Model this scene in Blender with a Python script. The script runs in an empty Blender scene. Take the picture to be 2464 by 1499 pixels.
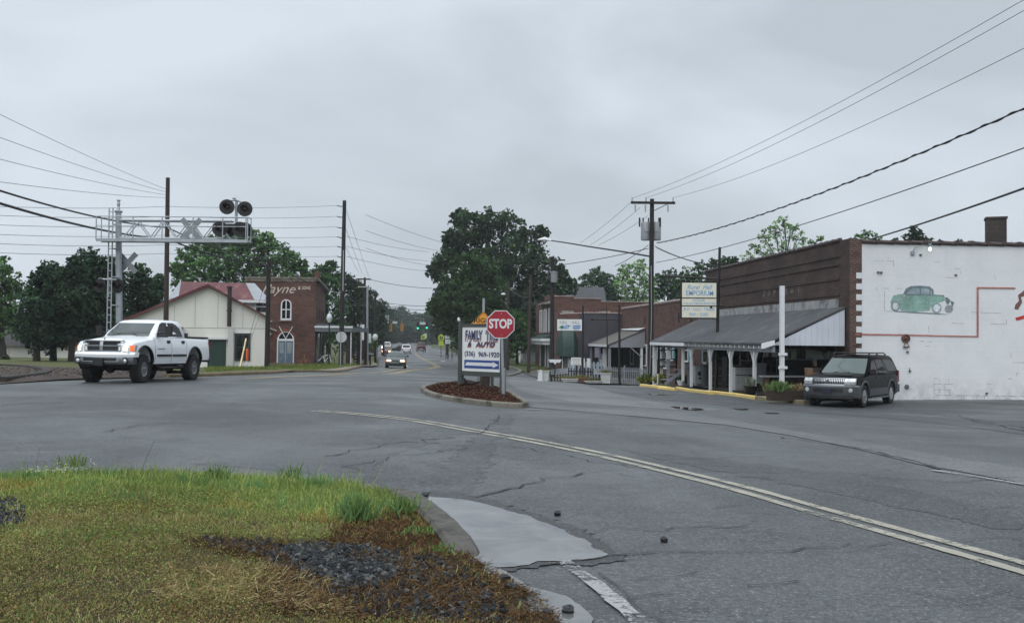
import bpy, bmesh, math, random
import numpy as np
from mathutils import Vector, Matrix
from mathutils.geometry import tessellate_polygon
R = math.radians
SC = bpy.context.scene
COL = SC.collection
rnd = random.Random(7)

# ---------------------------------------------------------------- camera
CZ = 2.8
FPX, CXP, CYP = 2469.0, 1232.0, 749.5          # focal length and centre in picture units (2464 wide)
PITCH, ROLL = math.atan(63.5/FPX), 0.0095
_f = Vector((0, math.cos(PITCH), math.sin(PITCH)))
_r0, _u0 = Vector((1, 0, 0)), Vector((0, -math.sin(PITCH), math.cos(PITCH)))
_r = _r0*math.cos(ROLL) + _u0*math.sin(ROLL)
_u = _u0*math.cos(ROLL) - _r0*math.sin(ROLL)
CAMP = Vector((0, 0, CZ))
cam = bpy.data.objects.new('camera', bpy.data.cameras.new('camera'))
COL.objects.link(cam)
cam.data.sensor_width = 36
cam.data.lens = 36*FPX/2464
cam.data.clip_start, cam.data.clip_end = 0.1, 6000
m3 = Matrix((_r, _u, -_f)).transposed()
cam.matrix_world = Matrix.Translation(CAMP) @ m3.to_4x4()
SC.camera = cam

# ---------------------------------------------------------------- world, sun, exposure
SC.view_settings.view_transform = 'Standard'
SC.view_settings.look = 'None'
SC.view_settings.exposure = 0.78
SC.view_settings.gamma = 1.0
W = bpy.data.worlds.new("World"); SC.world = W
W.use_nodes = True
nt = W.node_tree; nt.nodes.clear()
def wn(t, **k):
    n = nt.nodes.new(t)
    for a, b in k.items(): setattr(n, a, b)
    return n
sky = wn('ShaderNodeTexSky', sky_type='NISHITA'); sky.sun_disc = False
sky.sun_elevation = R(52); sky.sun_rotation = R(200); sky.dust_density = 4; sky.air_density = 1.2
bg1 = wn('ShaderNodeBackground'); bg1.inputs[1].default_value = 0.06
nt.links.new(sky.outputs[0], bg1.inputs[0])
tc = wn('ShaderNodeTexCoord')
mp = wn('ShaderNodeMapping'); mp.inputs['Scale'].default_value = (1.0, 1.0, 2.3); mp.inputs['Rotation'].default_value = (0.0, 0.35, 0.0)
nt.links.new(tc.outputs['Generated'], mp.inputs[0])
n1 = wn('ShaderNodeTexNoise'); n1.inputs['Scale'].default_value = 2.3; n1.inputs['Detail'].default_value = 7; n1.inputs['Roughness'].default_value = .48; n1.inputs['Distortion'].default_value = .35
nt.links.new(mp.outputs[0], n1.inputs['Vector'])
cr = wn('ShaderNodeValToRGB')
cr.color_ramp.elements[0].position = .38; cr.color_ramp.elements[0].color = (.318, .354, .390, 1)
cr.color_ramp.elements[1].position = .64; cr.color_ramp.elements[1].color = (.445, .490, .540, 1)
nt.links.new(n1.outputs[0], cr.inputs[0])
# an overcast sky is brighter overhead than near the horizon
sep = wn('ShaderNodeSeparateXYZ'); nt.links.new(tc.outputs['Generated'], sep.inputs[0])
mr = wn('ShaderNodeMapRange'); mr.inputs['From Min'].default_value = .30; mr.inputs['From Max'].default_value = .85
mr.inputs['To Min'].default_value = 1.0; mr.inputs['To Max'].default_value = 2.1
nt.links.new(sep.outputs['Z'], mr.inputs['Value'])
bg2 = wn('ShaderNodeBackground')
nt.links.new(cr.outputs[0], bg2.inputs[0]); nt.links.new(mr.outputs[0], bg2.inputs[1])
mx = wn('ShaderNodeMixShader'); mx.inputs[0].default_value = .9
nt.links.new(bg1.outputs[0], mx.inputs[1]); nt.links.new(bg2.outputs[0], mx.inputs[2])
ow = wn('ShaderNodeOutputWorld'); nt.links.new(mx.outputs[0], ow.inputs[0])
sun = bpy.data.objects.new('sun', bpy.data.lights.new('sun', 'SUN'))
sun.data.energy = 1.1; sun.data.angle = R(80); sun.data.color = (1, .985, .96)
COL.objects.link(sun)
_se, _sa = R(52), R(200)      # azimuth measured clockwise from +Y: behind the camera
sd = Vector((math.sin(_sa)*math.cos(_se), math.cos(_sa)*math.cos(_se), math.sin(_se)))
sun.rotation_euler = sd.to_track_quat('Z', 'Y').to_euler()
SC.cycles.use_adaptive_sampling = True
SC.cycles.max_bounces = 6
SC.cycles.sample_clamp_indirect = 6

# ---------------------------------------------------------------- picture -> world
def ray(px, py): return (_f + _r*((px-CXP)/FPX) - _u*((py-CYP)/FPX))
def P(px, py, Y):
    d = ray(px, py); return CAMP + d*(Y/d.y)
_cp = [(1232,1499,5.9),(0,1499,5.4),(2464,1360,7.9),(1540,1120,14),(1000,1195,11),(760,990,22),(0,1110,13),(0,925,31),
 (340,921,33),(465,915,36.6),(1210,958,30),(2464,1010,26.5),(2464,1100,16.3),(2075,985,33.5),(2250,961,38.5),(1940,972,35.5),(1545,928,59),
 (1300,912,70),(1290,888,92),(955,886,87),(930,853.6,173),(1010,841,235),(1000,829,330),(710,878,85),(600,888,66),
 (830,882,80),(100,868,75),(1140,908,47),(1000,903,57),(1815,956,40.8),(1757,947,44.0),(1709,940,47.1),(1662,934,50.6),(1592,928,56.8),(1684,946,46.6),(1420,925,62)]
_pts = [tuple(P(*c)) for c in _cp] + [(0,-3,CZ-1.65),(-20,-3,CZ-1.6),(20,-3,CZ-1.8),(-60,40,1.0),(60,40,.5),(60,100,.2),(-60,120,.3),(0,420,.5),(-60,420,.5),(60,420,.5),
 (60,250,.1),(-60,250,0.0),(-60,-3,1.3),(60,-3,.9)]
_A = np.array(_pts, float)
def _k(r2): 
    r2 = np.maximum(r2, 1e-9); return 0.5*r2*np.log(r2)
_S = 20.0
_X = _A[:, :2]/_S
_n = len(_X)
_K = _k(((_X[:, None]-_X[None])**2).sum(-1)) + np.eye(_n)*0.02
_L = np.zeros((_n+3, _n+3)); _L[:_n, :_n] = _K; _L[:_n, _n] = 1; _L[:_n, _n+1:] = _X; _L[_n:, :_n] = _L[:_n, _n:].T
_w = np.linalg.solve(_L, np.concatenate([_A[:, 2], np.zeros(3)]))
def gzs(x, y):
    x = np.clip(np.asarray(x, float), -60, 60)/_S; y = np.clip(np.asarray(y, float), -3, 420)/_S
    q = np.stack([x, y], -1).reshape(-1, 2)
    out = _k(((q[:, None]-_X[None])**2).sum(-1)) @ _w[:_n] + _w[_n] + q @ _w[_n+1:]
    return out.reshape(np.shape(x))
def gz(x, y): return float(gzs([x], [y])[0])
def G(px, py, off=0.0):
    d = ray(px, py); lo, hi = 2.5, None; t = 2.5
    while t < 900:
        p = CAMP + d*t
        if p.z < gz(p.x, p.y)+off: hi = t; break
        lo = t; t *= 1.04
    if hi is None: hi = lo = 900
    for _ in range(24):
        mtt = (lo+hi)/2; p = CAMP + d*mtt
        if p.z < gz(p.x, p.y)+off: hi = mtt
        else: lo = mtt
    return CAMP + d*((lo+hi)/2)
def ground(px, py):
    p = G(px, py); return (p.x, p.y)
def at(px, Y):                      # ground point below picture column px at distance Y
    x = (px-CXP)/FPX*Y
    for _ in range(4):
        z = gz(x, Y); d = Vector((x, Y, z))-CAMP
        q = CXP + FPX*d.dot(_r)/d.dot(_f); x += (px-q)/FPX*Y
    return Vector((x, Y, gz(x, Y)))

# ---------------------------------------------------------------- materials
def lin(h):
    h = h.lstrip('#'); v = [int(h[i:i+2], 16)/255 for i in (0, 2, 4)]
    return tuple(a/12.92 if a <= .04045 else ((a+.055)/1.055)**2.4 for a in v)
class NM:
    def __init__(s, name):
        s.m = bpy.data.materials.new(name); s.m.use_nodes = True
        s.t = s.m.node_tree; s.b = s.t.nodes['Principled BSDF']; s.o = s.t.nodes['Material Output']
    def n(s, t, **k):
        x = s.t.nodes.new(t)
        for a, b in k.items():
            if a in x.inputs.keys(): 
                x.inputs[a].default_value = b
            else: setattr(x, a, b)
        return x
    def l(s, a, b): s.t.links.new(a, b)
    def obj(s): 
        return s.n('ShaderNodeTexCoord').outputs['Object']
    def noise(s, vec, scale, detail=3, rough=.55, dist=0):
        x = s.n('ShaderNodeTexNoise'); x.inputs['Scale'].default_value = scale; x.inputs['Detail'].default_value = detail
        x.inputs['Roughness'].default_value = rough; x.inputs['Distortion'].default_value = dist
        s.l(vec, x.inputs['Vector']); return x.outputs[0]
    def ramp(s, fac, stops):
        x = s.n('ShaderNodeValToRGB'); e = x.color_ramp.elements
        while len(e) < len(stops): e.new(.5)
        for i, (p, c) in enumerate(stops):
            e[i].position = p
            if isinstance(c, (int, float)): c = (c, c, c)
            e[i].color = (*c, 1)
        s.l(fac, x.inputs[0]); return x.outputs[0]
    def mix(s, fac, a, b, mode='MIX'):
        x = s.n('ShaderNodeMix', data_type='RGBA', blend_type=mode)
        for i, v in ((0, fac), (6, a), (7, b)):
            if isinstance(v, (int, float)): x.inputs[i].default_value = v
            elif isinstance(v, tuple): x.inputs[i].default_value = (*v, 1)
            else: s.l(v, x.inputs[i])
        return x.outputs[2]
    def math(s, op, a, b=0.0):
        x = s.n('ShaderNodeMath', operation=op)
        for i, v in ((0, a), (1, b)):
            if isinstance(v, (int, float)): x.inputs[i].default_value = v
            else: s.l(v, x.inputs[i])
        return x.outputs[0]
    def bump(s, h, strength, dist=.01):
        x = s.n('ShaderNodeBump'); x.inputs['Strength'].default_value = strength; x.inputs['Distance'].default_value = dist
        s.l(h, x.inputs['Height']); s.l(x.outputs[0], s.b.inputs['Normal'])
    def col(s, c):
        if isinstance(c, tuple): s.b.inputs['Base Color'].default_value = (*c, 1)
        else: s.l(c, s.b.inputs['Base Color'])
    def set(s, rough=None, metal=None, **k):
        if rough is not None:
            if isinstance(rough, (int, float)): s.b.inputs['Roughness'].default_value = rough
            else: s.l(rough, s.b.inputs['Roughness'])
        if metal is not None: s.b.inputs['Metallic'].default_value = metal
        for a, v in k.items(): s.b.inputs[a.replace('_', ' ')].default_value = v
_mc = {}
def pm(name, col, rough=.6, metal=0.0, var=.25, scale=3.0, bump=0.0, emit=None, es=1.0, coat=0, stretch=None, dirt=None):
    """a plain surface with slight procedural unevenness"""
    if name in _mc: return _mc[name]
    q = NM(name); c = lin(col) if isinstance(col, str) else col
    v = q.obj()
    if stretch:
        mpn = q.n('ShaderNodeMapping'); mpn.inputs['Scale'].default_value = stretch; q.l(v, mpn.inputs[0]); v = mpn.outputs[0]
    nz = q.noise(v, scale, 5, .6)
    lo = tuple(x*(1-var) for x in c); hi = tuple(min(.95, x*(1+var)) for x in c)
    base = q.ramp(nz, [(.3, lo), (.7, hi)])
    if dirt:
        dn = q.noise(v, dirt[1], 6, .7, .5)
        base = q.mix(q.ramp(dn, [(dirt[2], 0.0), (dirt[2]+.12, 1.0)]), base, lin(dirt[0]))
    q.col(base); q.set(rough, metal)
    if coat: q.b.inputs['Coat Weight'].default_value = coat; q.b.inputs['Coat Roughness'].default_value = .05
    if bump: q.bump(q.noise(v, scale*8, 4), bump)
    if emit: q.b.inputs['Emission Color'].default_value = (*lin(emit), 1); q.b.inputs['Emission Strength'].default_value = es
    _mc[name] = q.m; return q.m
def brick(name, c1, c2, mortar, bw=.21, bh=.075, msize=.014, paint=None, worn=.5, grime='#2a1f1c', grime_at=.6, rough=.85, bump=.3):
    if name in _mc: return _mc[name]
    q = NM(name); v = q.obj()
    sp = q.n('ShaderNodeSeparateXYZ'); q.l(v, sp.inputs[0])
    cm = q.n('ShaderNodeCombineXYZ'); q.l(q.math('ADD', sp.outputs[0], sp.outputs[1]), cm.inputs[0]); q.l(sp.outputs[2], cm.inputs[1])
    b = q.n('ShaderNodeTexBrick'); q.l(cm.outputs[0], b.inputs['Vector'])
    b.inputs['Scale'].default_value = 1.0; b.inputs['Brick Width'].default_value = bw; b.inputs['Row Height'].default_value = bh
    b.inputs['Mortar Size'].default_value = msize; b.inputs['Mortar Smooth'].default_value = .2; b.inputs['Bias'].default_value = -.1
    b.inputs['Color1'].default_value = (*lin(c1), 1); b.inputs['Color2'].default_value = (*lin(c2), 1); b.inputs['Mortar'].default_value = (*lin(mortar), 1)
    base = b.outputs['Color']
    big = q.noise(v, .55, 6, .65, .6)
    base = q.mix(q.ramp(big, [(grime_at-.12, 0.0), (grime_at+.12, .75)]), base, lin(grime))
    mpb = q.n('ShaderNodeMapping'); mpb.inputs['Scale'].default_value = (1, 1, 3.2); q.l(v, mpb.inputs[0])
    med = q.noise(mpb.outputs[0], 1.0, 8, .78, .3)
    base = q.mix(q.ramp(med, [(.42, 0.0), (.80, .6)]), base, tuple(x*1.35+.008 for x in lin(c1)))
    base = q.mix(q.ramp(med, [(.36, .7), (.54, 0.0)]), base, tuple(x*.45 for x in lin(c2)))
    if paint:
        wn_ = q.noise(v, 1.6, 8, .75, .8)
        msk = q.ramp(wn_, [(worn, 1.0), (worn+.04, 0.0)])
        # painted masonry: joints only just show through the coat
        j = q.math('MULTIPLY', b.outputs['Fac'], .08)
        pc = q.mix(j, lin(paint), tuple(x*.55 for x in lin(paint)))
        st = q.noise(v, 1.1, 6, .7)
        pc = q.mix(q.ramp(st, [(.42, 0.0), (.80, .45)]), pc, tuple(x*.74 for x in lin(paint)))
        bl = q.math('MULTIPLY', q.ramp(sp.outputs[2], [(0.0, 1.0), (.9, 0.0)]), q.ramp(q.noise(v, 3.0, 6, .75), [(.40, 0.0), (.62, .55)])); pc = q.mix(bl, pc, (.20, .19, .17))
        base = q.mix(msk, base, pc)
    q.col(base); q.set(rough)
    q.bump(b.outputs['Fac'], -bump, .01)
    _mc[name] = q.m; return q.m
def glass(name='window_glass', col='#0d1114', rough=.06):
    if name in _mc: return _mc[name]
    q = NM(name); v = q.obj()
    q.col(q.ramp(q.noise(v, .9, 4), [(.35, lin(col)), (.75, tuple(x*2.2+.004 for x in lin(col)))])); q.set(rough)
    q.b.inputs['Specular IOR Level'].default_value = .35
    q.bump(q.noise(v, 1.3, 2), .04, .05)
    _mc[name] = q.m; return q.m

def asphalt(name, base='#4b4d50', lowd='#3c3e41', hi='#5d6063', wet=.5, lanes=True):
    q = NM(name); v = q.obj()
    big = q.noise(v, .22, 5, .6, .6)
    mp_ = q.n('ShaderNodeMapping'); mp_.inputs['Scale'].default_value = (.55, .12, 1); mp_.inputs['Rotation'].default_value = (0, 0, .75); q.l(v, mp_.inputs[0])
    streak = q.noise(mp_.outputs[0], 1.0, 4, .6, .4)
    c = q.mix(q.ramp(big, [(.40, 0.0), (.60, 1.0)]), lin(lowd), lin(base))
    c = q.mix(q.ramp(streak, [(.42, 0.0), (.72, .8)]), c, lin(hi))
    med = q.noise(v, 2.6, 6, .7, .3)
    c = q.mix(q.ramp(med, [(.40, .45), (.58, 0.0)]), c, tuple(x*.55 for x in lin(base)))
    fine = q.noise(v, 24, 5, .85)
    c = q.mix(q.ramp(fine, [(.40, .85), (.50, 0.0)]), c, tuple(x*.30 for x in lin(base)))
    c = q.mix(q.ramp(fine, [(.53, 0.0), (.66, .7)]), c, tuple(min(1, x*2.2) for x in lin(base)))
    vo = q.n('ShaderNodeTexVoronoi'); vo.inputs['Scale'].default_value = 75; q.l(v, vo.inputs['Vector'])
    sp = q.n('ShaderNodeSeparateColor'); q.l(vo.outputs['Color'], sp.inputs[0])
    c = q.mix(q.ramp(sp.outputs[0], [(.93, 0.0), (.98, .6)]), c, (.26, .26, .25))
    # long wandering cracks
    mp2 = q.n('ShaderNodeMapping'); mp2.inputs['Scale'].default_value = (.16, .30, 1); mp2.inputs['Rotation'].default_value = (0, 0, .35); q.l(v, mp2.inputs[0])
    ds = q.noise(v, .8, 5, .7)
    ad = q.n('ShaderNodeVectorMath', operation='ADD'); q.l(mp2.outputs[0], ad.inputs[0])
    sc = q.n('ShaderNodeVectorMath', operation='SCALE'); sc.inputs['Scale'].default_value = .35
    cmb = q.n('ShaderNodeCombineXYZ'); q.l(ds, cmb.inputs[0]); q.l(q.noise(v, 1.1, 5, .7), cmb.inputs[1])
    q.l(cmb.outputs[0], sc.inputs[0]); q.l(sc.outputs[0], ad.inputs[1])
    v2 = q.n('ShaderNodeTexVoronoi', feature='DISTANCE_TO_EDGE'); v2.inputs['Scale'].default_value = 1.0; q.l(ad.outputs[0], v2.inputs['Vector'])
    gate = q.ramp(q.noise(v, .35, 2), [(.44, 0.0), (.52, .75)])
    crk = q.math('MULTIPLY', q.ramp(v2.outputs['Distance'], [(.0018, 1.0), (.0045, 0.0)]), gate)
    c = q.mix(crk, c, (.012, .012, .013))
    q.col(c)
    wn_ = q.noise(v, .30, 4, .55, .5)
    rr = q.ramp(wn_, [(.36, .38), (.60, .66)])
    q.set(rr); q.b.inputs['Specular IOR Level'].default_value = .38
    q.bump(fine, .5, .015)
    _mc[name] = q.m; return q.m

def leafmat(name):
    q = NM(name)
    a = q.n('ShaderNodeAttribute'); a.attribute_name = 'Col'
    q.col(a.outputs['Color']); q.set(.75)
    q.b.inputs['Specular IOR Level'].default_value = .12
    tr = q.n('ShaderNodeBsdfTranslucent'); 
    q.l(q.mix(1.0, a.outputs['Color'], (1.0, 1.1, .5), 'MULTIPLY'), tr.inputs[0])
    ms = q.n('ShaderNodeMixShader'); ms.inputs[0].default_value = .22
    q.l(q.b.outputs[0], ms.inputs[1]); q.l(tr.outputs[0], ms.inputs[2]); q.l(ms.outputs[0], q.o.inputs[0])
    _mc[name] = q.m; return q.m
LEAF = leafmat('foliage'); 

# ---------------------------------------------------------------- mesh builder
class MB:
    def __init__(s, M=None): s.v = []; s.f = []; s.mi = []; s.M = M; s.cur = 0; s.mats = []
    def mat(s, m):
        if m not in s.mats: s.mats.append(m)
        s.cur = s.mats.index(m); return s
    def add(s, vs, fs):
        o = len(s.v)
        for p in vs:
            p = Vector(p)
            s.v.append(tuple(s.M @ p) if s.M else tuple(p))
        for f in fs: s.f.append([o+i for i in f]); s.mi.append(s.cur)
        return s
    def box(s, x0, x1, y0, y1, z0, z1, bev=0.0):
        vs = [(x, y, z) for x in (x0, x1) for y in (y0, y1) for z in (z0, z1)]
        return s.add(vs, [(0,1,3,2),(4,6,7,5),(0,4,5,1),(2,3,7,6),(0,2,6,4),(1,5,7,3)])
    def cbox(s, c, d, rz=0, rx=0, ry=0):
        Mx = Matrix.Translation(c) @ Matrix.Rotation(rz, 4, 'Z') @ Matrix.Rotation(ry, 4, 'Y') @ Matrix.Rotation(rx, 4, 'X')
        vs = [Mx @ Vector((x*d[0]/2, y*d[1]/2, z*d[2]/2)) for x in (-1, 1) for y in (-1, 1) for z in (-1, 1)]
        return s.add(vs, [(0,1,3,2),(4,6,7,5),(0,4,5,1),(2,3,7,6),(0,2,6,4),(1,5,7,3)])
    def tube(s, p0, p1, r0, r1=None, n=8, caps=True):
        return s.path([p0, p1], [r0, r0 if r1 is None else r1], n, caps)
    def path(s, pts, rs, n=8, caps=True):
        pts = [Vector(p) for p in pts]
        if isinstance(rs, (int, float)): rs = [rs]*len(pts)
        vs = []; up = None
        for i, p in enumerate(pts):
            d = (pts[min(i+1, len(pts)-1)] - pts[max(i-1, 0)])
            if d.length < 1e-9: d = Vector((0, 0, 1))
            d.normalize()
            if up is None: up = Vector((0, 0, 1)) if abs(d.z) < .9 else Vector((1, 0, 0))
            a = d.cross(up); 
            if a.length < 1e-6: a = d.cross(Vector((1, 0, 0)))
            a.normalize(); b = d.cross(a)
            for k in range(n):
                t = 2*math.pi*k/n; vs.append(p + (a*math.cos(t)+b*math.sin(t))*rs[i])
        fs = [(i*n+k, i*n+(k+1) % n, (i+1)*n+(k+1) % n, (i+1)*n+k) for i in range(len(pts)-1) for k in range(n)]
        if caps: fs += [tuple(reversed(range(n))), tuple((len(pts)-1)*n+k for k in range(n))]
        return s.add(vs, fs)
    def poly(s, pts): return s.add(pts, [tuple(range(len(pts)))])
    def prism(s, pts, vec):
        """closed solid: planar polygon pts pushed along vec"""
        n = len(pts); vec = Vector(vec); p = [Vector(a) for a in pts]
        tris = tessellate_polygon([p])
        fs = [tuple(t) for t in tris] + [tuple(reversed([i+n for i in t])) for t in tris]
        fs += [(i, (i+1) % n, (i+1) % n+n, i+n) for i in range(n)]
        return s.add(p+[a+vec for a in p], fs)
    def lathe(s, prof, c=(0, 0, 0), n=16, axis='Z'):
        """prof: (radius, height) pairs"""
        vs = []
        for r, h in prof:
            for k in range(n):
                t = 2*math.pi*k/n; a, b = r*math.cos(t), r*math.sin(t)
                q = {'Z': (a, b, h), 'Y': (a, h, b), 'X': (h, a, b)}[axis]
                vs.append((q[0]+c[0], q[1]+c[1], q[2]+c[2]))
        m_ = len(prof)
        fs = [(i*n+k, i*n+(k+1) % n, (i+1)*n+(k+1) % n, (i+1)*n+k) for i in range(m_-1) for k in range(n)]
        fs += [tuple(range(n)), tuple((m_-1)*n+k for k in range(n))]
        return s.add(vs, fs)
    def ball(s, c, r, n=10, m_=6, sq=(1, 1, 1)):
        prof = [(max(1e-4, math.sin(math.pi*i/m_))*r, -math.cos(math.pi*i/m_)*r*sq[2]) for i in range(m_+1)]
        return s.lathe(prof, c, n)
    def text(s, txt, cx, cz, w, h, y, bold=0.0, shear=0.0, arch=0.0, extr=0.0):
        vs, fs = text_mesh(txt, bold, shear)
        xs = [p[0] for p in vs]; ys = [p[1] for p in vs]
        x0, x1, y0, y1 = min(xs), max(xs), min(ys), max(ys)
        out = []
        for p in vs:
            u = (p[0]-x0)/(x1-x0)-.5; t = (p[1]-y0)/(y1-y0)-.5
            out.append((cx+u*w, y, cz+t*h+arch*(u*u*4-1)*(-1)*h))
        return s.add(out, fs)
    def build(s, name, m=None, parent=None, smooth=False, loc=None, world=False, angle=None):
        if name in SPLIT and parent is not None and not s.mats:
            par = list(range(len(s.v)))
            def fd(i):
                while par[i] != i: par[i] = par[par[i]]; i = par[i]
                return i
            for f in s.f:
                for i in f[1:]: par[fd(i)] = fd(f[0])
            grp = {}
            for f in s.f: grp.setdefault(fd(f[0]), []).append(f)
            if len(grp) > 1:
                last = None
                for fs_ in grp.values():
                    ids = sorted({i for f in fs_ for i in f}); mp__ = {a: b for b, a in enumerate(ids)}
                    q = MB(); q.v = [s.v[i] for i in ids]; q.f = [[mp__[i] for i in f] for f in fs_]; q.mi = [0]*len(q.f)
                    last = q.build(name, m, parent, smooth, loc, world, angle)
                return last
        me = bpy.data.meshes.new(name)
        vs = s.v
        if parent is not None and world:
            Mi = MW[parent.name].inverted()
            vs = [tuple(Mi @ Vector(p)) for p in vs]
        elif loc is not None and world:
            vs = [(p[0]-loc[0], p[1]-loc[1], p[2]-loc[2]) for p in vs]
        me.from_pydata(vs, [], s.f)
        mats = s.mats or ([m] if m else [])
        for x in mats: me.materials.append(x)
        if s.mats: me.polygons.foreach_set('material_index', s.mi)
        bm_ = bmesh.new(); bm_.from_mesh(me); bmesh.ops.recalc_face_normals(bm_, faces=bm_.faces); bm_.to_mesh(me); bm_.free()
        if smooth:
            me.polygons.foreach_set('use_smooth', [True]*len(me.polygons))
            me.set_sharp_from_angle(angle=R(angle or 38))
        o = bpy.data.objects.new(name, me); COL.objects.link(o)
        if parent is not None: o.parent = parent
        if loc is not None: o.location = loc
        MW[o.name] = (MW[parent.name] if parent is not None else Matrix.Identity(4)) @ Matrix.Translation(loc or (0, 0, 0))
        return o
import collections
SPLIT = {'porch_post', 'brick_arch', 'brick_pier', 'downpipe', 'fascia', 'wall_bracket', 'wall_fitting', 'bed_rail', 'crossbar', 'curtained_pane', 'shutter', 'crossarm', 'leg', 'shop_window', 'window', 'upright', 'goods', 'rail', 'mural_wheel', 'mural_letter', 'headlight', 'opening', 'letter', 'clothing', 'bolt', 'board_gap', 'siding_seam', 'glazing_bar', 'stringer', 'spot_print', 'lintel', 'corbel', 'window_frame_post', 'truss_tie', 'ladder_post', 'cloth', 'pane', 'emblem', 'door', 'light_mount', 'reflector', 'mural', 'fringe'}
MW = collections.defaultdict(lambda: Matrix.Identity(4))
_tcache = {}
def text_mesh(txt, bold, shear):
    k = (txt, bold, shear)
    if k in _tcache: return _tcache[k]
    cu = bpy.data.curves.new('t', 'FONT'); cu.body = txt; cu.offset = bold; cu.shear = shear; cu.resolution_u = 3; cu.align_x = 'CENTER'
    o = bpy.data.objects.new('t', cu); COL.objects.link(o)
    dg = bpy.context.evaluated_depsgraph_get(); dg.update()
    me = bpy.data.meshes.new_from_object(o.evaluated_get(dg))
    vs = [tuple(v.co) for v in me.vertices]; fs = [tuple(p.vertices) for p in me.polygons]
    bpy.data.objects.remove(o); bpy.data.curves.remove(cu); bpy.data.meshes.remove(me)
    _tcache[k] = (vs, fs); return vs, fs
def tag(o, label=None, cat=None, group=None, kind=None):
    if label: o['label'] = label
    if cat: o['category'] = cat
    if group: o['group'] = group
    if kind: o['kind'] = kind
    return o
def thing(name, label, cat, loc=(0, 0, 0), rotz=0.0, group=None):
    o = bpy.data.objects.new(name, None); COL.objects.link(o); o.empty_display_size = .2
    o.location = loc; o.rotation_euler = (0, 0, rotz)
    MW[o.name] = Matrix.Translation(loc) @ Matrix.Rotation(rotz, 4, 'Z')
    return tag(o, label, cat, group)
def copy_tree(o, parent=None):
    c = o.copy(); COL.objects.link(c)
    if parent is not None: c.parent = parent
    for ch in list(o.children): copy_tree(ch, c)
    return c

# ---------------------------------------------------------------- ground sheets
def grid_lines(lo, hi, near=1.0, near_to=62, far=6.0):
    out = []; x = math.ceil(lo)
    while x < hi:
        out.append(x); x += near if x < near_to else far
    return out
def region(name, poly, m, zoff=0.0, res=1.0, kind='structure', extra=None, skirt=0.0, drop=None):
    """a sheet that follows the terrain inside the outline poly [(x, y)...]"""
    bm_ = bmesh.new()
    tr = tessellate_polygon([[Vector((x, y, 0)) for x, y in poly]])
    vv = [bm_.verts.new((x, y, 0)) for x, y in poly]
    for t in tr:
        try: bm_.faces.new([vv[i] for i in t])
        except ValueError: pass
    xs = [p[0] for p in poly]; ys = [p[1] for p in poly]
    for x in grid_lines(min(xs), max(xs), res, 70): bmesh.ops.bisect_plane(bm_, geom=bm_.verts[:]+bm_.edges[:]+bm_.faces[:], plane_co=(x, 0, 0), plane_no=(1, 0, 0))
    for y in grid_lines(min(ys), max(ys), res): bmesh.ops.bisect_plane(bm_, geom=bm_.verts[:]+bm_.edges[:]+bm_.faces[:], plane_co=(0, y, 0), plane_no=(0, 1, 0))
    bmesh.ops.triangulate(bm_, faces=bm_.faces[:])
    bm_.verts.ensure_lookup_table()
    co = np.array([v.co[:] for v in bm_.verts]); z = gzs(co[:, 0], co[:, 1])
    if callable(zoff): z = z + zoff(co[:, 0], co[:, 1])
    else: z = z + zoff
    for v, h in zip(bm_.verts, z): v.co.z = h
    if skirt:
        be = [e for e in bm_.edges if e.is_boundary]
        r_ = bmesh.ops.extrude_edge_only(bm_, edges=be)
        for v in [g for g in r_['geom'] if isinstance(g, bmesh.types.BMVert)]: v.co.z = gz(v.co.x, v.co.y)-skirt
    bmesh.ops.recalc_face_normals(bm_, faces=bm_.faces)
    me = bpy.data.meshes.new(name); bm_.to_mesh(me); bm_.free()
    me.materials.append(m); me.polygons.foreach_set('use_smooth', [True]*len(me.polygons))
    if sum(p.normal.z*p.area for p in me.polygons) < 0: me.flip_normals()
    if extra: extra(me)
    o = bpy.data.objects.new(name, me); COL.objects.link(o); tag(o, kind=kind); return o
def resample(pts, step):
    pts = [Vector(p[:2]) for p in pts]; out = [pts[0]]
    for a, b in zip(pts, pts[1:]):
        n = max(1, int((b-a).length/step))
        for i in range(1, n+1): out.append(a.lerp(b, i/n))
    return out
def smoothpts(pts, it=2):
    pts = [Vector(p[:2]) for p in pts]
    for _ in range(it):
        q = [pts[0]]
        for a, b in zip(pts, pts[1:]): q += [a.lerp(b, .25), a.lerp(b, .75)]
        q.append(pts[-1]); pts = q
    return pts
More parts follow.
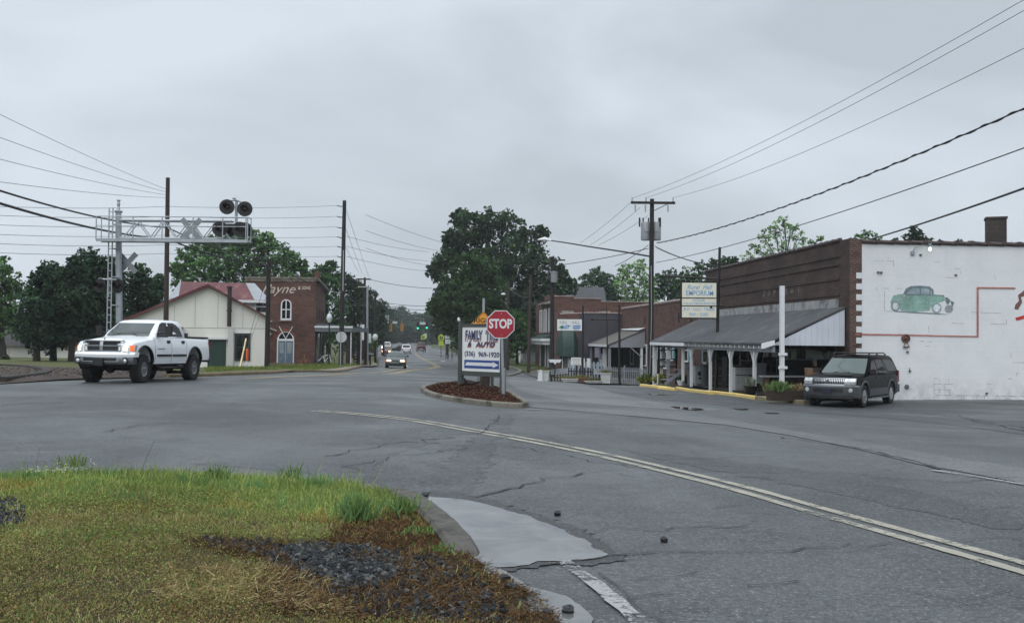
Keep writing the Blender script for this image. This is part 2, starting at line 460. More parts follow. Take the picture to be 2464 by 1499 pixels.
def ribbon(mb, pts, w, z=.008, step=.5, offs=0.0, wob=0.0, h=0.0, jag=0.0):
    """flat strip (or low solid when h > 0) along a ground polyline"""
    p = resample(pts, step); n = len(p); vs = []
    nr = []
    for i in range(n):
        d = (p[min(i+1, n-1)]-p[max(i-1, 0)]).normalized(); nr.append(Vector((-d.y, d.x)))
    L = []
    for i in range(n):
        o = offs + (rnd.uniform(-wob, wob) if wob else 0)
        ww = w*(1+(rnd.uniform(-jag, jag) if jag else 0))
        L.append((p[i]+nr[i]*(o-ww/2), p[i]+nr[i]*(o+ww/2)))
    fl = [q for ab in L for q in ab]; zz = gzs([q.x for q in fl], [q.y for q in fl])
    if h <= 0:
        vs = [(q.x, q.y, zz[i]+z) for i, q in enumerate(fl)]
        fs = [(2*i, 2*i+2, 2*i+3, 2*i+1) for i in range(n-1)]
        return mb.add(vs, fs)
    vs = []
    for i, (a, b) in enumerate(L):
        za, zb = zz[2*i], zz[2*i+1]; bv = min(.03, w*.2); t = (b-a).normalized()*bv
        vs += [(a.x, a.y, za-.05), (a.x, a.y, za+h-bv), (a.x+t.x, a.y+t.y, za+h), (b.x-t.x, b.y-t.y, zb+h), (b.x, b.y, zb+h-bv), (b.x, b.y, zb-.05)]
    fs = []
    for i in range(n-1):
        for k in range(5): fs.append((6*i+k, 6*i+k+1, 6*i+7+k, 6*i+6+k))
    fs += [tuple(range(6)), tuple(reversed([6*(n-1)+k for k in range(6)]))]
    return mb.add(vs, fs)
# ================================================================ THE SETTING
GRASSM = None
def ground_mat(name, cols, scale=.6, bump=.5):
    q = NM(name); v = q.obj()
    a = q.noise(v, scale, 6, .65, .5); b = q.noise(v, scale*14, 5, .7)
    c = q.ramp(a, [(.32, lin(cols[0])), (.5, lin(cols[1])), (.66, lin(cols[2]))])
    c = q.mix(q.ramp(b, [(.35, .55), (.65, 0.0)]), c, tuple(x*.45 for x in lin(cols[1])))
    q.col(c); q.set(.95); q.b.inputs['Specular IOR Level'].default_value = .2; q.bump(b, bump, .03)
    return q.m
M_grassy = ground_mat('verge_grass', ['#464b2e', '#545936', '#636040'])
M_lawn = ground_mat('lawn_grass', ['#3a4528', '#47522f', '#5a603d'])
M_dirt = ground_mat('rail_bed_dirt', ['#3c3633', '#4a423d', '#5b544b'], 1.4)
M_soil = ground_mat('mound_soil', ['#2b231c', '#3a3022', '#454128'], 1.2)
M_asph = asphalt('wet_asphalt', '#484c4d', '#343738', '#54585a')
M_lot = asphalt('car_park_asphalt', '#3c3e40', '#323335', '#47494b')
M_light = asphalt('pale_asphalt', '#585b5c', '#4d5051', '#636566')
M_conc = pm('concrete', '#77746b', .85, var=.2, scale=2.5, bump=.4, dirt=('#4a4a3c', 1.7, .52))
M_kerb = pm('kerb_concrete', '#6c685f', .9, var=.25, scale=4, bump=.5, dirt=('#3c3c30', 2.1, .5))

# one sheet of ground out to the horizon
def big_ground():
    ax = np.concatenate([[-3000, -1200, -500, -250, -120, -80], np.arange(-60, 61, 2.0), [80, 120, 250, 500, 1200, 3000]])
    ay = np.concatenate([[-1500, -400, -100, -30], np.arange(-10, 100, 2.0), np.arange(100, 430, 6.0), [500, 700, 1200, 3000]])
    X, Y = np.meshgrid(ax, ay); Z = gzs(X, Y)-.07
    # behind the trees the land stays near the level of the far road
    vs = np.stack([X, Y, Z], -1).reshape(-1, 3); nx = len(ax)
    fs = [(j*nx+i, j*nx+i+1, (j+1)*nx+i+1, (j+1)*nx+i) for j in range(len(ay)-1) for i in range(nx-1)]
    me = bpy.data.meshes.new('ground'); me.from_pydata(vs.tolist(), [], fs); me.materials.append(M_lawn)
    me.polygons.foreach_set('use_smooth', [True]*len(me.polygons))
    o = bpy.data.objects.new('ground', me); COL.objects.link(o); tag(o, kind='structure')
big_ground()

# roadway and car park: one asphalt sheet
roadL = [(900, 838.5), (906, 853), (911, 868), (911, 881)]
roadR = [(1037, 831), (1039, 836), (1077, 843), (1110, 855), (1150, 866), (1200, 876), (1238, 886), (1262, 897), (1300, 914)]
crestL, crestR = P(893, 830.5, 330), P(1030, 829.2, 330)
poly = [(-45, -12), (-45, 26), ground(-120, 930), ground(0, 925), ground(150, 916), ground(330, 910), ground(490, 905), ground(700, 897), ground(850, 886)]
poly += [ground(*p) for p in reversed(roadL)] + [(crestL.x, 330), (crestL.x-3, 420)]
poly += [(crestR.x, 420), (crestR.x, 330)] + [ground(*p) for p in roadR] + [ground(1420, 926), ground(1500, 927), (12, 62), (48, 60), (48, -12)]
road = region('road', poly, M_asph, 0.0, 1.0)

# paler worn lane leading to the car park, darker car park surface
lot = [ground(*p) for p in [(1415, 927), (1500, 928.5), (1545, 929), (1700, 951), (1860, 970), (1960, 976), (2150, 966), (2464, 968)]] + [(30, 38), (30, 18), ground(2464, 1046), ground(2250, 1018), ground(2050, 1000), ground(1850, 985), ground(1720, 975), ground(1560, 958), ground(1480, 945)]
region('car_park', lot, M_lot, .006, .5)
lane = smoothpts([ground(*p) for p in [(1226, 905), (1330, 917), (1420, 932), (1500, 952), (1560, 965), (1640, 975), (1750, 985), (1700, 990), (1500, 978), (1330, 962), (1250, 940), (1222, 920)]], 1)
region('side_lane', [tuple(p) for p in lane], M_light, .0045, .5)
gut = [ground(*p) for p in [(1262, 979), (1480, 997), (1740, 1022), (1900, 1048), (2060, 1080), (2220, 1120), (2300, 1133), (2470, 1165), (2900, 1260), (2900, 1200), (2470, 1128), (2330, 1108), (2120, 1072), (1930, 1040), (1760, 1012), (1500, 988), (1290, 974)]]
region('gutter', gut, M_light, .010, .5)

# older, darker repairs in the roadway
M_patch = asphalt('repaired_asphalt', '#3f4345', '#2f3234', '#4a4e50')
for k, pt_ in enumerate([[(985, 1194), (1090, 1100), (1180, 1020), (1215, 995), (1240, 998), (1215, 1040), (1190, 1075), (1165, 1130), (1130, 1196), (1060, 1190)],
                         [(480, 1118), (640, 1085), (820, 1062), (1000, 1048), (1080, 1060), (960, 1085), (900, 1120), (900, 1170), (760, 1140), (600, 1126)],
                         [(1500, 1084), (1700, 1100), (1960, 1135), (2200, 1180), (2464, 1240), (2464, 1290), (2180, 1222), (1900, 1165), (1640, 1118)]]):
    w_ = resample(smoothpts([ground(*q) for q in pt_]+[ground(*pt_[0])], 2), .12)[:-1]
    region('road_patch', [(a.x+rnd.gauss(0, .05), a.y+rnd.gauss(0, .05)) for a in w_], M_patch, .003, .5)
# cracks and seams in the roadway, as thin sheets belonging to the road
ck = MB()
def crack(pts, w=.03, jit=.06):
    p = resample([ground(*q) for q in pts], .22)
    p = [p[0]] + [Vector((a.x+rnd.gauss(0, jit), a.y+rnd.gauss(0, jit))) for a in p[1:-1]] + [p[-1]]
    ribbon(ck, p, w*.72, .013, .3, jag=.8)
crack([(935, 1187), (1010, 1190), (1035, 1186)], .035)
crack([(1145, 1198), (1250, 1170), (1330, 1152), (1460, 1134)], .035)
crack([(1090, 1184), (1150, 1198)], .02)
crack([(1420, 1284), (1560, 1272), (1800, 1266)], .018)
crack([(1470, 1338), (1600, 1334), (1750, 1332), (1950, 1322), (2150, 1306), (2300, 1303), (2464, 1300)], .022)
crack([(1300, 1362), (1470, 1338)], .03)
crack([(780, 1098), (900, 1078), (1000, 1062), (1100, 1048), (1160, 1040)], .035, .1)
crack([(820, 1140), (860, 1120), (930, 1100), (1050, 1092), (1130, 1070)], .025, .1)
crack([(1160, 1040), (1185, 1020), (1200, 1000)], .03)
crack([(1120, 1062), (1280, 1082), (1420, 1110), (1560, 1128), (1700, 1136), (1900, 1138)], .022)
crack([(1880, 1052), (2000, 1068), (2100, 1086)], .05)
crack([(2110, 1088), (2180, 1106), (2240, 1122), (2262, 1130)], .09)
crack([(2160, 988), (2260, 1000), (2340, 1010), (2470, 1040)], .10, .1)
crack([(2180, 984), (2300, 1000), (2400, 1018), (2470, 1032)], .05, .1)
crack([(2100, 1150), (2280, 1160), (2464, 1150)], .02)
crack([(2440, 1420), (2300, 1440), (2100, 1410)], .02)
crack([(0, 975), (60, 972), (150, 968)], .06)
crack([(250, 1040), (300, 1030), (420, 1015)], .03)
crack([(1440, 1380), (1520, 1440), (1600, 1499)], .012, .02)
for k in range(26):   # short random crazing
    x, y = rnd.uniform(300, 2400), rnd.uniform(1000, 1480)
    if x < 1500 and y > 1180: continue
    crack([(x, y), (x+rnd.uniform(30, 160), y+rnd.uniform(-14, 10))], rnd.uniform(.008, .02), .04)
ck.build('crack', pm('crack_tar', '#1f2122', .7, var=.3), road)

# pavement kerbs and painted lines
M_yel = None
def paint(name, colr, worn):
    q = NM(name); v = q.obj(); n = q.noise(v, 22, 5, .8); n2 = q.noise(v, 2.2, 3, .6)
    c = q.ramp(q.noise(v, 3, 4), [(.3, tuple(x*.78 for x in lin(colr))), (.7, lin(colr))]); q.col(c); q.set(.6)
    tb = q.n('ShaderNodeBsdfTransparent'); ms = q.n('ShaderNodeMixShader')
    q.l(q.ramp(q.math('ADD', q.math('MULTIPLY', n, .7), q.math('MULTIPLY', n2, .5)), [(worn-.06, 0.0), (worn+.03, 1.0)]), ms.inputs[0])
    q.l(q.b.outputs[0], ms.inputs[2]); q.l(tb.outputs[0], ms.inputs[1]); q.l(ms.outputs[0], q.o.inputs[0]); return q.m
M_yel = paint('faded_yellow_paint', '#9a9688', .56)
M_yel2 = paint('yellow_paint', '#b09c66', .42)
M_wht = paint('worn_white_paint', '#989a9a', .60)
cl = [ground(*p) for p in [(757, 989), (860, 996), (1000, 1011), (1140, 1037), (1290, 1062), (1460, 1097), (1620, 1135), (1790, 1177), (1960, 1227), (2140, 1276), (2300, 1321), (2480, 1371), (2640, 1420), (2800, 1475)]]
m = MB(); cs = smoothpts(cl, 2)
ribbon(m, cs, .13, .009, .3, offs=.13, jag=.10); ribbon(m, cs, .13, .009, .3, offs=-.13, jag=.10)
tag(m.build('centre_line', M_yel), kind='structure')
m = MB(); ribbon(m, [ground(1355, 1352), ground(1430, 1405), ground(1540, 1499), ground(1640, 1600), ground(1900, 1900)], .12, .014, .2, jag=.15)
tag(m.build('edge_line', M_wht), kind='structure')
m = MB(); ribbon(m, [ground(2245, 1133), ground(2360, 1150), ground(2480, 1170), ground(2900, 1262)], .10, .018, .3, jag=.08)
ribbon(m, [ground(1268, 985), ground(1400, 992), ground(1560, 1004), ground(1740, 1022)], .06, .018, .5, jag=.6)
tag(m.build('edge_line', M_wht), kind='structure')
m = MB()
far1 = smoothpts([ground(*p) for p in [(600, 911), (700, 906), (840, 902), (960, 895), (1030, 888), (1056, 882)]], 2)
ribbon(m, far1, .13, .014, .8, offs=.16); ribbon(m, far1, .13, .014, .8, offs=-.16)
far2 = smoothpts([ground(*p) for p in [(1054, 883), (1040, 874), (1022, 866), (1006, 857), (1000, 850)]], 2)
ribbon(m, far2, .09, .014, .8, offs=.16); ribbon(m, far2, .09, .014, .8, offs=-.16)
far3 = smoothpts([ground(*p) for p in [(880, 898), (940, 892), (985, 885)]], 1); ribbon(m, far3, .14, .014, .8)
far4 = [ground(954, 853), ground(950, 846), ground(946, 842)]; ribbon(m, far4, .14, .014, 2, offs=.2); ribbon(m, far4, .14, .014, 2, offs=-.2)
tag(m.build('centre_line', M_yel2), kind='structure')
m = MB()
for a, b, w in [((990, 876), (1030, 876), .35), ((975, 877), (981, 882), .15), ((972, 858), (1010, 860), .2), ((905, 888), (935, 888), .3), ((985, 845), (992, 846.5), .3), ((1005, 842), (1011, 845), .3), ((1018, 841), (1030, 845), .3), ((1062, 868), (1070, 870), .3)]:
    ribbon(m, [ground(*a), ground(*b)], w, .012, 1.0)
tag(m.build('lane_mark', paint('white_road_paint', '#b4b8bb', .45)), kind='structure')
m = MB()   # parking bays
for a, b in [((1632, 947), (1708, 948)), ((1600, 955), (1720, 959)), ((1672, 963), (1790, 969)), ((1810, 968), (1930, 973)), ((1585, 938), (1640, 939)), ((2390, 1021), (2425, 1023)), ((2150, 969), (2180, 970))]:
    ribbon(m, [ground(*a), ground(*b)], .10, .016, .6, jag=.2)
tag(m.build('bay_line', M_wht), kind='structure')

# left verge with kerb, from the rail bed to the far road
vp = [ground(*p) for p in [(492, 905), (700, 897), (850, 886), (893, 881), (905, 868), (903, 853), (899, 838.5)]] + [(crestL.x-1, 330), (-60, 330), (-60, 60)] + [ground(330, 893), ground(420, 896)]
def ofs(h, poly, ramp=1.2):
    E = [(np.array(a[:2], float), np.array(b[:2], float)) for a, b in zip(poly, poly[1:]+poly[:1])]
    def f(x, y):
        d = np.full(x.shape, 1e9)
        for a, b in E:
            ab = b-a; t = np.clip(((x-a[0])*ab[0]+(y-a[1])*ab[1])/max(1e-9, (ab**2).sum()), 0, 1)
            d = np.minimum(d, np.hypot(x-a[0]-t*ab[0], y-a[1]-t*ab[1]))
        return np.minimum(1, d/ramp)*h
    return f
region('verge', vp, M_grassy, .10, 1.0)
m = MB(); ribbon(m, smoothpts([ground(*p) for p in [(400, 908), (492, 905.5), (700, 898), (850, 887.5), (893, 882), (905, 868), (903, 853), (899, 838.5)]], 1), .35, 0, 1.0, h=.13)
tag(m.build('kerb', pm('dirty_kerb', '#6f5f4c', .95, var=.3, scale=2, dirt=('#5a5a3a', 1.2, .5))), kind='structure')
# sidewalk slabs by the brick shop and along the far left kerb
region('sidewalk', [ground(*p) for p in [(650, 893), (780, 888.5), (905, 876), (909, 882), (893, 884), (850, 888), (700, 897)]], M_conc, .115, 1.0)
region('path', [ground(*p) for p in [(0, 880), (60, 876), (200, 874), (330, 872), (330, 868), (150, 871), (0, 877)]], M_light, .05, 1.0)
# rail bed and dirt left of the pickup
region('rail_bed', [ground(*p) for p in [(-60, 926), (0, 924), (160, 915), (330, 909), (400, 907), (400, 895), (330, 892), (200, 889), (0, 888), (-60, 888)]], M_dirt, ofs(.12, [ground(-300, 940), ground(500, 902), ground(400, 880), ground(-300, 880)]), .6)
region('field', [ground(*p) for p in [(-60, 889), (0, 888), (200, 889), (330, 892), (400, 894), (400, 876), (0, 879), (-60, 879)]], M_grassy, .06, 1.5)
m = MB(); ribbon(m, smoothpts([ground(*p) for p in [(-20, 884), (30, 885.5), (75, 889), (108, 895), (116, 901), (100, 908), (60, 914), (0, 922)]], 2), .35, 0, .5, h=.20, wob=.04)
tag(m.build('kerb', pm('black_kerb', '#2c2724', .9, var=.4, scale=3)), kind='structure')
m = MB(); ribbon(m, [ground(-40, 922), ground(0, 917), ground(60, 912)], .8, .03, .5); tag(m.build('pavement', M_conc), kind='structure')

# right far verge
vr = [ground(*p) for p in [(1039, 837), (1077, 844), (1110, 856), (1150, 867), (1200, 877), (1238, 887), (1262, 897), (1278, 893), (1290, 889)]] + [(6, 95), (60, 95), (60, 330), (crestR.x+1, 330)]
region('verge', vr, M_lawn, .10, 1.0)
m = MB(); ribbon(m, smoothpts([ground(*p) for p in [(1039, 837), (1077, 844), (1110, 856), (1150, 867), (1200, 877), (1238, 887), (1256, 895), (1240, 902), (1222, 906)]], 1), .25, 0, 1.0, h=.14)
tag(m.build('kerb', M_kerb), kind='structure')
region('sidewalk', [ground(*p) for p in [(1258, 897), (1300, 914), (1420, 925), (1560, 926), (1560, 918), (1420, 905), (1330, 893), (1290, 889), (1275, 893)]], pm('old_paving', '#45433f', .85, var=.3, scale=1.5), .05, 1.0)
region('porch_floor', [tuple(ground(1940, 966)), tuple(ground(1800, 952)), tuple(ground(1545, 924.5)), (12, 60), (14, 39.2)], pm('old_porch_slab', '#3b3835', .9, var=.3, scale=1.5), .10, .6)

# traffic island with mulch
ik = [(1018, 938), (1024, 948), (1060, 960), (1130, 971), (1200, 979), (1252, 982), (1268, 979), (1252, 966), (1225, 950), (1195, 933), (1150, 926), (1090, 925), (1045, 928)]
ikw = smoothpts([ground(*p) for p in ik]+[ground(*ik[0])], 2)
inn = [tuple(p) for p in ikw]
isl_f0 = ofs(.24, inn, 1.6)
def isl_f(x, y): return .06 + isl_f0(x, y)
M_mulch = ground_mat('mulch_bed', ['#3a1e1a', '#4b2822', '#5e3a30'], 3.0, 1.0)
region('traffic_island', inn, M_mulch, isl_f, .4)
m = MB(); ribbon(m, ikw, .16, 0, .3, h=.13, wob=.008); 
tag(m.build('kerb', M_kerb), kind='structure')
def scatter_in(poly, n, rng):
    xs = [p[0] for p in poly]; ys = [p[1] for p in poly]
    a = np.array(poly); out = np.zeros((0, 2))
    while len(out) < n:
        q = np.stack([rng.uniform(min(xs), max(xs), n), rng.uniform(min(ys), max(ys), n)], -1)
        ins = np.zeros(n, bool); j = len(a)-1
        for i in range(len(a)):
            c = ((a[i, 1] > q[:, 1]) != (a[j, 1] > q[:, 1])) & (q[:, 0] < (a[j, 0]-a[i, 0])*(q[:, 1]-a[i, 1])/(a[j, 1]-a[i, 1]+1e-12)+a[i, 0])
            ins ^= c; j = i
        out = np.concatenate([out, q[ins]])
    return out[:n]
def cards(name, V, F, C, m, kind='stuff', nper=4):
    """mesh from numpy: V (N*nper,3) verts, faces consecutive, C (N*nper,3) colours"""
    me = bpy.data.meshes.new(name); nv = len(V); nf = nv//nper
    me.vertices.add(nv); me.vertices.foreach_set('co', V.astype(np.float32).ravel())
    me.loops.add(nv); me.loops.foreach_set('vertex_index', np.arange(nv, dtype=np.int32))
    me.polygons.add(nf); me.polygons.foreach_set('loop_start', np.arange(0, nv, nper, dtype=np.int32)); me.polygons.foreach_set('loop_total', np.full(nf, nper, dtype=np.int32))
    ca = me.color_attributes.new('Col', 'FLOAT_COLOR', 'POINT')
    ca.data.foreach_set('color', np.concatenate([C, np.ones((nv, 1))], 1).astype(np.float32).ravel())
    me.materials.append(m); me.update(calc_edges=True)
    o = bpy.data.objects.new(name, me); COL.objects.link(o); tag(o, kind=kind) if kind else None; return o
rng = np.random.default_rng(3)
def quads(pos, dirs, side, ln, wd):
    """leaf/straw shaped quads"""
    a = pos-side*wd[:, None]/2; b = pos+side*wd[:, None]/2; t = pos+dirs*ln[:, None]
    c = t+side*wd[:, None]*.35; d = t-side*wd[:, None]*.35
    return np.stack([a, b, c, d], 1).reshape(-1, 3)
def unit(v): return v/np.maximum(1e-9, np.linalg.norm(v, axis=-1, keepdims=True))
def lincol(cols, n, rng, var=.2):
    c = np.array([lin(x) for x in cols]); k = rng.integers(0, len(c), n)
    return np.clip(c[k]*(1+rng.uniform(-var, var, (n, 1))), 0, 1)
p = scatter_in(inn, 11000, rng); z = gzs(p[:, 0], p[:, 1])+isl_f(p[:, 0], p[:, 1])+.005
dd = rng.normal(size=(len(p), 3)); dd[:, 2] = np.abs(dd[:, 2])*.35; dd = unit(dd); sd_ = unit(np.cross(dd, rng.normal(size=dd.shape)))
V = quads(np.c_[p, z], dd, sd_, rng.uniform(.03, .09, len(p)), rng.uniform(.01, .03, len(p)))
C = np.repeat(lincol(['#3a211d', '#472b26', '#2a1815', '#54392f', '#6e5c46', '#3f2621', '#33201b'], len(p), rng), 4, 0)
tag(cards('mulch', V, None, C, LEAF), 'reddish brown wood mulch heaped on the traffic island', 'mulch')

# foreground mound: soil, grass, ballast stones, dead weeds
mp_ = [(-420, 1178), (-200, 1163), (0, 1155), (200, 1148), (420, 1147), (620, 1157), (760, 1170), (870, 1182), (935, 1194), (985, 1222), (1030, 1262), (1062, 1302), (1088, 1338), (1120, 1352), (1180, 1392), (1240, 1440), (1275, 1480), (1290, 1520), (1295, 1640), (700, 2100), (-400, 2100), (-800, 1500)]
mw = [ground(*q) for q in mp_]
mound_f0 = ofs(.10, mw, 1.6)
def mound_f(x, y):
    return .012+mound_f0(x, y)+.03*np.sin(x*1.7+y*.9)*np.minimum(1, mound_f0(x, y)/.08)
region('grass_mound', mw, M_soil, mound_f, .25)
m = MB()
kerbpts = smoothpts([ground(*q) for q in [(900, 1176), (940, 1190), (985, 1222), (1030, 1262), (1062, 1302), (1088, 1340)]], 2)
ribbon(m, kerbpts, .25, -.03, .10, h=.085, offs=.10, wob=.006)
# the kerb sinks into the dirt at both ends
n6 = len(m.v)//6
for i in range(n6):
    e = min(1, i/max(1, n6*.25), (n6-1-i)/max(1, n6*.14)); 
    for k in range(6): x_, y_, z_ = m.v[6*i+k]; m.v[6*i+k] = (x_, y_, z_-.075*(1-e))
tag(m.build('kerb', pm('wet_kerb', '#494640', .75, var=.3, scale=9, bump=.6, dirt=('#2f2b24', 3.5, .50))), kind='structure')
def H(x, y): return gzs(x, y)+mound_f(x, y)
def vnoise(x, y, s, seed=0):
    r = np.random.default_rng(seed); out = np.zeros_like(x)
    for k in range(6):
        a = r.uniform(0, 6.28); f = s*(1.5**k)*r.uniform(.8, 1.2); out += np.sin((x*np.cos(a)+y*np.sin(a))*f+r.uniform(0, 6.28)+1.7*np.sin((x*np.sin(a)-y*np.cos(a))*f*.7+r.uniform(0, 6)))/(1.25**k)
    return out/3.2
def pix(x, y, z):
    d = np.stack([x, y, z-CZ], -1); f_ = d @ np.array(_f[:]); return CXP+FPX*(d @ np.array(_r[:]))/f_, CYP-FPX*(d @ np.array(_u[:]))/f_
def inpoly(px, py, poly):
    a = np.array(poly, float); ins = np.zeros(px.shape, bool); j = len(a)-1
    for i in range(len(a)):
        c = ((a[i, 1] > py) != (a[j, 1] > py)) & (px < (a[j, 0]-a[i, 0])*(py-a[i, 1])/(a[j, 1]-a[i, 1]+1e-12)+a[i, 0]); ins ^= c; j = i
    return ins
def wpoly(pp): return [ground(*q) for q in pp]
# bare patches on the mound, laid out on the ground
stones_w = [wpoly([(650, 1350), (760, 1325), (900, 1332), (1040, 1340), (1120, 1372), (1200, 1440), (1240, 1510), (900, 1510), (800, 1470), (690, 1430), (650, 1390)]),
            wpoly([(480, 1335), (640, 1325), (700, 1345), (650, 1370), (500, 1360)]), wpoly([(-60, 1220), (30, 1232), (60, 1262), (50, 1300), (-60, 1320)])]
soil_w = [wpoly([(800, 1290), (900, 1250), (960, 1205), (1000, 1215), (1070, 1270), (1110, 1330), (1200, 1385), (1310, 1450), (1360, 1530), (600, 1530), (640, 1400), (420, 1350), (500, 1335), (760, 1322)])]
verge_near = [q for q in mw]
n = 420000
pp = scatter_in(verge_near, n, rng); x, y = pp[:, 0], pp[:, 1]
keep = (y > 4.6) & (x > -7.5) & (y < 16); x, y = x[keep], y[keep]
bare = np.zeros(x.shape, bool)
jx, jy = x+rng.normal(0, .16, x.shape), y+rng.normal(0, .16, x.shape)
for w_ in stones_w+soil_w: bare |= inpoly(jx, jy, w_)
n1_ = vnoise(x, y, 1.3, 1); n2_ = vnoise(x, y, 4.0, 2)
dens = np.where(bare, .025, .35+.65*np.clip(.6+n2_*.6, 0, 1))
k = rng.uniform(size=x.shape) < dens; x, y, bare, n1_, n2_ = x[k], y[k], bare[k], n1_[k], n2_[k]
z = H(x, y); N = len(x)
# the far (street) side of the mound is lush, the near side dry
lush = np.clip((y-8.3)/2.6, 0, 1)+n1_*.30
ht = rng.gamma(5, .0125, N)*(0.55+.75*np.clip(lush, 0, 1.2))*(.8+.4*np.clip(n2_, -1, 1)); ht = np.clip(ht*(.55+.45*np.clip((y-6.5)/3, 0, 1)), .012, .20)
tall = rng.uniform(size=N) < .007; ht[tall] *= 2.4
dd = rng.normal(size=(N, 3))*.42; dd[:, 2] = 1; dry = rng.uniform(size=N) > np.clip(lush*.9+.25, .1, .94)
dd[dry, :2] *= 2.2; dd = unit(dd); sd_ = unit(np.cross(dd, rng.normal(size=dd.shape)))
green = lincol(['#748a3e', '#849648', '#647c38', '#909e50', '#9aa55c', '#57733a'], N, rng)
yel = lincol(['#958f50', '#a59c64', '#82763f', '#8c7048', '#7c5c36', '#9c8d62', '#8a8a48'], N, rng)
blue = lincol(['#4f7a48', '#5d8a55'], N, rng)
Cc = np.where(dry[:, None], yel, green); tuft = (n2_ > .55)[:, None]; Cc = np.where(tuft & ~dry[:, None], blue, Cc)*(.86+.25*np.clip(n1_, -1, 1))[:, None]*.95
Cc = Cc*(1.34+.22*np.clip(vnoise(x, y, 2.1, 41), -1, 1))[:, None]
Cc = Cc*.82+Cc.mean(1, keepdims=True)*.18*np.array([1.0, 1.0, .95])
nx_ = vnoise(x, y, .9, 21); Cc = np.where((nx_ > .25)[:, None] & (y < 10)[:, None], Cc*np.array([1.12, .84, .82]), Cc)
V = quads(np.c_[x, y, z-.005], dd, sd_, ht, rng.uniform(.0022, .0058, N)*(1+.02*y))
tag(cards('grass', V, None, np.clip(np.repeat(Cc, 4, 0), 0, 1), LEAF), 'ragged green and yellowing grass covering the foreground mound', 'grass')
pp = scatter_in(verge_near, 420000, rng); x, y = pp[:, 0], pp[:, 1]
keep = (y > 4.6) & (x > -7.5) & (y < 14) & ~inpoly(x+rng.normal(0, .1, x.shape), y+rng.normal(0, .1, x.shape), soil_w[0]) & ~inpoly(x, y, stones_w[2]); x, y = x[keep], y[keep]
pn, pn2 = vnoise(x, y, 3.2, 31), vnoise(x, y, .8, 32); k = rng.uniform(size=x.shape) < np.clip(.45+pn*.8, .08, 1); x, y, pn, pn2 = x[k], y[k], pn[k], pn2[k]; N = len(x)
nr = unit(rng.normal(size=(N, 3))*.6+np.array([0, 0, 1.])); u_ = unit(np.cross(nr, rng.normal(size=(N, 3)))); v_ = np.cross(nr, u_); L_ = rng.uniform(.003, .0085, (N, 1))
cpos = np.c_[x, y, H(x, y)+rng.uniform(.005, .05, N)]
V = np.stack([cpos-u_*L_, cpos+v_*L_*.7, cpos+u_*L_, cpos-v_*L_*.7], 1).reshape(-1, 3)
ga, gb = lincol(['#5c7238', '#6f8644', '#4b6230', '#7f9150'], N, rng, .3), lincol(['#665c38', '#756a44', '#584a32', '#5f5136', '#5c6538', '#515f33', '#857a52'], N, rng, .3)
mixk = (pn2*.6+(8.8-y)*.25+rng.normal(0, .35, N) > 0)[:, None]
tag(cards('ground_cover', V, None, np.clip(np.repeat(np.where(mixk, gb, ga)*(1.32+.4*np.clip(pn2, -1, 1))[:, None], 4, 0), 0, 1), LEAF), 'low small leaved weeds growing among the mound grass', 'weeds')
# dead brown weeds lying on the soil
core = wpoly([(655, 1345), (760, 1322), (900, 1330), (960, 1345), (950, 1400), (900, 1430), (820, 1440), (720, 1400)])
pp = scatter_in(soil_w[0], 46000, rng); x, y = pp[:, 0], pp[:, 1]; st = (inpoly(x, y, core) & (vnoise(x, y, 2.4, 9) < .5)) | ((vnoise(x, y, 3.1, 19) > .42) & (rng.uniform(size=x.shape) < .7))
x, y = x[~st], y[~st]; N = len(x); dd = rng.normal(size=(N, 3)); dd[:, 2] = np.abs(dd[:, 2])*.35; dd = unit(dd); sd_ = unit(np.cross(dd, rng.normal(size=dd.shape)))
V = quads(np.c_[x, y, H(x, y)+.004], dd, sd_, rng.uniform(.015, .075, N), rng.uniform(.002, .006, N))
C = np.repeat(lincol(['#4a3628', '#5c4632', '#745a40', '#33271f', '#84704e', '#3e3026', '#2a221c', '#5c4c38', '#6e5038'], N, rng), 4, 0)
tag(cards('dead_weeds', V, None, C, LEAF), 'matted rust brown dead weeds between the ballast stones and kerb', 'weeds')
pp = scatter_in(wpoly([(380, 1400), (600, 1370), (820, 1400), (840, 1510), (380, 1510)]), 4200, rng); x, y = pp[:, 0], pp[:, 1]; kk = vnoise(x, y, 2.2, 12) > -.1; x, y = x[kk], y[kk]; N = len(x)
dd = rng.normal(size=(N, 3)); dd[:, 2] = np.abs(dd[:, 2])*.3; dd = unit(dd); sd_ = unit(np.cross(dd, rng.normal(size=dd.shape)))
V = quads(np.c_[x, y, H(x, y)+.004], dd, sd_, rng.uniform(.03, .11, N), rng.uniform(.002, .005, N))
C = np.repeat(lincol(['#9c8c66', '#b0a27c', '#857150', '#6b5a3c'], N, rng), 4, 0)
tag(cards('dry_straw', V, None, C, LEAF), 'flattened pale dry straw at the bottom of the grass', 'straw')
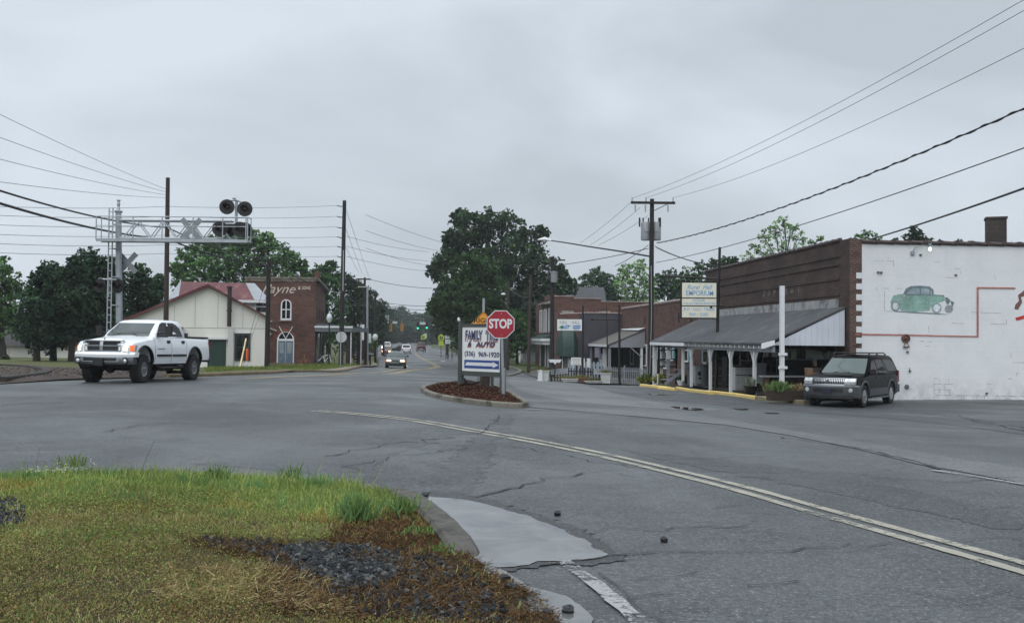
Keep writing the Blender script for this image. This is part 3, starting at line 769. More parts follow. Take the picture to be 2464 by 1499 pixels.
# ballast stones: angular lumps
def stones(name, polys, n, smin, smax, label, cols, zf, cat='gravel', seed=5, press=.25):
    r = np.random.default_rng(seed); base = np.array([(1,0,0),(-1,0,0),(0,1,0),(0,-1,0),(0,0,1),(0,0,-1),(.7,.7,.5),(-.7,.6,.6),(.6,-.7,.6),(-.7,-.7,.4)], float)
    bmq = bmesh.new()
    for b in base: bmq.verts.new(b)
    h_ = bmesh.ops.convex_hull(bmq, input=bmq.verts[:]); bmq.verts.ensure_lookup_table(); bmq.verts.index_update()
    tri = np.array([[v.index for v in f.verts] for f in bmq.faces]); bv = np.array([v.co[:] for v in bmq.verts]); bmq.free()
    pts = np.concatenate([scatter_in(pl, int(n*w_), r) for pl, w_ in polys]); N = len(pts)
    s = r.gamma(3.5, .28, N); s = smin+(smax-smin)*np.clip(s/2.4, 0, 1)
    q = bv[None]*(1+r.normal(0, .28, (N, len(bv), 3))); q = q*s[:, None, None]*r.uniform(.55, 1.25, (N, 1, 3))
    ang = r.uniform(0, 6.28, N); ca, sa = np.cos(ang), np.sin(ang); tl = r.uniform(-.6, .6, N); ct, stt = np.cos(tl), np.sin(tl)
    X_ = q[..., 0]*ca[:, None]-q[..., 1]*sa[:, None]; Y_ = q[..., 0]*sa[:, None]+q[..., 1]*ca[:, None]; Z_ = q[..., 2]
    X2 = X_*ct[:, None]+Z_*stt[:, None]; Z2 = -X_*stt[:, None]+Z_*ct[:, None]
    q = np.stack([X2+pts[:, 0:1], Y_+pts[:, 1:2], Z2+(zf(pts[:, 0], pts[:, 1])+s*press)[:, None]], -1)
    V = q[:, tri.reshape(-1)].reshape(-1, 3)
    C = lincol(cols, N, r, .3); C = np.repeat(C, len(tri)*3, 0)
    return tag(cards(name, V, None, C, STONE, nper=3), label, cat)
q = NM('stone'); a_ = q.n('ShaderNodeAttribute'); a_.attribute_name = 'Col'; q.col(q.mix(q.ramp(q.noise(q.obj(), 60, 3), [(.3, .5), (.7, 0.0)]), a_.outputs['Color'], (.012, .013, .014))); q.set(.8); q.b.inputs['Specular IOR Level'].default_value = .2; STONE = q.m
GC = ['#33373a', '#3a3e40', '#45494b', '#2c2f31', '#55585a', '#3c4043', '#1d2023', '#2c3033', '#34383a', '#202326', '#3a3d3d', '#24272a', '#1d2023', '#2c3033', '#191c1f', '#171a1c', '#24272a', '#1d2023', '#2c3033', '#5d5e5b', '#66615a']
stones('gravel', [(stones_w[0], .30), (core, .50), (stones_w[1], .06), (stones_w[2], .14)], 5600, .007, .028, 'dark blue grey railway ballast stones scattered in the foreground', GC, H)
rail_w = [ground(*q) for q in [(-40, 922), (100, 914), (380, 904), (380, 893), (120, 893), (-40, 890)]]
stones('gravel', [(rail_w, 1)], 4200, .02, .065, 'brown dusty ballast on the rail bed behind the white pickup', ['#4a423c', '#5a5048', '#3a3430', '#6b6258', '#2c2826'], lambda x, y: gzs(x, y)+.08, seed=8)
# loose lumps lying on the asphalt, each one a thing
bits = [('black lump of asphalt standing in the narrow puddle, farther of two', 1214, 1400, .035), ('black lump of asphalt standing in the narrow puddle, nearer of two', 1232, 1420, .034),
 ('dark stone at the right rim of the narrow puddle at the bottom', 1368, 1477, .035), ('dark flat stone at the bottom centre in shallow water', 1318, 1482, .026),
 ('small dark pebble on open asphalt right of the big puddle', 1598, 1304, .03), ('tiny dark pebble on asphalt beyond the big puddle', 1342, 1240, .032), ('small dark chip at the far rim of the big puddle', 1022, 1196, .035)]
smat = pm('tar_lump', '#1b1c1e', .5, var=.4, scale=30)
for i, (lb, px, py, s) in enumerate(bits):
    x, y = ground(px, py); m = MB(); n_ = 7; rr = random.Random(i)
    prof = [(s*.9, -.03), (s*1.1, s*.25), (s*1.0, s*.6), (s*.6, s*.85), (.002, s*.88)]
    m.lathe(prof, (0, 0, 0), n_); m.v = [(a*(1+rr.uniform(-.28, .28)), b*(1+rr.uniform(-.28, .28)), c*(1+rr.uniform(-.2, .2))) for a, b, c in m.v]
    o = m.build('asphalt_lump', smat, loc=(x, y, gz(x, y)+.02)); tag(o, lb, 'stone', 'loose lumps on the asphalt')

# puddles
q = NM('puddle_water'); v = q.obj()
q.col(q.ramp(q.noise(v, 1.6, 6, .65, .6), [(.36, (.035, .037, .038)), (.60, (.12, .122, .12))])); q.set(.03); q.b.inputs['IOR'].default_value = 1.5
q.b.inputs['Specular IOR Level'].default_value = .6
cz0_ = q.n('ShaderNodeCombineXYZ'); cz0_.inputs[2].default_value = 1.0; bq = q.n('ShaderNodeBump'); bq.inputs['Strength'].default_value = .05; bq.inputs['Distance'].default_value = .01; q.l(q.noise(v, 5, 3), bq.inputs['Height']); q.l(cz0_.outputs[0], bq.inputs['Normal']); q.l(bq.outputs[0], q.b.inputs['Normal']); WATER = q.m
q = NM('black_water'); q.col((.01, .011, .012)); q.set(.03); DWATER = q.m
M_damp = asphalt('damp_asphalt', '#232526', '#1b1d1e', '#2b2d2e')
for nd in M_damp.node_tree.nodes:
    if nd.type == 'BSDF_PRINCIPLED': 
        for lk in list(nd.inputs['Roughness'].links): M_damp.node_tree.links.remove(lk)
        nd.inputs['Roughness'].default_value = .42
def puddle(pts, m_, jit=.035, z=.012, it=2, step=.07):
    w_ = smoothpts([ground(*q) for q in pts]+[ground(*pts[0])], it); w_ = resample(w_, step)[:-1]
    rr = random.Random(len(w_)); ph = [rr.uniform(0, 6.28) for _ in range(4)]
    out = [(a.x+jit*(math.sin(i*.31+ph[0])*.4+math.sin(i*.83+ph[1])*.4+rr.gauss(0, .35)), a.y+jit*(math.sin(i*.37+ph[2])*.4+math.sin(i*1.1+ph[3])*.35+rr.gauss(0, .35))) for i, a in enumerate(w_)]
    return region('puddle', out, m_, z, .5)
dmp = lambda pts, k: [(sum(q[0] for q in pts)/len(pts)+(p_[0]-sum(q[0] for q in pts)/len(pts))*k, sum(q[1] for q in pts)/len(pts)+(p_[1]-sum(q[1] for q in pts)/len(pts))*k) for p_ in pts]
pa_ = [(985, 1196), (1030, 1190), (1130, 1198), (1205, 1214), (1275, 1236), (1350, 1258), (1415, 1288), (1450, 1318), (1500, 1336), (1470, 1350), (1400, 1356), (1300, 1358), (1240, 1368), (1160, 1372), (1110, 1352), (1085, 1310), (1040, 1260)]
w_ = resample(smoothpts([ground(*q) for q in dmp(pa_, 1.07)]+[ground(*dmp(pa_, 1.07)[0])], 2), .06)[:-1]
region('damp_patch', [(a.x+rnd.gauss(0, .035), a.y+rnd.gauss(0, .035)) for a in w_], M_damp, .007, .5)
puddle([(965, 1194), (1030, 1196), (1130, 1205), (1200, 1222), (1260, 1243), (1330, 1265), (1395, 1295), (1430, 1322), (1462, 1337), (1440, 1346), (1360, 1352), (1300, 1354), (1240, 1366), (1160, 1370), (1110, 1352), (1085, 1310), (1040, 1260), (990, 1218)], WATER, .03)
puddle([(1150, 1366), (1200, 1368), (1238, 1395), (1290, 1420), (1370, 1440), (1420, 1470), (1440, 1530), (1290, 1530), (1275, 1450), (1200, 1400)], WATER, .03)
puddle([(1612, 978), (1650, 980), (1695, 984), (1690, 988), (1650, 987), (1622, 982)], DWATER, .02)
puddle([(1758, 982), (1790, 983), (1806, 986), (1780, 987.5)], DWATER, .02)
puddle([(1838, 993.5), (1880, 994.5), (1872, 996), (1846, 995.5)], DWATER, .02)
puddle([(1556, 948), (1575, 949), (1612, 951), (1606, 952.5), (1570, 951)], DWATER, .03)
# ================================================================ BUILDINGS
M_bdark = brick('dark_brick', '#3c2722', '#271a17', '#5c4e46', grime='#1b1413', grime_at=.52)
M_bred = brick('red_brick', '#522e27', '#38211d', '#705a50', grime='#33201c', grime_at=.60)
M_bpayne = brick('old_red_brick', '#4f3028', '#39241f', '#6b5044', grime='#2e1c18', grime_at=.56, bump=.15)
M_cmu = brick('painted_block_wall', '#a9aaa8', '#9c9d9b', '#8b8c8b', bw=.41, bh=.205, msize=.012, paint='#cfd2d4', worn=.70, grime='#b3b4b2', grime_at=.7, bump=.10)
M_whitew = pm('white_painted_wood', '#cfd2d4', .6, var=.08, scale=2, stretch=(3, 3, .6), dirt=('#85868a', 2.6, .64))
M_white = pm('white_paint', '#c6c9cc', .5, var=.06, scale=2)
M_cream = pm('cream_metal_siding', '#d3d2cb', .6, var=.06, scale=.8, stretch=(1, 1, .3), dirt=('#a5a199', .9, .66))
M_greyw = pm('grey_painted_wood', '#7e8288', .7, var=.12, scale=2, dirt=('#5e6166', 2, .58))
M_greywall = pm('purple_grey_paint', '#38383f', .8, var=.12, scale=1.5, dirt=('#34343a', 1.0, .55))
M_redroof = pm('rusty_red_roof', '#54282a', .7, var=.25, scale=1.2, dirt=('#6e4a45', 1.3, .52), stretch=(1, .3, 1))
M_galv = pm('galvanised_roof', '#8d9196', .4, .3, var=.12, scale=1.2)
M_shing = pm('grey_shingles', '#3f4144', .85, var=.2, scale=2.5, bump=.5, dirt=('#54565a', .9, .52))
M_shingb = pm('brown_grey_shingles', '#57534f', .85, var=.2, scale=2.5, bump=.5)
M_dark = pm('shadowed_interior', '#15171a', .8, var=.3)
M_dwood = pm('dark_wood', '#2c221d', .8, var=.35, scale=3, stretch=(4, 4, .6))
M_tile = pm('coping_tile', '#3f3331', .6, var=.3, scale=4)
M_stone = pm('limestone', '#86817a', .8, var=.15, scale=3, dirt=('#55514b', 2, .56))
M_green = pm('dark_green_door', '#17332c', .45, var=.15, scale=2)
M_teal = pm('teal_shutter', '#2d7780', .6, var=.2, scale=3)
M_glass = glass()
M_blue = pm('faded_blue_door', '#56697a', .6, var=.18, scale=3, stretch=(2, 2, .7), dirt=('#74828c', 3, .56))
M_awn = pm('dark_green_awning', '#1c3731', .55, var=.25, scale=2)
M_steel = pm('galvanised_steel', '#8f9499', .45, .6, var=.12, scale=4)
M_blk = pm('black_metal', '#0f1011', .45, .2, var=.3, scale=5)
AX = math.atan(-(1024-CXP)/FPX)         # the shop row runs away at this angle
def rowpt(x, y):                          # shop row frame (x to the right, y away) -> world
    c, s = math.cos(AX), math.sin(AX); return (C0.x+x*c-y*s, C0.y+x*s+y*c)
C0 = P(2045, 958, 38.5); C0.z = gz(C0.x, C0.y)
ROOF = P(2060, 574, 38.5).z               # parapet level of the emporium
H1 = ROOF-C0.z
def px_on_row(px, x=0.0):                 # distance along the row at which picture column px meets the line x
    lo, hi = -10, 120
    for _ in range(50):
        md = (lo+hi)/2; wx, wy = rowpt(x, md); d = Vector((wx, wy, 1.5))-CAMP
        q = CXP+FPX*d.dot(_r)/d.dot(_f)
        if q > px: lo = md
        else: hi = md
    return lo
def zrel(px, py, x, y, base):             # height above base of the picture point (px,py) on the vertical line (x,y) of the row
    wx, wy = rowpt(x, y); return P(px, py, wy).z-base

# --- emporium building: white side wall facing us, dark brick front down the street
EL = 19.9
emp = thing('shop_building', 'long brick shop with white painted side wall and faded green car mural', 'building', (C0.x, C0.y, C0.z), AX)
m = MB(); m.box(.0, .35, .03, EL, -.5, H1)                       # street front
m.box(-.03, .0, 0, .9, -.5, H1)   # corner pier
for z in (H1-.62, H1-.95, H1-1.5, H1-2.1): m.box(-.045, .0, .9, EL, z, z+.075)   # corbel bands
m.build('wall', M_bdark, emp)
m = MB(); m.box(.44, 14.5, -.035, .25, -.5, H1-.14)
m.build('side_wall', M_cmu, emp)['label'] = 'white painted block side wall with worn patches'
m = MB(); m.box(14.2, 14.5, .25, 24, -.5, H1-.4).box(.3, 14.2, EL-.3, EL, -.5, H1-.4).box(.3, 14.2, .25, EL-.3, H1-.9, H1-.8)
m.build('roof', M_shing, emp)
# quoins where white paint wraps onto the brick corner
m = MB()
for i in range(8):
    z = 2.15+i*.405
    m.box(.22, .46, -.060, -.0365, z-.42, z-.20)
m.build('corner_brickwork', M_white, emp)
m = MB(); m.box(-.03, .439, -.050, .029, -.4, H1-.02)
m.build('corner_brick_strip', brick('corner_brick', '#432a24', '#38211c', '#75645b', msize=.016, grime='#241917', grime_at=.62), emp)
# coping of curved tiles along both edges
m = MB()
y = .42
while y < 14.4:
    m.path([(y+.02, -.06, H1-.13+.02), (y+.62, -.06, H1-.14)], [.085, .075], 8); m.box(y+.55, y+.67, -.16, .22, H1-.16, H1-.03); y += .62
m.build('coping', M_tile, emp); m = MB()
y = .9
while y < EL: m.path([(0, y, H1+.03), (0, y+.55, H1+.02)], [.09, .075], 6); y += .6
m.build('coping', M_tile, emp)
# mural and painted lines on the white wall (paint: thin sheets on the wall face)
def wallp(px, py, off=-.041):
    # picture point -> local (x, z) on the white wall plane
    wx0, wy0 = C0.x, C0.y
    d = ray(px, py); n_ = Vector((-math.sin(AX), math.cos(AX), 0)); t = (Vector((wx0, wy0, 0))-CAMP).dot(n_)/d.dot(n_)
    p = CAMP+d*t; e = Vector((math.cos(AX), math.sin(AX), 0)); return ((p-C0).dot(e), p.z-C0.z)
def wall_poly(mb, pts, off): mb.prism([(wallp(*p)[0], off, wallp(*p)[1]) for p in pts], (0, .003, 0))
def mural(name, colr, polys, off, worn=.5):
    q = NM(name); v = q.obj(); n = q.noise(v, 7, 6, .75, .3); n2 = q.noise(v, 1.6, 4)
    q.col(q.ramp(n2, [(.3, tuple(x*.8 for x in lin(colr))), (.7, tuple(min(1, x*1.35) for x in lin(colr)))])); q.set(.7)
    tb = q.n('ShaderNodeBsdfTransparent'); ms = q.n('ShaderNodeMixShader')
    q.l(q.ramp(n, [(worn-.14, .05), (worn+.16, .95)]), ms.inputs[0]); q.l(q.b.outputs[0], ms.inputs[2]); q.l(tb.outputs[0], ms.inputs[1]); q.l(ms.outputs[0], q.o.inputs[0])
    mb = MB()
    for p in polys: wall_poly(mb, p, off)
    return mb, q.m
S = .7551
def z7(l): return [((2500+x/2.237)*S, (650+y/2.237)*S) for x, y in l]
def ell(cx, cy, rx, ry, n=18, a0=0, a1=360): return [(cx+rx*math.cos(R(a0+(a1-a0)*i/n)), cy+ry*math.sin(R(a0+(a1-a0)*i/n))) for i in range(n)]
ml = []
ml.append(mural('mural_green', '#84a89d', [z7([(770, 655), (800, 645), (845, 640), (960, 640), (1040, 645), (1135, 650), (1140, 690), (1110, 700), (1060, 715), (1035, 745), (1030, 762), (930, 770), (825, 760), (815, 720), (795, 695), (770, 700), (758, 720), (752, 700)])], -.040, .46))
ml.append(mural('mural_dark', '#6c7c84', [z7([(842, 642), (862, 603), (900, 585), (960, 582), (1030, 588), (1058, 612), (1060, 645), (1046, 645), (1040, 618), (1020, 606), (960, 602), (908, 604), (884, 618), (866, 642)]),
    z7([(958, 598), (968, 598), (968, 642), (958, 642)]), z7([(1028, 605), (1036, 605), (1040, 645), (1032, 645)]), z7([(860, 642), (1130, 650), (1130, 656), (860, 649)]),
    z7([(752, 735), (790, 762), (930, 770), (1100, 780), (1170, 788), (1100, 788), (920, 778), (780, 768)]), z7([(1140, 665), (1160, 668), (1180, 690), (1160, 720), (1145, 700)]), z7([(1180, 690), (1205, 700), (1195, 735), (1185, 715)])], -.0445, .40))
ml.append(mural('mural_wheel', '#8d979c', [z7(ell(787, 728, 33, 38)), z7(ell(1080, 742, 36, 38)), z7(ell(1168, 748, 30, 28))], -.049, .46))
ml.append(mural('mural_glass', '#93a3ab', [z7([(882, 618), (905, 603), (956, 601), (956, 642), (868, 642)]), z7([(968, 601), (1022, 606), (1038, 620), (1040, 644), (968, 643)])], -.0415, .42))
ml.append(mural('mural_pale', '#c5cdd1', [z7(ell(787, 728, 20, 25)), z7(ell(1080, 742, 24, 26))], -.053, .40))
for i, (mb, mt) in enumerate(ml): 
    o = mb.build('mural', mt, emp)
mb, mt = mural('mural_red', '#a3655a', [z7([(500, 924), (545, 924), (830, 928), (1120, 936), (1365, 940), (1365, 592), (1640, 596), (1640, 607), (1378, 604), (1378, 950), (1120, 945), (830, 938), (545, 935), (500, 935)])], -.062, .38)
mb.build('painted_line', mt, emp)
mb, mt = mural('mural_brown', '#6b4a48', [z7([(1660, 650), (1680, 635), (1710, 610), (1760, 600), (1760, 640), (1710, 655), (1680, 665), (1690, 700), (1660, 755), (1635, 750), (1640, 720), (1668, 690)])], -.0435, .25)
mb.build('mural_letter', mt, emp)
mb, mt = mural('mural_letter_red', '#b0302c', [z7([(1640, 812), (1680, 800), (1760, 775), (1760, 800), (1690, 822), (1650, 832)])], -.0475, .25)
mb.build('mural_letter', mt, emp)
# bare block joints where the paint has gone
m = MB()
def joint(a, b, w=.012):
    (x0, z0), (x1, z1) = wallp(*z7([a])[0]), wallp(*z7([b])[0])
    n_ = max(2, int(math.hypot(x1-x0, z1-z0)/.09)); rr = rnd
    for i in range(n_):
        if rr.random() < .18: continue
        t0, t1 = i/n_, (i+1)/n_; ww = w*rr.uniform(.5, 1.2)
        xa, za, xb, zb = x0+(x1-x0)*t0, z0+(z1-z0)*t0, x0+(x1-x0)*t1, z0+(z1-z0)*t1
        dx, dz = (0, ww/2) if abs(xb-xa) > abs(zb-za) else (ww/2, 0)
        m.add([(xa-dx, -.0385, za-dz), (xb+dx*0-dx, -.0385, zb-dz), (xb+dx, -.0385, zb+dz), (xa+dx, -.0385, za+dz)], [(0, 1, 2, 3)])
for a, b in [((1062, 1243), (1095, 1243)), ((1140, 1243), (1168, 1243)), ((1062, 1282), (1205, 1283)), ((1062, 1322), (1185, 1324)), ((1062, 1362), (1250, 1364)), ((1062, 1243), (1062, 1390)), ((1100, 1246), (1100, 1282)), ((1168, 1246), (1168, 1282)),
             ((1134, 1285), (1134, 1322)), ((1100, 1325), (1100, 1362)), ((1172, 1325), (1172, 1362)), ((1258, 1364), (1707, 1370)), ((1258, 1364), (1258, 1390)), ((1340, 1366), (1340, 1392)), ((1420, 1366), (1420, 1392)), ((1500, 1367), (1500, 1393)), ((1590, 1368), (1590, 1393)),
             ((1585, 1245), (1615, 1245)), ((1650, 1205), (1650, 1245)), ((1650, 1205), (1685, 1207)), ((1610, 1055), (1610, 1125)), ((1620, 1130), (1707, 1130)), ((1465, 855), (1580, 857)), ((1578, 825), (1578, 855)), ((1190, 850), (1280, 852)), ((1325, 772), (1540, 778)), ((1535, 672), (1538, 690)),
             ((1210, 462), (1250, 462)), ((1250, 462), (1250, 498)), ((1120, 524), (1200, 526)), ((1065, 415), (1120, 417)), ((1300, 418), (1318, 420)), ((640, 408), (775, 409)), ((775, 410), (775, 448)), ((735, 378), (735, 395)), ((1023, 872), (1026, 918)), ((960, 978), (1045, 982)), ((985, 1012), (1028, 1012)),
             ((695, 603), (840, 604)), ((710, 605), (710, 765)), ((710, 765), (800, 768)), ((653, 595), (655, 655)), ((1435, 1280), (1480, 1283)), ((1490, 500), (1500, 540)), ((905, 772), (1010, 776))]: joint(a, b)
m.build('mortar_joint', pm('bare_joint', '#62605e', .9, var=.3), emp)
# small fittings on the wall
m = MB(); x, z = wallp(*z7([(859, 958)])[0]); m.lathe([(.17, -.04), (.17, -.09), (.12, -.10), (.12, -.06), (.06, -.06), (.05, -.16), (.02, -.17)], (x, 0, z), 14, 'Y').tube((x, -.1, z-.1), (x-.1, -.1, z-.3), .014).tube((x, -.1, z-.1), (x+.12, -.1, z-.3), .014).box(x-.1, x+.12, -.13, -.06, z-.34, z-.30)
m.build('round_fitting', pm('rusty_iron', '#5d443c', .8, var=.4, scale=8), emp)
m = MB(); x, z = wallp(*z7([(867, 1302)])[0]); m.lathe([(.09, -.04), (.09, -.07), (.05, -.08)], (x, 0, z), 12, 'Y')
x, z = wallp(*z7([(887, 1190)])[0]); m.lathe([(.035, -.04), (.05, -.09), (.02, -.12)], (x, 0, z), 8, 'Y').box(x-.012, x+.012, -.06, -.04, z, z+.12)
for a in [(663, 488), (685, 490), (1216, 508), (965, 365), (1435, 1348), (872, 1055)]:
    x, z = wallp(*z7([a])[0]); m.box(x-.04, x+.04, -.09, -.04, z-.035, z+.035)
m.build('wall_fitting', pm('grey_fitting', '#55585b', .6, var=.3), emp)
# lamp under the coping
x, z = wallp(*z7([(1014, 300)])[0]); z2 = wallp(*z7([(1014, 330)])[0])[1]
m = MB(); m.tube((x, -.1, z-.02), (x, -.25, z+.02), .03).tube((x, -.25, z+.08), (x, -.25, z-.03), .07, .06); lf = m.build('lamp_holder', M_steel, emp)
m = MB(); m.ball((x, -.25, z2+.02), .06, 10, 8, (1, 1, 1.3)); m.build('bulb', pm('lit_bulb', '#e8f5e0', .3, emit='#e8ffe0', es=1.0), lf, smooth=True)
m = MB(); m.path([(x-.6, -.07, z-.28), (x-.5, -.12, z-.05), (x-.2, -.2, z+.0)], .018); m.box(x-.66, x-.52, -.10, -.04, z-.36, z-.22); m.build('conduit', M_steel, emp)
# white flashing band and painted words fading on the brick
m = MB(); fb = zrel(2038, 740, 0, px_on_row(2038), C0.z)
m.box(-.075, -.0, 1.0, EL-.2, fb-.0, fb+.36); m.build('flashing', pm('worn_white_band', '#8d8f90', .7, var=.2, scale=2, dirt=('#5a5a5a', 1.5, .5)), emp)
m = MB()
T = Matrix.Rotation(-math.pi/2, 4, 'Z')
m.M = Matrix.Translation((-.006, 8.2, fb+.85)) @ T
m.text('DRUG STORE', 0, 0, 5.2, .34, 0, .01)
q = NM('ghost_paint'); q.col((.22, .19, .17)); tb = q.n('ShaderNodeBsdfTransparent'); ms = q.n('ShaderNodeMixShader'); q.l(q.ramp(q.noise(q.obj(), 4, 5, .7), [(.45, 0.0), (.62, .5)]), ms.inputs[0]); q.l(q.b.outputs[0], ms.inputs[2]); q.l(tb.outputs[0], ms.inputs[1]); q.l(ms.outputs[0], q.o.inputs[0])
GHOST = q.m
# (the faded words themselves are not readable in the photograph: only smudges of paint remain)
m = MB()
for k in range(7): 
    yy = 5.2+k*.75; m.box(-.006, -.001, yy, yy+.35, fb+.78, fb+1.08)
m.build('faded_lettering', GHOST, emp)
# shop front under the porch: brick with windows at the far half, dark glazing at the near half
yA = px_on_row(1740)
m = MB(); 
for a, b in [(1.2, 4.4), (4.7, 8.6), (9.0, 10.8)]: m.box(-.05, -.012, a, b, .75, 2.6)
m.build('shop_window', M_glass, emp)
m = MB()
for a in (1.15, 4.45, 8.65, 10.8): m.box(-.07, -.013, a, a+.12, .1, 2.75)
m.box(-.07, -.013, 1.27, 10.8, 2.62, 2.72).box(-.07, -.013, 1.27, 10.8, .62, .74); m.build('window_frame', M_dwood, emp)
wins = [(px_on_row(1658), 1.0), (px_on_row(1620)-.2, 1.1), (px_on_row(1700)-.6, 1.0), (px_on_row(1592), .8)]
for y0, w_ in wins:
    m = MB(); m.box(-.07, -.01, y0, y0+w_, .95, 2.2)
    w1 = m.build('window', M_glass, emp)
    m = MB(); m.box(-.10, -.01, y0-.12, y0-.001, .86, 2.3).box(-.10, -.01, y0+w_+.001, y0+w_+.12, .86, 2.3).box(-.09, -.012, y0, y0+w_, .84, .949).box(-.09, -.012, y0, y0+w_, 2.201, 2.29).box(-.09, -.071, y0, y0+w_, 1.55, 1.59)
    m.build('frame', M_whitew, w1)
    m = MB(); m.box(-.085, -.03, y0-.42, y0-.125, .9, 2.25).box(-.085, -.03, y0+w_+.125, y0+w_+.42, .9, 2.25); m.build('shutter', M_teal, w1)
# porch
PD = 2.88; y0p, y1p = px_on_row(2038), EL+.2
eg = gz(*rowpt(-PD, y0p+2))-C0.z
ze = zrel(1874, 827, -PD, y0p, C0.z); zt = fb+.02
m = MB()
def slab(x0, z0, x1, z1, ya, yb, t): m.add([(x0, ya, z0), (x1, ya, z1), (x1, yb, z1), (x0, yb, z0), (x0, ya, z0-t), (x1, ya, z1-t), (x1, yb, z1-t), (x0, yb, z0-t)], [(0, 1, 2, 3), (7, 6, 5, 4), (0, 4, 5, 1), (1, 5, 6, 2), (2, 6, 7, 3), (3, 7, 4, 0)])
dz = .02
slab(-PD-.25, ze+.02, -.08, zt, y0p-.05, y1p, .07)
m.v = [(a, b+0, c-(.05*math.sin((b-y0p)/(y1p-y0p)*math.pi) if a < -1 else 0)) for a, b, c in m.v]
m.build('porch_roof', M_shing, emp)
m = MB(); m.prism([(-PD-.02, y0p-.02, ze-.06), (-.1, y0p-.02, ze-.06), (-.1, y0p-.02, zt-.09), (-PD-.02, y0p-.02, ze-.03)], (0, .05, 0))
gable_m = pm('white_boarding', '#b9bfc8', .5, var=.08, scale=1); ge = m.build('porch_gable', gable_m, emp)
m = MB()
k = -PD+.16
while k < -.15: m.box(k, k+.010, y0p-.024, y0p-.0205, ze-.055, ze-.03+(zt-.09-ze+.03)*((k+PD)/(PD-.1))); k += .22
m.build('board_gap', pm('board_gap', '#9ba1a8', .8), ge)
# side lights of the gable boards: fascia, rafters and beam
m = MB(); m.add([(-PD-.45, y0p-.10, ze-.20), (-PD-.45, y0p-.10, ze-.0), (-PD+.05, y0p-.10, ze+.13), (-PD+.05, y0p-.10, ze-.05), (-PD-.45, y0p-.03, ze-.20), (-PD-.45, y0p-.03, ze-.0), (-PD+.05, y0p-.03, ze+.13), (-PD+.05, y0p-.03, ze-.05)], [(0, 1, 2, 3), (7, 6, 5, 4), (0, 4, 5, 1), (1, 5, 6, 2), (2, 6, 7, 3), (3, 7, 4, 0)])
m.box(-PD-.28, -PD-.23, EL-7.4, y1p+.05, ze-.20, ze-.04); m.build('fascia', M_whitew, emp)
m = MB(); m.box(-PD+.0, -PD+.10, y0p, y1p, ze-.33, ze-.09); m.build('beam', M_greyw, emp)
for y in np.arange(y0p+.4, y1p-7, .62):
    m = MB(); m.box(-PD-.2, -PD-.001, y, y+.06, ze-.20, ze-.07); m.build('rafter_end', M_whitew, emp)
for px in (1815, 1758, 1709, 1663, 1643, 1592):
    y = px_on_row(px, -PD+.05); g = gz(*rowpt(-PD, y))-C0.z+.08
    m = MB(); m.box(-PD-.0, -PD+.12, y-.06, y+.06, g, ze-.33)
    m.v = list(m.v); pst = m.build('porch_post', M_whitew, emp)
    if px != 1643 and px != 1592:
        for sgn in (-1, 1):
            m = MB(); m.cbox((-PD+.05, y+sgn*.26, ze-.55), (.045, .045, .62), 0, sgn*-R(38), 0); m.build('brace', M_whitew, pst)
m = MB(); y = px_on_row(1588, -PD); g = gz(*rowpt(-PD, y))-C0.z; m.box(-PD-.12, -PD+.08, y1p-.2, y1p+.02, g, ze-.05).box(-PD-.16, -PD+.12, y1p-.24, y1p+.06, ze-.9, ze-.85); m.build('corner_board', M_whitew, emp)

# chimney on the roof
ch = P(2396, 590, 47); c0 = P(2375, 529, 47); c1 = P(2418, 590, 47)
t = tag(MB().box(-.42, .42, -.42, .42, -1.2, c0.z-c1.z-.0).box(-.46, .46, -.46, .46, c0.z-c1.z, c0.z-c1.z+.10).build('chimney', brick('chimney_block', '#332d29', '#3c3630', '#4a453e', bw=.4, bh=.2, grime='#1a1816', grime_at=.48), loc=(ch.x, ch.y, c1.z)), 'square grey block chimney above the white side wall', 'chimney')
t.rotation_euler[2] = R(-20)

# --- second brick shop of the row
B1 = px_on_row(1496)+.0
x_, y_ = rowpt(0, EL); z_ = gz(x_, y_)-.2
ROOF2 = P(1640, 723, rowpt(0, px_on_row(1640))[1]).z
shop2 = thing('shop_building', 'low red brick shop with stepped tile coping and small grey side porch', 'building', (x_, y_, z_), AX)
L2 = B1-EL; h2 = ROOF2-z_
m = MB(); m.box(0, .3, .02, L2, -.5, h2).box(.3, 12, L2-.3, L2, -.5, h2).box(.3, 12, .02, .3, -.5, h2-.3).box(0.3, 12, .3, L2-.3, h2-.6, h2-.5); m.build('wall', M_bred, shop2)
m = MB(); y = 0
while y < L2-.1: m.path([(0, y, h2+.03), (0, y+.8, h2+.02)], [.11, .09], 6); y += .86
m.build('coping', pm('pale_coping', '#8a7d78', .6, var=.3, scale=3), shop2)
for k in (3.0, 6.0, 14.0, 16.0):
    m = MB(); m.box(-.02, .0, k, k+.35, h2-1.35, h2-.75); m.build('vent_opening', M_dark, shop2)
for k in (9.5, 15.5, 20.0):
    m = MB(); m.box(-.04, 0, k, k+1.1, 1.0, 2.4); w1 = m.build('window', M_glass, shop2)
    m = MB(); m.box(-.07, 0, k-.1, k-.001, .92, 2.5).box(-.07, 0, k+1.101, k+1.2, .92, 2.5).box(-.06, 0, k, k+1.1, .9, .999).box(-.06, 0, k, k+1.1, 2.401, 2.5); m.build('frame', M_whitew, w1)
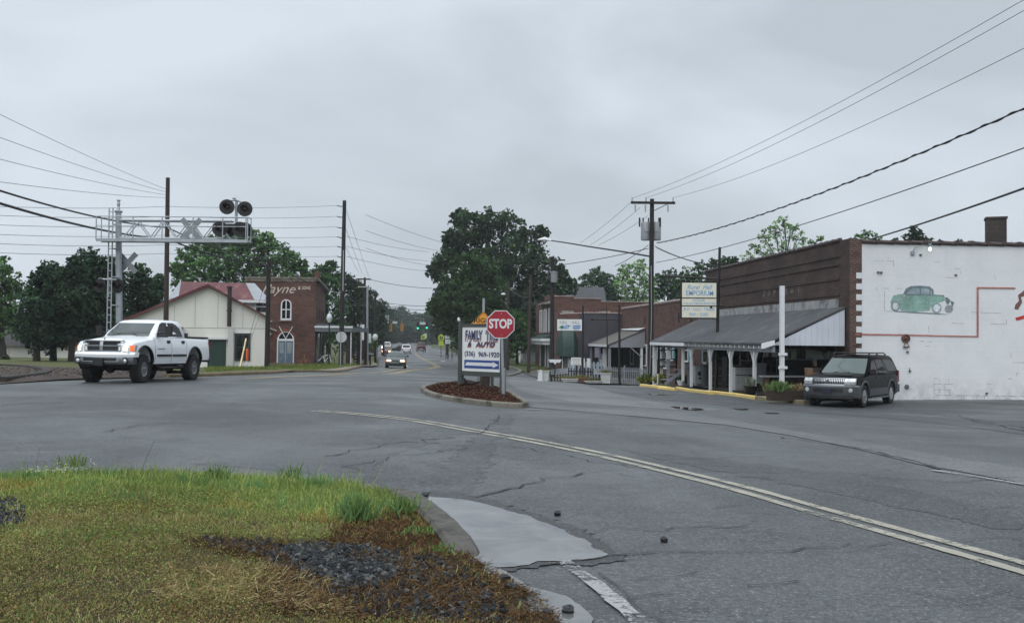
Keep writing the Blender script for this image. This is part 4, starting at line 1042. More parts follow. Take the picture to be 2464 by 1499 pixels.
# side porch
q0 = px_on_row(1552)-EL; q1 = L2-.3; wp = 2.65
def lz(px, py, x, y): 
    wx, wy = rowpt(x, y+EL); return P(px, py, wy).z-z_
zr, zl = lz(1552, 792, 0, q0), lz(1468, 829, -wp, q0); zb = lz(1510, 836, -1.3, q0); 
m = MB(); slab(-wp-.1, zl, -.02, zr, q0-.1, q1, .08); m.build('porch_roof', M_shingb, shop2)
m = MB(); m.prism([(-wp, q0-.05, zb), (-.03, q0-.05, zb), (-.03, q0-.05, zr-.1), (-wp, q0-.05, zl-.1)], (0, .06, 0)); m.build('porch_gable', M_greyw, shop2)
m = MB(); m.add([(-.5, q0-.14, zr-.08), (-.0, q0-.14, zr+.10), (-.0, q0+9, zr+.10), (-.12, q0+9, zr+.02)], [(0, 1, 2, 3)]); m.box(-wp-.15, -wp-.11, q0-.1, q1, zl-.18, zl-.0); m.build('fascia', M_white, shop2)
for yy in (q0+.05, q0+4.2, q1-.2):
    g = gz(*rowpt(-wp, yy+EL))-z_
    m = MB(); m.box(-wp, -wp+.14, yy, yy+.14, g, zb); m.build('porch_post', M_greyw, shop2)
m = MB(); g = gz(*rowpt(-.2, q0+EL))-z_; m.box(-.32, -.16, q0, q0+.14, g, zb); m.build('porch_post', M_whitew, shop2)
m = MB(); m.cbox((-.65, q0+.02, zb-.35), (.08, .06, 1.0), 0, 0, R(-50)); m.build('brace', M_greyw, shop2)
m = MB(); m.box(-wp+.15, -.05, q1-.4, q1-.3, g, zb-.02); m.box(-.06, -.02, q0+.2, q1-.4, g, zb-.02); m.build('porch_back', pm('dark_porch_boards', '#24262b', .8, var=.2), shop2)
m = MB(); m.box(-.08, -.05, q0+.8, q0+1.6, .3, zb-.1); m.build('door', M_greyw, shop2)
m = MB(); m.box(-wp+.1, -wp+.7, q0+3.0, q0+3.1, .2, zb-.1); m.build('porch_screen', M_white, shop2)

# --- grey painted shop facing us
zg = gz(*rowpt(-2.5, B1))-.2; x_, y_ = rowpt(0, B1)
gx = -(rowpt(0, B1)[0]-P(1347, 800, rowpt(-5, B1)[1]).x)/math.cos(AX)
hg = P(1420, 753, rowpt(-3, B1)[1]).z-zg
shop3 = thing('shop_building', 'grey painted one storey shop with rounded green awning behind picket fence', 'building', (x_, y_, zg), AX)
sx = -(rowpt(0, B1)[0]-P(1416, 800, rowpt(-3, B1)[1]).x)/math.cos(AX)
def l3(px, py=850): 
    wx, wy = P(px, py, rowpt(-3, B1)[1]).x, 0; return -(rowpt(0, B1)[0]-wx)/math.cos(AX)
m = MB(); m.box(l3(1392), -.02, 0, .25, -.5, hg); m.build('wall', M_greywall, shop3)['label'] = 'grey painted side wall'
m = MB(); m.box(gx, l3(1392)-.002, -.02, .25, -.5, hg-.12).box(gx, gx+.25, .25, 6.5, -.5, hg-.12).box(gx+.25, -.02, .25, 6.5, hg-.6, hg-.5); m.build('front_wall', M_bred, shop3)
m = MB(); 
for k in range(14): a = gx+k*(-gx)/14; m.path([(a, 0, hg+(.02 if k > 4 else -.10+.02*k)), (a-gx/14-.03, 0, hg+(.0 if k > 4 else -.10+.02*k))], [.07, .055], 6)
m.build('coping', pm('pale_coping', '#8a7d78'), shop3)
# rounded awning over the door
ax0, ax1 = l3(1338), l3(1391); za, zb_ = P(1350, 788, 85).z-zg, P(1350, 856, 85).z-zg; rr_ = .85
m = MB(); prof = [(-math.sin(t)*rr_, za-(1-math.cos(t))*0-(za-zb_)*(1-math.cos(t))) for t in np.linspace(0, math.pi/2, 8)]
vs = []
nseg = 8
for i in range(nseg+1):
    u = i/nseg; k = math.sin(max(.0, min(1, u/.3))*math.pi/2)*math.sin(max(0, min(1, (1-u)/.3))*math.pi/2)
    for (yy, zz) in prof: vs.append((ax0+(ax1-ax0)*u, -.03+yy*max(.05, k), zb_+(zz-zb_)*(.55+.45*k)))
n_ = len(prof); fs = [(i*n_+j, i*n_+j+1, (i+1)*n_+j+1, (i+1)*n_+j) for i in range(nseg) for j in range(n_-1)]
m.add(vs, fs); m.build('awning', M_awn, shop3, smooth=True)
m = MB(); m.box(l3(1358), l3(1372), -.06, -.021, .1, zb_-.1); m.build('door', pm('grey_green_door', '#5a5e58', .6), shop3)
for a, b in ((1352, 1354.5), (1366, 1368), (1378, 1381.5)):
    m = MB(); m.box(l3(a), l3(b), -.09, -.061, .3, P(1380, 857, 85).z-zg); m.build('door_post', M_white, shop3)
m = MB(); m.box(l3(1441), l3(1453), -1.2, -1.14, .2, P(1440, 850, 84).z-zg); m.build('white_door', M_white, shop3)

# --- two storey corner shop beyond
Yc = 92.0; pc = P(1330, 888, Yc); zc = gz(pc.x, pc.y)-.2
top = P(1400, 719, Yc).z-zc
shop4 = thing('shop_building', 'two storey red brick corner shop with green shop cornice and stone lintels', 'building', (pc.x, pc.y, zc), AX)
Lf = 14.6
def l4x(px): return (P(px, 800, Yc+.4).x-pc.x)/math.cos(AX)
m = MB(); m.box(0, 22, 0, .3, -.5, top-.25).box(0, .3, .3, Lf, -.5, top).box(.3, 22, Lf-.3, Lf, -.5, top).box(.3, 22, .3, Lf-.3, top-.9, top-.8)
m.box(0, l4x(1380), -.0, .3, top-.25, top+.18).box(l4x(1380)+.001, l4x(1445), .002, .3, top-.25, top+.0).box(-.05, .5, 1.5, 6.5, top, top+.45); m.build('wall', M_bred, shop4)
m = MB(); m.box(-.05, l4x(1380), -.06, .36, top+.18, top+.27).box(l4x(1380)+.001, l4x(1446), -.06, .36, top+.01, top+.09).box(l4x(1446)+.001, 22, -.06, .36, top-.25, top-.17); m.build('coping', pm('pale_coping', '#8a7d78'), shop4)
m = MB(); m.box(-.45, .0, -.3, 3.2, top-.45, top-.33).box(-.35, -.001, -.1, 9, top-.33, top-.22); m.build('cornice', M_stone, shop4)
for a, b in ((1351, 1379), (1440, 1468), (1528, 1552)):
    m = MB(); m.box(l4x(a), l4x(b), -.03, -.001, P(1400, 764, Yc).z-zc, P(1400, 748, Yc).z-zc); m.build('lintel', M_stone, shop4)
for k in (1.2, 5.0, 8.6):
    m = MB(); m.box(-.05, -.001, k, k+1.6, 3.6, 5.6); w1 = m.build('window', M_glass, shop4)
    m = MB(); m.box(-.10, -.001, k-.18, k-.002, 3.5, 5.7).box(-.10, -.001, k+1.602, k+1.78, 3.5, 5.7).box(-.08, -.051, k+.74, k+.86, 3.6, 5.6).box(-.09, -.002, k, k+1.6, 5.601, 5.75); m.build('frame', M_white, w1)
m = MB(); 
m.add([(-1.1, -.4, 3.0), (0, -.4, 3.35), (0, 10, 3.35), (-1.1, 10, 3.0), (-1.1, -.4, 2.95), (0, -.4, 2.95), (0, 10, 2.95), (-1.1, 10, 2.95)], [(0, 1, 2, 3), (7, 6, 5, 4), (0, 4, 5, 1), (1, 5, 6, 2), (2, 6, 7, 3), (3, 7, 4, 0)]); m.build('shop_cornice', M_awn, shop4)
m = MB(); m.box(-1.15, 0, -.45, 10, 2.72, 2.949).box(-.95, 0, -.3, 10, 2.4, 2.719); m.build('cornice_board', M_white, shop4)
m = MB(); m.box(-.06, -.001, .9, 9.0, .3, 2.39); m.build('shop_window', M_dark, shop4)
for k in (.9, 2.6, 4.6, 8.9):
    m = MB(); m.box(-.16, -.061, k, k+.2, .1, 2.39); m.build('pilaster', M_white, shop4)

# --- pale house beyond the corner shop
Yh = 120
hp = P(1262, 880, Yh); zh = gz(hp.x, hp.y)-.2
hs = thing('house', 'pale two storey house with porch half hidden behind the corner shop', 'house', (hp.x, hp.y, zh))
m = MB(); m.box(-.2, 9, 0, 8, -.3, 6.0); m.build('wall', pm('pale_siding', '#8d9296', .7, var=.1), hs)
m = MB(); m.prism([(-.8, -.6, 6.0), (9.6, -.6, 6.0), (9.6, 4, 9.2), (-.8, 4, 9.2)], (0, .1, .1)).box(-1.0, 9, -2.6, 0, 3.0, 3.2); m.build('roof', pm('slate_roof', '#33363a'), hs)
m = MB(); m.box(-.75, -.5, -2.4, -2.2, -.3, 3.0).box(1.4, 1.6, -2.4, -2.2, -.3, 3.0); m.build('porch_post', M_white, hs)
for k in (0.5, 3.0):
    m = MB(); m.box(k, k+.9, -.04, -.001, 3.8, 5.4); m.build('window', M_glass, hs)

# --- brick shop with the painted name
Yp = 85.0; pl = P(590, 878, Yp); pr = P(757, 878, Yp); zp = gz(pr.x, pr.y)-.15
AP = AX
pay = thing('shop_building', 'two storey red brick shop with painted name and blue arched doors', 'building', (pr.x, pr.y, zp))
def py_(px, py, Y=Yp): q = P(px, py, Y); return q.x-pr.x, q.z-zp
wl = py_(590, 800)[0]; ht = py_(700, 672)[1]
# side wall recedes along the street
sdx = -math.sin(AX)
rec = 8.2
m = MB(); m.prism([(wl, 0, -.5), (0, 0, -.5), (0, 0, ht), (wl, 0, ht+.02)], (0, .3, 0))
m.prism([(0, .301, -.5), (sdx*rec, rec, -.5), (sdx*rec, rec, ht-.55), (0, .301, ht-.02)], (-.3, 0, 0))
m.box(wl, sdx*rec-.3, rec-.3, rec, -.5, ht-.8).box(wl, wl+.3, .3, rec-.3, -.5, ht-.3); 
m.build('wall', M_bpayne, pay)
m = MB(); m.box(wl-.1, .08, -.12, .35, ht+.021, ht+.18); m.box(wl-.06, .05, -.07, -.001, ht-.18, ht+.0); m.build('parapet', pm('parapet_cap', '#6d665c', .8, var=.3, scale=1.5, dirt=('#3d3833', 1.5, .5)), pay)
m = MB(); m.add([(-.1, .36, ht+.1), (.25, .36, ht+.1), (sdx*rec+.35, rec+.1, ht-.45), (sdx*rec-.1, rec+.1, ht-.45), (-.1, .36, ht-.1), (.25, .36, ht-.1), (sdx*rec+.35, rec+.1, ht-.65), (sdx*rec-.1, rec+.1, ht-.65)], [(0, 1, 2, 3), (7, 6, 5, 4), (0, 4, 5, 1), (1, 5, 6, 2), (2, 6, 7, 3), (3, 7, 4, 0)]); m.build('side_cornice', pm('parapet_cap', '#6d665c'), pay)
m = MB(); m.box(-.35, .05, 1.2, 1.7, ht-.3, ht+.75); m.build('chimney', M_bpayne, pay)
# painted name
def tx(mb, s, pxa, pxb, pya, pyb, off, **k):
    a, b = py_(pxa, pyb), py_(pxb, pya); mb.text(s, (a[0]+b[0])/2, (a[1]+b[1])/2, b[0]-a[0], b[1]-a[1], off, **k)
m = MB(); tx(m, 'Payne', 631, 712, 684, 712, -.008, shear=.45, bold=.0)
tx(m, '&', 717, 724, 689, 697, -.008, bold=.01); tx(m, 'SONS', 727, 747, 689, 696.5, -.008, bold=.02)
m.build('painted_name', pm('cream_letter_paint', '#b3a99c', .8, var=.25, scale=3), pay)
def arch_pts(x0, x1, z0, z1, y, n=12):
    r_ = (x1-x0)/2; c = (x0+x1)/2; zc_ = z1-r_
    return [(x0, y, z0), (x1, y, z0)] + [(c+r_*math.cos(t), y, zc_+r_*math.sin(t)) for t in np.linspace(0, math.pi, n)]
S8 = .7551
def z8(x, y): return ((780+x/4.05)*S8, (850+y/4.05)*S8)
def lp(x, y): return py_(*z8(x, y))
# upper window
(a0, b0), (a1, b1) = lp(463, 690), lp(605, 422)
m = MB(); m.prism(arch_pts(a0, a1, b0, b1, -.03), (0, .028, 0)); w1 = m.build('window_frame', M_white, pay)
(c0_, d0), (c1_, d1) = lp(481, 665), lp(588, 434)
m = MB(); m.prism(arch_pts(c0_, c1_, d0, d1, -.036), (0, .004, 0)); m.build('pane', M_glass, w1)
mx_, mz = (c0_+c1_)/2, lp(0, 548)[1]
m = MB(); m.box(mx_-.04, mx_+.04, -.055, -.037, d0, d1).box(c0_, mx_-.041, -.05, -.037, mz-.04, mz+.04).box(mx_+.041, c1_, -.05, -.037, mz-.04, mz+.04); m.build('glazing_bar', M_white, w1)
m = MB(); s0, s1 = lp(445, 705), lp(615, 690); m.box(s0[0], s1[0], -.14, -.001, s0[1], s1[1]); m.build('sill', pm('brown_stone_sill', '#6d5a4c', .8), w1)
# brick arches
m = MB()
for (xa, ya, xb, yb, wd) in ((463, 0, 605, 422, 22), (413, 0, 640, 840, 40)):
    pa, pb = lp(xa, yb), lp(xb, yb); c = (pa[0]+pb[0])/2; r0 = (pb[0]-pa[0])/2; zc_ = pa[1]-r0
    dw = wd/4.05*S8/FPX*Yp
    pts = [(c+(r0+dw)*math.cos(t), -.02, zc_+(r0+dw)*math.sin(t)) for t in np.linspace(.15, math.pi-.15, 14)] + [(c+(r0+.03)*math.cos(t), -.02, zc_+(r0+.03)*math.sin(t)) for t in np.linspace(math.pi-.15, .15, 14)]
    m.prism(pts, (0, .018, 0))
m.build('brick_arch', brick('arch_brick', '#7d4032', '#6a352a', '#5a332a', bw=.1, bh=.3), pay)
# blue doors
(a0, b0), (a1, b1) = lp(413, 1240), lp(640, 840)
m = MB(); m.prism(arch_pts(a0, a1, b0, b1, -.04), (0, .038, 0)); fr = m.build('door_frame', M_whitew, pay)
(c0_, d0), (c1_, d1) = lp(430, 1238), lp(625, 960); mid = (c0_+c1_)/2
for xa, xb in ((c0_, mid-.02), (mid+.02, c1_)):
    m = MB(); m.box(xa, xb, -.07, -.041, d0, d1); dr = m.build('door', M_blue, pay)
    m = MB(); zz = lp(0, 1110)[1]; m.box(xa+.12, xb-.12, -.078, -.071, zz, d1-.12); m.build('curtained_pane', pm('lace_curtain', '#7f8a8c', .7, var=.45, scale=6, stretch=(4, 1, .3)), dr)
    m = MB(); m.box(xa+.10, xb-.10, -.085, -.0705, d0+.15, lp(0, 1150)[1]).box(xa+.10, xb-.10, -.085, -.0705, lp(0, 1140)[1], zz-.06); m.build('door_panel', M_blue, dr)
m = MB(); fa, fz = lp(440, 928), lp(622, 845); m.prism(arch_pts(fa[0], fz[0], fa[1]-.05, fz[1], -.046), (0, .005, 0)); fl = m.build('fanlight', M_glass, pay)
m = MB(); cx_, cz_ = (fa[0]+fz[0])/2, fa[1]
for an in (62, 118): m.tube((cx_, -.06, cz_), (cx_+math.cos(R(an))*1.25*.95, -.06, cz_+math.sin(R(an))*1.2*.95), .03)
b0_, b1_ = lp(425, 955), lp(632, 932); m.box(b0_[0], b1_[0], -.10, -.047, b0_[1], b1_[1]); m.build('fanlight_bar', M_whitew, fl)
m = MB(); s0, s1 = lp(392, 1262), lp(655, 1240); m.box(s0[0], s1[0], -.5, -.001, s0[1], s1[1]); m.build('door_step', pm('brown_stone_sill', '#6d5a4c'), pay)
# narrow arched windows on the street side
for k in range(4):
    u = .14+k*.21; yy = rec*u; xx = sdx*yy; w_ = .75
    m = MB(); pts = [(0, yy, 4.0-.25*u), (0, yy+w_, 4.0-.25*u)] + [(0, yy+w_/2+w_/2*math.cos(t), ht-2.6-.3*u+w_/2*math.sin(t)) for t in np.linspace(0, math.pi, 8)]
    m.prism([(sdx*p[1]+.02, p[1], p[2]) for p in pts], (.03, 0, 0)); m.build('window', pm('dark_red_recess', '#2a1512', .8), pay)
m = MB(); 
for a, b in ((318, 800), (330, 870)): 
    p = lp(a, b); 
p0, p1 = lp(310, 785), lp(425, 830); m.tube((p0[0], -.25, p0[1]), (p1[0], -.35, p1[1]), .06); p0, p1 = lp(320, 865), lp(345, 880); m.tube((p0[0], -.2, p0[1]), (p1[0], -.2, p1[1]), .12)
p0 = lp(318, 690); p1 = lp(365, 712); m.tube((p0[0], -.2, p0[1]), (p1[0], -.3, p1[1]), .07)
m.build('wall_bracket', pm('weathered_fitting', '#8a8378', .7, var=.4), pay)
# old render patch low on the wall
m = MB(); q = NM('pale_scar'); q.col(lin('#9a6a50')); tb = q.n('ShaderNodeBsdfTransparent'); ms = q.n('ShaderNodeMixShader'); q.l(q.ramp(q.noise(q.obj(), 5, 6, .75), [(.52, 0.0), (.60, .75)]), ms.inputs[0]); q.l(q.b.outputs[0], ms.inputs[2]); q.l(tb.outputs[0], ms.inputs[1]); q.l(ms.outputs[0], q.o.inputs[0]); q.set(.9)
p0, p1 = lp(655, 1280), lp(850, 1110); m.prism([(p0[0], -.006, p0[1]), (p1[0]+.1, -.006, p0[1]), (p1[0]-.3, -.006, p1[1]-.5), (p0[0]+.9, -.006, p1[1]), (p0[0]+.1, -.006, p1[1]-.6)], (0, .003, 0)); m.build('worn_patch', q.m, pay)
# canopy on the street side
cz1, cz0 = py_(757, 787)[1], py_(757, 798)[1]; cw = py_(848, 790)[0]
m = MB(); m.box(.02, cw, -.1, rec+1, cz0+.02, cz1); m.box(.02, .35, .3, rec, cz1, cz1+.3); cp = m.build('canopy', pm('grey_canopy_board', '#5f6469', .6, var=.12), pay)
m = MB(); m.box(-.02, cw+.05, -.18, -.101, cz1-.05, cz1+.10); m.build('canopy_edge', M_white, cp)
m = MB(); g0 = -.0; m.box(cw-.55, cw-.2, .2, .6, -.3, cz0+.02).box(cw-.1, cw+.15, 3.0, 3.4, -.3, cz0+.02).box(cw+.1, cw+.35, 6.0, 6.4, -.3, cz0+.02).box(cw-.75, cw-.45, rec, rec+.3, -.3, cz0+.02); m.build('brick_pier', pm('dark_brown_pier', '#2a1c1b', .85, var=.25), pay)
m = MB(); m.path([(cw-.12, .1, cz0), (cw-.12, .1, .12), (cw+.1, .0, .02)], .045).path([(cw+.30, 2.9, cz0), (cw+.30, 2.9, .12), (cw+.4, 2.8, .05)], .045); m.build('downpipe', M_white, pay)
m = MB(); m.box(.0, cw, -.1, rec+1, -.05, .03); m.build('porch_slab', M_conc, pay)
for k, yy in enumerate((1.2, 3.4)):
    m = MB(); m.box(.02+sdx*yy, .08+sdx*yy, yy, yy+1.3, .5, 2.8); w1 = m.build('shop_window', M_glass, pay); m = MB(); m.box(.02+sdx*yy, .14+sdx*yy, yy-.15, yy-.001, .3, 3.0).box(.02+sdx*yy, .14+sdx*yy, yy+1.301, yy+1.45, .3, 3.0); m.build('frame', M_greyw, w1)

# --- white gabled workshop
Yw = 62.0
wp_ = P(638, 888, Yw); zw = gz(wp_.x, wp_.y)-.12
AW = R(15)
wk = thing('workshop', 'cream gabled workshop with red roof edge and dark green door', 'building', (wp_.x, wp_.y, zw), AW)
def wy(px, py, Y=Yw):
    d = ray(px, py); n_ = Vector((-math.sin(AW), math.cos(AW), 0)); q = CAMP+d*((Vector((wp_.x, wp_.y, 0))-CAMP).dot(n_)/d.dot(n_)); return (q-wp_).dot(Vector((math.cos(AW), math.sin(AW), 0))), q.z-zw
ap = wy(501, 690); er = wy(638, 764); el = wy(318, 764); el2 = wy(300, 772)
m = MB(); m.prism([(el2[0], 0, -.4), (0, 0, -.4), (0, 0, er[1]), (ap[0], 0, ap[1]), (el2[0], 0, el2[1])], (0, .25, 0)); m.box(-.25, 0, .25, 10, -.4, er[1]-.1).box(el2[0], el2[0]+.25, .25, 10, -.4, el2[1]-.1); m.build('wall', M_cream, wk)
def rslab(a, b, ya, yb, t, yo=0): m.add([(a[0], ya, a[1]), (b[0], ya, b[1]), (b[0], yb, b[1]), (a[0], yb, a[1]), (a[0], ya, a[1]-t), (b[0], ya, b[1]-t), (b[0], yb, b[1]-t), (a[0], yb, a[1]-t)], [(0, 1, 2, 3), (7, 6, 5, 4), (0, 4, 5, 1), (1, 5, 6, 2), (2, 6, 7, 3), (3, 7, 4, 0)])
m = MB(); rslab((el2[0]-.5, el2[1]-.10), (ap[0], ap[1]+.16), -.35, 10, .17); rslab((ap[0], ap[1]+.16), (er[0]+.35, er[1]-.06), -.35, 10, .12); m.build('roof', M_redroof, wk)
m = MB(); k = wy(553, 690)[0]; zb0, zb1 = wy(553, 786)[1], wy(553, 690)[1]; m.path([(k, -.35, zb0), (k, -.3, zb1)], .13, 10).path([(k, -.35, zb0+.9), (k, -.345, zb0+1.0)], .16, 10).path([(k, -.3, zb1-.08), (k, -.3, zb1)], .17, 10); m.build('stovepipe', pm('rusty_pipe', '#2a201e', .7, var=.35, scale=4), wk)
m = MB(); a, b = wy(548, 888), wy(562, 790); m.box(a[0], b[0], -.5, -.001, -.2, b[1]); m.build('block_flue', brick('white_block', '#9a9b99', '#8f908e', '#77787a', bw=.4, bh=.2, paint='#b5b6b3', worn=.6), wk)
m = MB(); a, b = wy(499, 888), wy(544, 817); m.box(a[0], b[0], -.05, -.001, -.1, b[1]); dr = m.build('door', M_green, wk)
m = MB(); m.box(a[0]-.1, b[0]+.15, -.25, -.051, b[1], b[1]+.10); m.build('door_hood', M_white, dr)
def wwin(pa, pb, w2=None, sash=True):
    a, b = wy(*pa), wy(*pb); m = MB(); m.box(a[0], b[0], -.04, -.001, a[1], b[1]); w1 = m.build('window', M_glass, wk)
    m = MB(); fw = .12; m.box(a[0], a[0]+fw, -.07, -.041, a[1], b[1]).box(b[0]-fw, b[0], -.07, -.041, a[1], b[1]).box(a[0]+fw, b[0]-fw, -.07, -.041, a[1], a[1]+fw).box(a[0]+fw, b[0]-fw, -.07, -.041, b[1]-fw, b[1])
    if sash: m.box(a[0]+fw, b[0]-fw, -.065, -.041, (a[1]+b[1])/2-.03, (a[1]+b[1])/2+.03); m.box((a[0]+b[0])/2-.02, (a[0]+b[0])/2+.02, -.06, -.041, (a[1]+b[1])/2+.03, b[1]-fw)
    m.build('frame', pm('dark_green_frame', '#26302e', .5), w1); return w1
w1 = wwin((564, 868), (603, 802)); m = MB(); a, b = wy(562, 802), wy(606, 800); m.box(a[0], b[0], -.1, -.001, a[1], b[1]); m.build('window_head', M_white, w1)
wwin((430, 824), (452, 802))
m = MB(); a, b = wy(426, 797), wy(441, 789); m.prism([(a[0], -.5, a[1]), (b[0], -.5, a[1]+.1), (b[0], -.001, b[1]), (a[0], -.001, b[1])], (0, 0, .06)); m.build('window_hood', M_redroof, wk)
m = MB(); s0 = wy(445, 788); m.box(s0[0], -.02, -.008, -.001, s0[1]-.03, s0[1]+.0)
for pxx in (420, 470, 525, 585): 
    a = wy(pxx, 700)[0]; zt_ = ap[1]-.25 - abs(a-ap[0])*.47; m.box(a, a+.02, -.008, -.0012, s0[1]+.001, zt_)
m.build('siding_seam', pm('seam_shadow', '#84827a', .8), wk)
# taller shed behind with patched red roof
Ys = 74.0; sp_ = P(640, 888, Ys); zs = gz(sp_.x, sp_.y)-.2
sh = thing('shed', 'shed with patched red metal roof between workshop and brick shop', 'building', (sp_.x, sp_.y, zs), AW)
def sy(px, py):
    d = ray(px, py); n_ = Vector((-math.sin(AW), math.cos(AW), 0)); q = CAMP+d*((Vector((sp_.x, sp_.y, 0))-CAMP).dot(n_)/d.dot(n_)); return (q-sp_).dot(Vector((math.cos(AW), math.sin(AW), 0))), q.z-zs
a, b = sy(405, 722), sy(642, 722); top_ = P(500, 681, Ys+3.2).z-zs
m = MB(); m.box(a[0]+.3, b[0]-.05, .2, 6.2, -.4, b[1]-.1); m.build('wall', M_cream, sh)
def rp(name, m_, xa, xb, xc, xd, o=0): mm = MB(); mm.add([(xa, -.3, b[1]+o), (xb, -.3, b[1]+o), (xd, 3.2, top_+o), (xc, 3.2, top_+o), (xa, -.3, b[1]-.1), (xb, -.3, b[1]-.1), (xd, 3.2, top_-.1), (xc, 3.2, top_-.1)], [(0, 1, 2, 3), (7, 6, 5, 4), (0, 4, 5, 1), (1, 5, 6, 2), (2, 6, 7, 3), (3, 7, 4, 0)]); return mm.build(name, m_, sh)
x1_, x2_ = sy(430, 700)[0], sy(612, 700)[0]; xt = sy(635, 700)[0]
rp('roof', M_redroof, x1_, x2_, x1_+.0, x2_-.6); rp('roof_patch', M_galv, a[0], x1_-.01, a[0]+.6, x1_-.01); rp('roof_patch', M_galv, x2_+.01, b[0]+.2, x2_-.59, xt-.6)
m = MB(); m.box(a[0], b[0]+.1, -.36, -.301, b[1]-.22, b[1]-.03); m.build('fascia', M_white, sh)
a, c = sy(614, 750), sy(640, 726); m = MB(); m.box(a[0], c[0]-.0, .14, .199, a[1], c[1]); w1 = m.build('window', M_glass, sh)
m = MB(); m.box(a[0]-.1, a[0]+.06, .08, .139, a[1]-.1, c[1]+.1).box(a[0]+.06, c[0], .09, .139, (a[1]+c[1])/2-.04, (a[1]+c[1])/2+.04); m.build('frame', M_white, w1)

# --- low white shed far left under the cedars
Yl = 88.0; ll = P(-30, 866, Yl); zl_ = gz(ll.x, ll.y)
lw = thing('storage_building', 'long low cream building behind the dark cedars at far left', 'building', (ll.x, ll.y, zl_))
wL = P(330, 866, Yl).x-ll.x; hL = P(100, 833, Yl).z-zl_
m = MB(); m.box(-6, wL, 0, 6, -.5, hL); m.build('wall', M_cream, lw)
m = MB(); m.prism([(-6.4, -.5, hL), (-6.4, 3, hL+1.6), (-6.4, 6.5, hL)], (wL+6.8, 0, 0)); m.build('roof', pm('brown_roof', '#33302f', .8), lw)
for px in (55, 66, 185, 213):
    q_ = P(px, 840, Yl).x-ll.x; m = MB(); m.box(q_, q_+.75, -.03, -.001, 1.05, 1.75); m.build('window', M_glass, lw)
# ================================================================ POLES, WIRES, SIGNALS
M_pole = pm('weathered_pole', '#1d1a19', .85, var=.35, scale=2, stretch=(6, 6, .5), bump=.3)
M_pole2 = pm('brown_pole', '#352c28', .85, var=.3, scale=2, stretch=(6, 6, .5), bump=.3, dirt=('#251d1a', 2, .5))
M_dpole = pm('dark_steel_pole', '#1d1c1e', .5, .3, var=.3)
M_wire = pm('black_wire', '#17181a', .6, var=.1)
M_wire2 = pm('grey_wire', '#4c5257', .5, .3, var=.1)
M_ins = pm('insulator', '#9a9c9b', .3, var=.1)
M_gray = pm('grey_tank', '#8b9094', .5, .1, var=.1, scale=3)
def pole(label, pxt, pyt, pxb, Y, r, name='utility_pole', mat=None, zbase=None, group='utility poles'):
    b = at(pxb, Y); t = P(pxt, pyt, Y)
    o = thing(name, label, 'pole', tuple(b), 0, group)
    m = MB(); m.path([(0, 0, -.4), ((t.x-b.x)*.5, 0, (t.z-b.z)*.5), (t.x-b.x, 0, t.z-b.z)], [r*1.12, r, r*.82], 10)
    m.build('shaft', mat or M_pole, o, smooth=True)
    return o, b, t
def wire(label, pts, r=.012, sag=0, mat=None, n=14, group=None, name='power_line', twist=False):
    pts = [Vector(p) for p in pts]; out = []
    for a, b in zip(pts, pts[1:]):
        for i in range(n+1):
            if out and i == 0: continue
            t = i/n; p = a.lerp(b, t); p.z -= sag*4*t*(1-t); out.append(p)
    m = MB(); 
    m.path([p-out[0] for p in out], r, 4 if r < .03 else 6)
    if twist:
        q = []
        N = 420
        for i in range(N+1):
            s_ = i/N*(len(out)-1); k = min(int(s_), len(out)-2); p = out[k].lerp(out[k+1], s_-k); q.append(p-out[0]+Vector((math.cos(i*.9)*.03, 0, math.sin(i*.9)*.03)))
        m.path(q, r*.8, 4)
    o = m.build(name, mat or M_wire, loc=tuple(out[0])); return tag(o, label, 'wire', group)

# pole with crossarm and transformer bank on the right
o, b, t = pole('tall dark pole with crossarm and transformer in front of the brick shops', 1569, 479, 1565, 60, .15)
PR = t
def pr(px, py, Y=60): q = P(px, py, Y); return (q.x-b.x, q.y-b.y, q.z-b.z)
m = MB(); a, c = pr(1517, 492), pr(1623, 487); m.box(a[0], c[0], -.30, -.16, (a[2]+c[2])/2-.07, (a[2]+c[2])/2+.07); ca = m.build('crossarm', M_pole, o)
m = MB(); m.tube(pr(1605, 492), pr(1572, 508), .02); m.build('brace', M_pole, o)
for px in (1520, 1553, 1618):
    m = MB(); q_ = pr(px, 489); m.lathe([(.02, 0), (.05, .05), (.03, .1), (.05, .15), (.03, .2), (.04, .25)], (q_[0], -.23, q_[2]+.05), 8); m.build('insulator', M_ins, o)
for px in (1527, 1551, 1605):
    m = MB(); q_ = pr(px, 495); q2 = pr(px, 512); m.tube((q_[0], -.36, q_[2]), (q2[0], -.36, q2[2]), .05, .04); m.build('fuse_cutout', M_ins, o)
for i, px in enumerate((1556, 1581)):
    a, c = pr(px, 577), pr(px, 533); yy = .42
    m = MB(); m.lathe([(.27, a[2]), (.29, a[2]+.06), (.29, c[2]-.06), (.26, c[2]), (.03, c[2]+.02)], (a[0], yy, 0), 14); m.box(a[0]-.12, a[0]+.12, .1, .2, (a[2]+c[2])/2-.06, (a[2]+c[2])/2+.06); tk = m.build('transformer', M_gray, o, smooth=True)
    for dx in (-.16, .16):
        m = MB(); m.lathe([(.03, 0), (.05, .06), (.03, .12), (.05, .18), (.03, .26)], (a[0]+dx, yy, c[2]), 8); m.build('bushing', M_blk, tk)
for px in (1540, 1590):
    a, c = pr(px, 545), pr(px, 523); m = MB(); m.tube((a[0], .2, a[2]), (c[0], .2, c[2]), .05); m.build('lightning_arrester', M_blk, o)
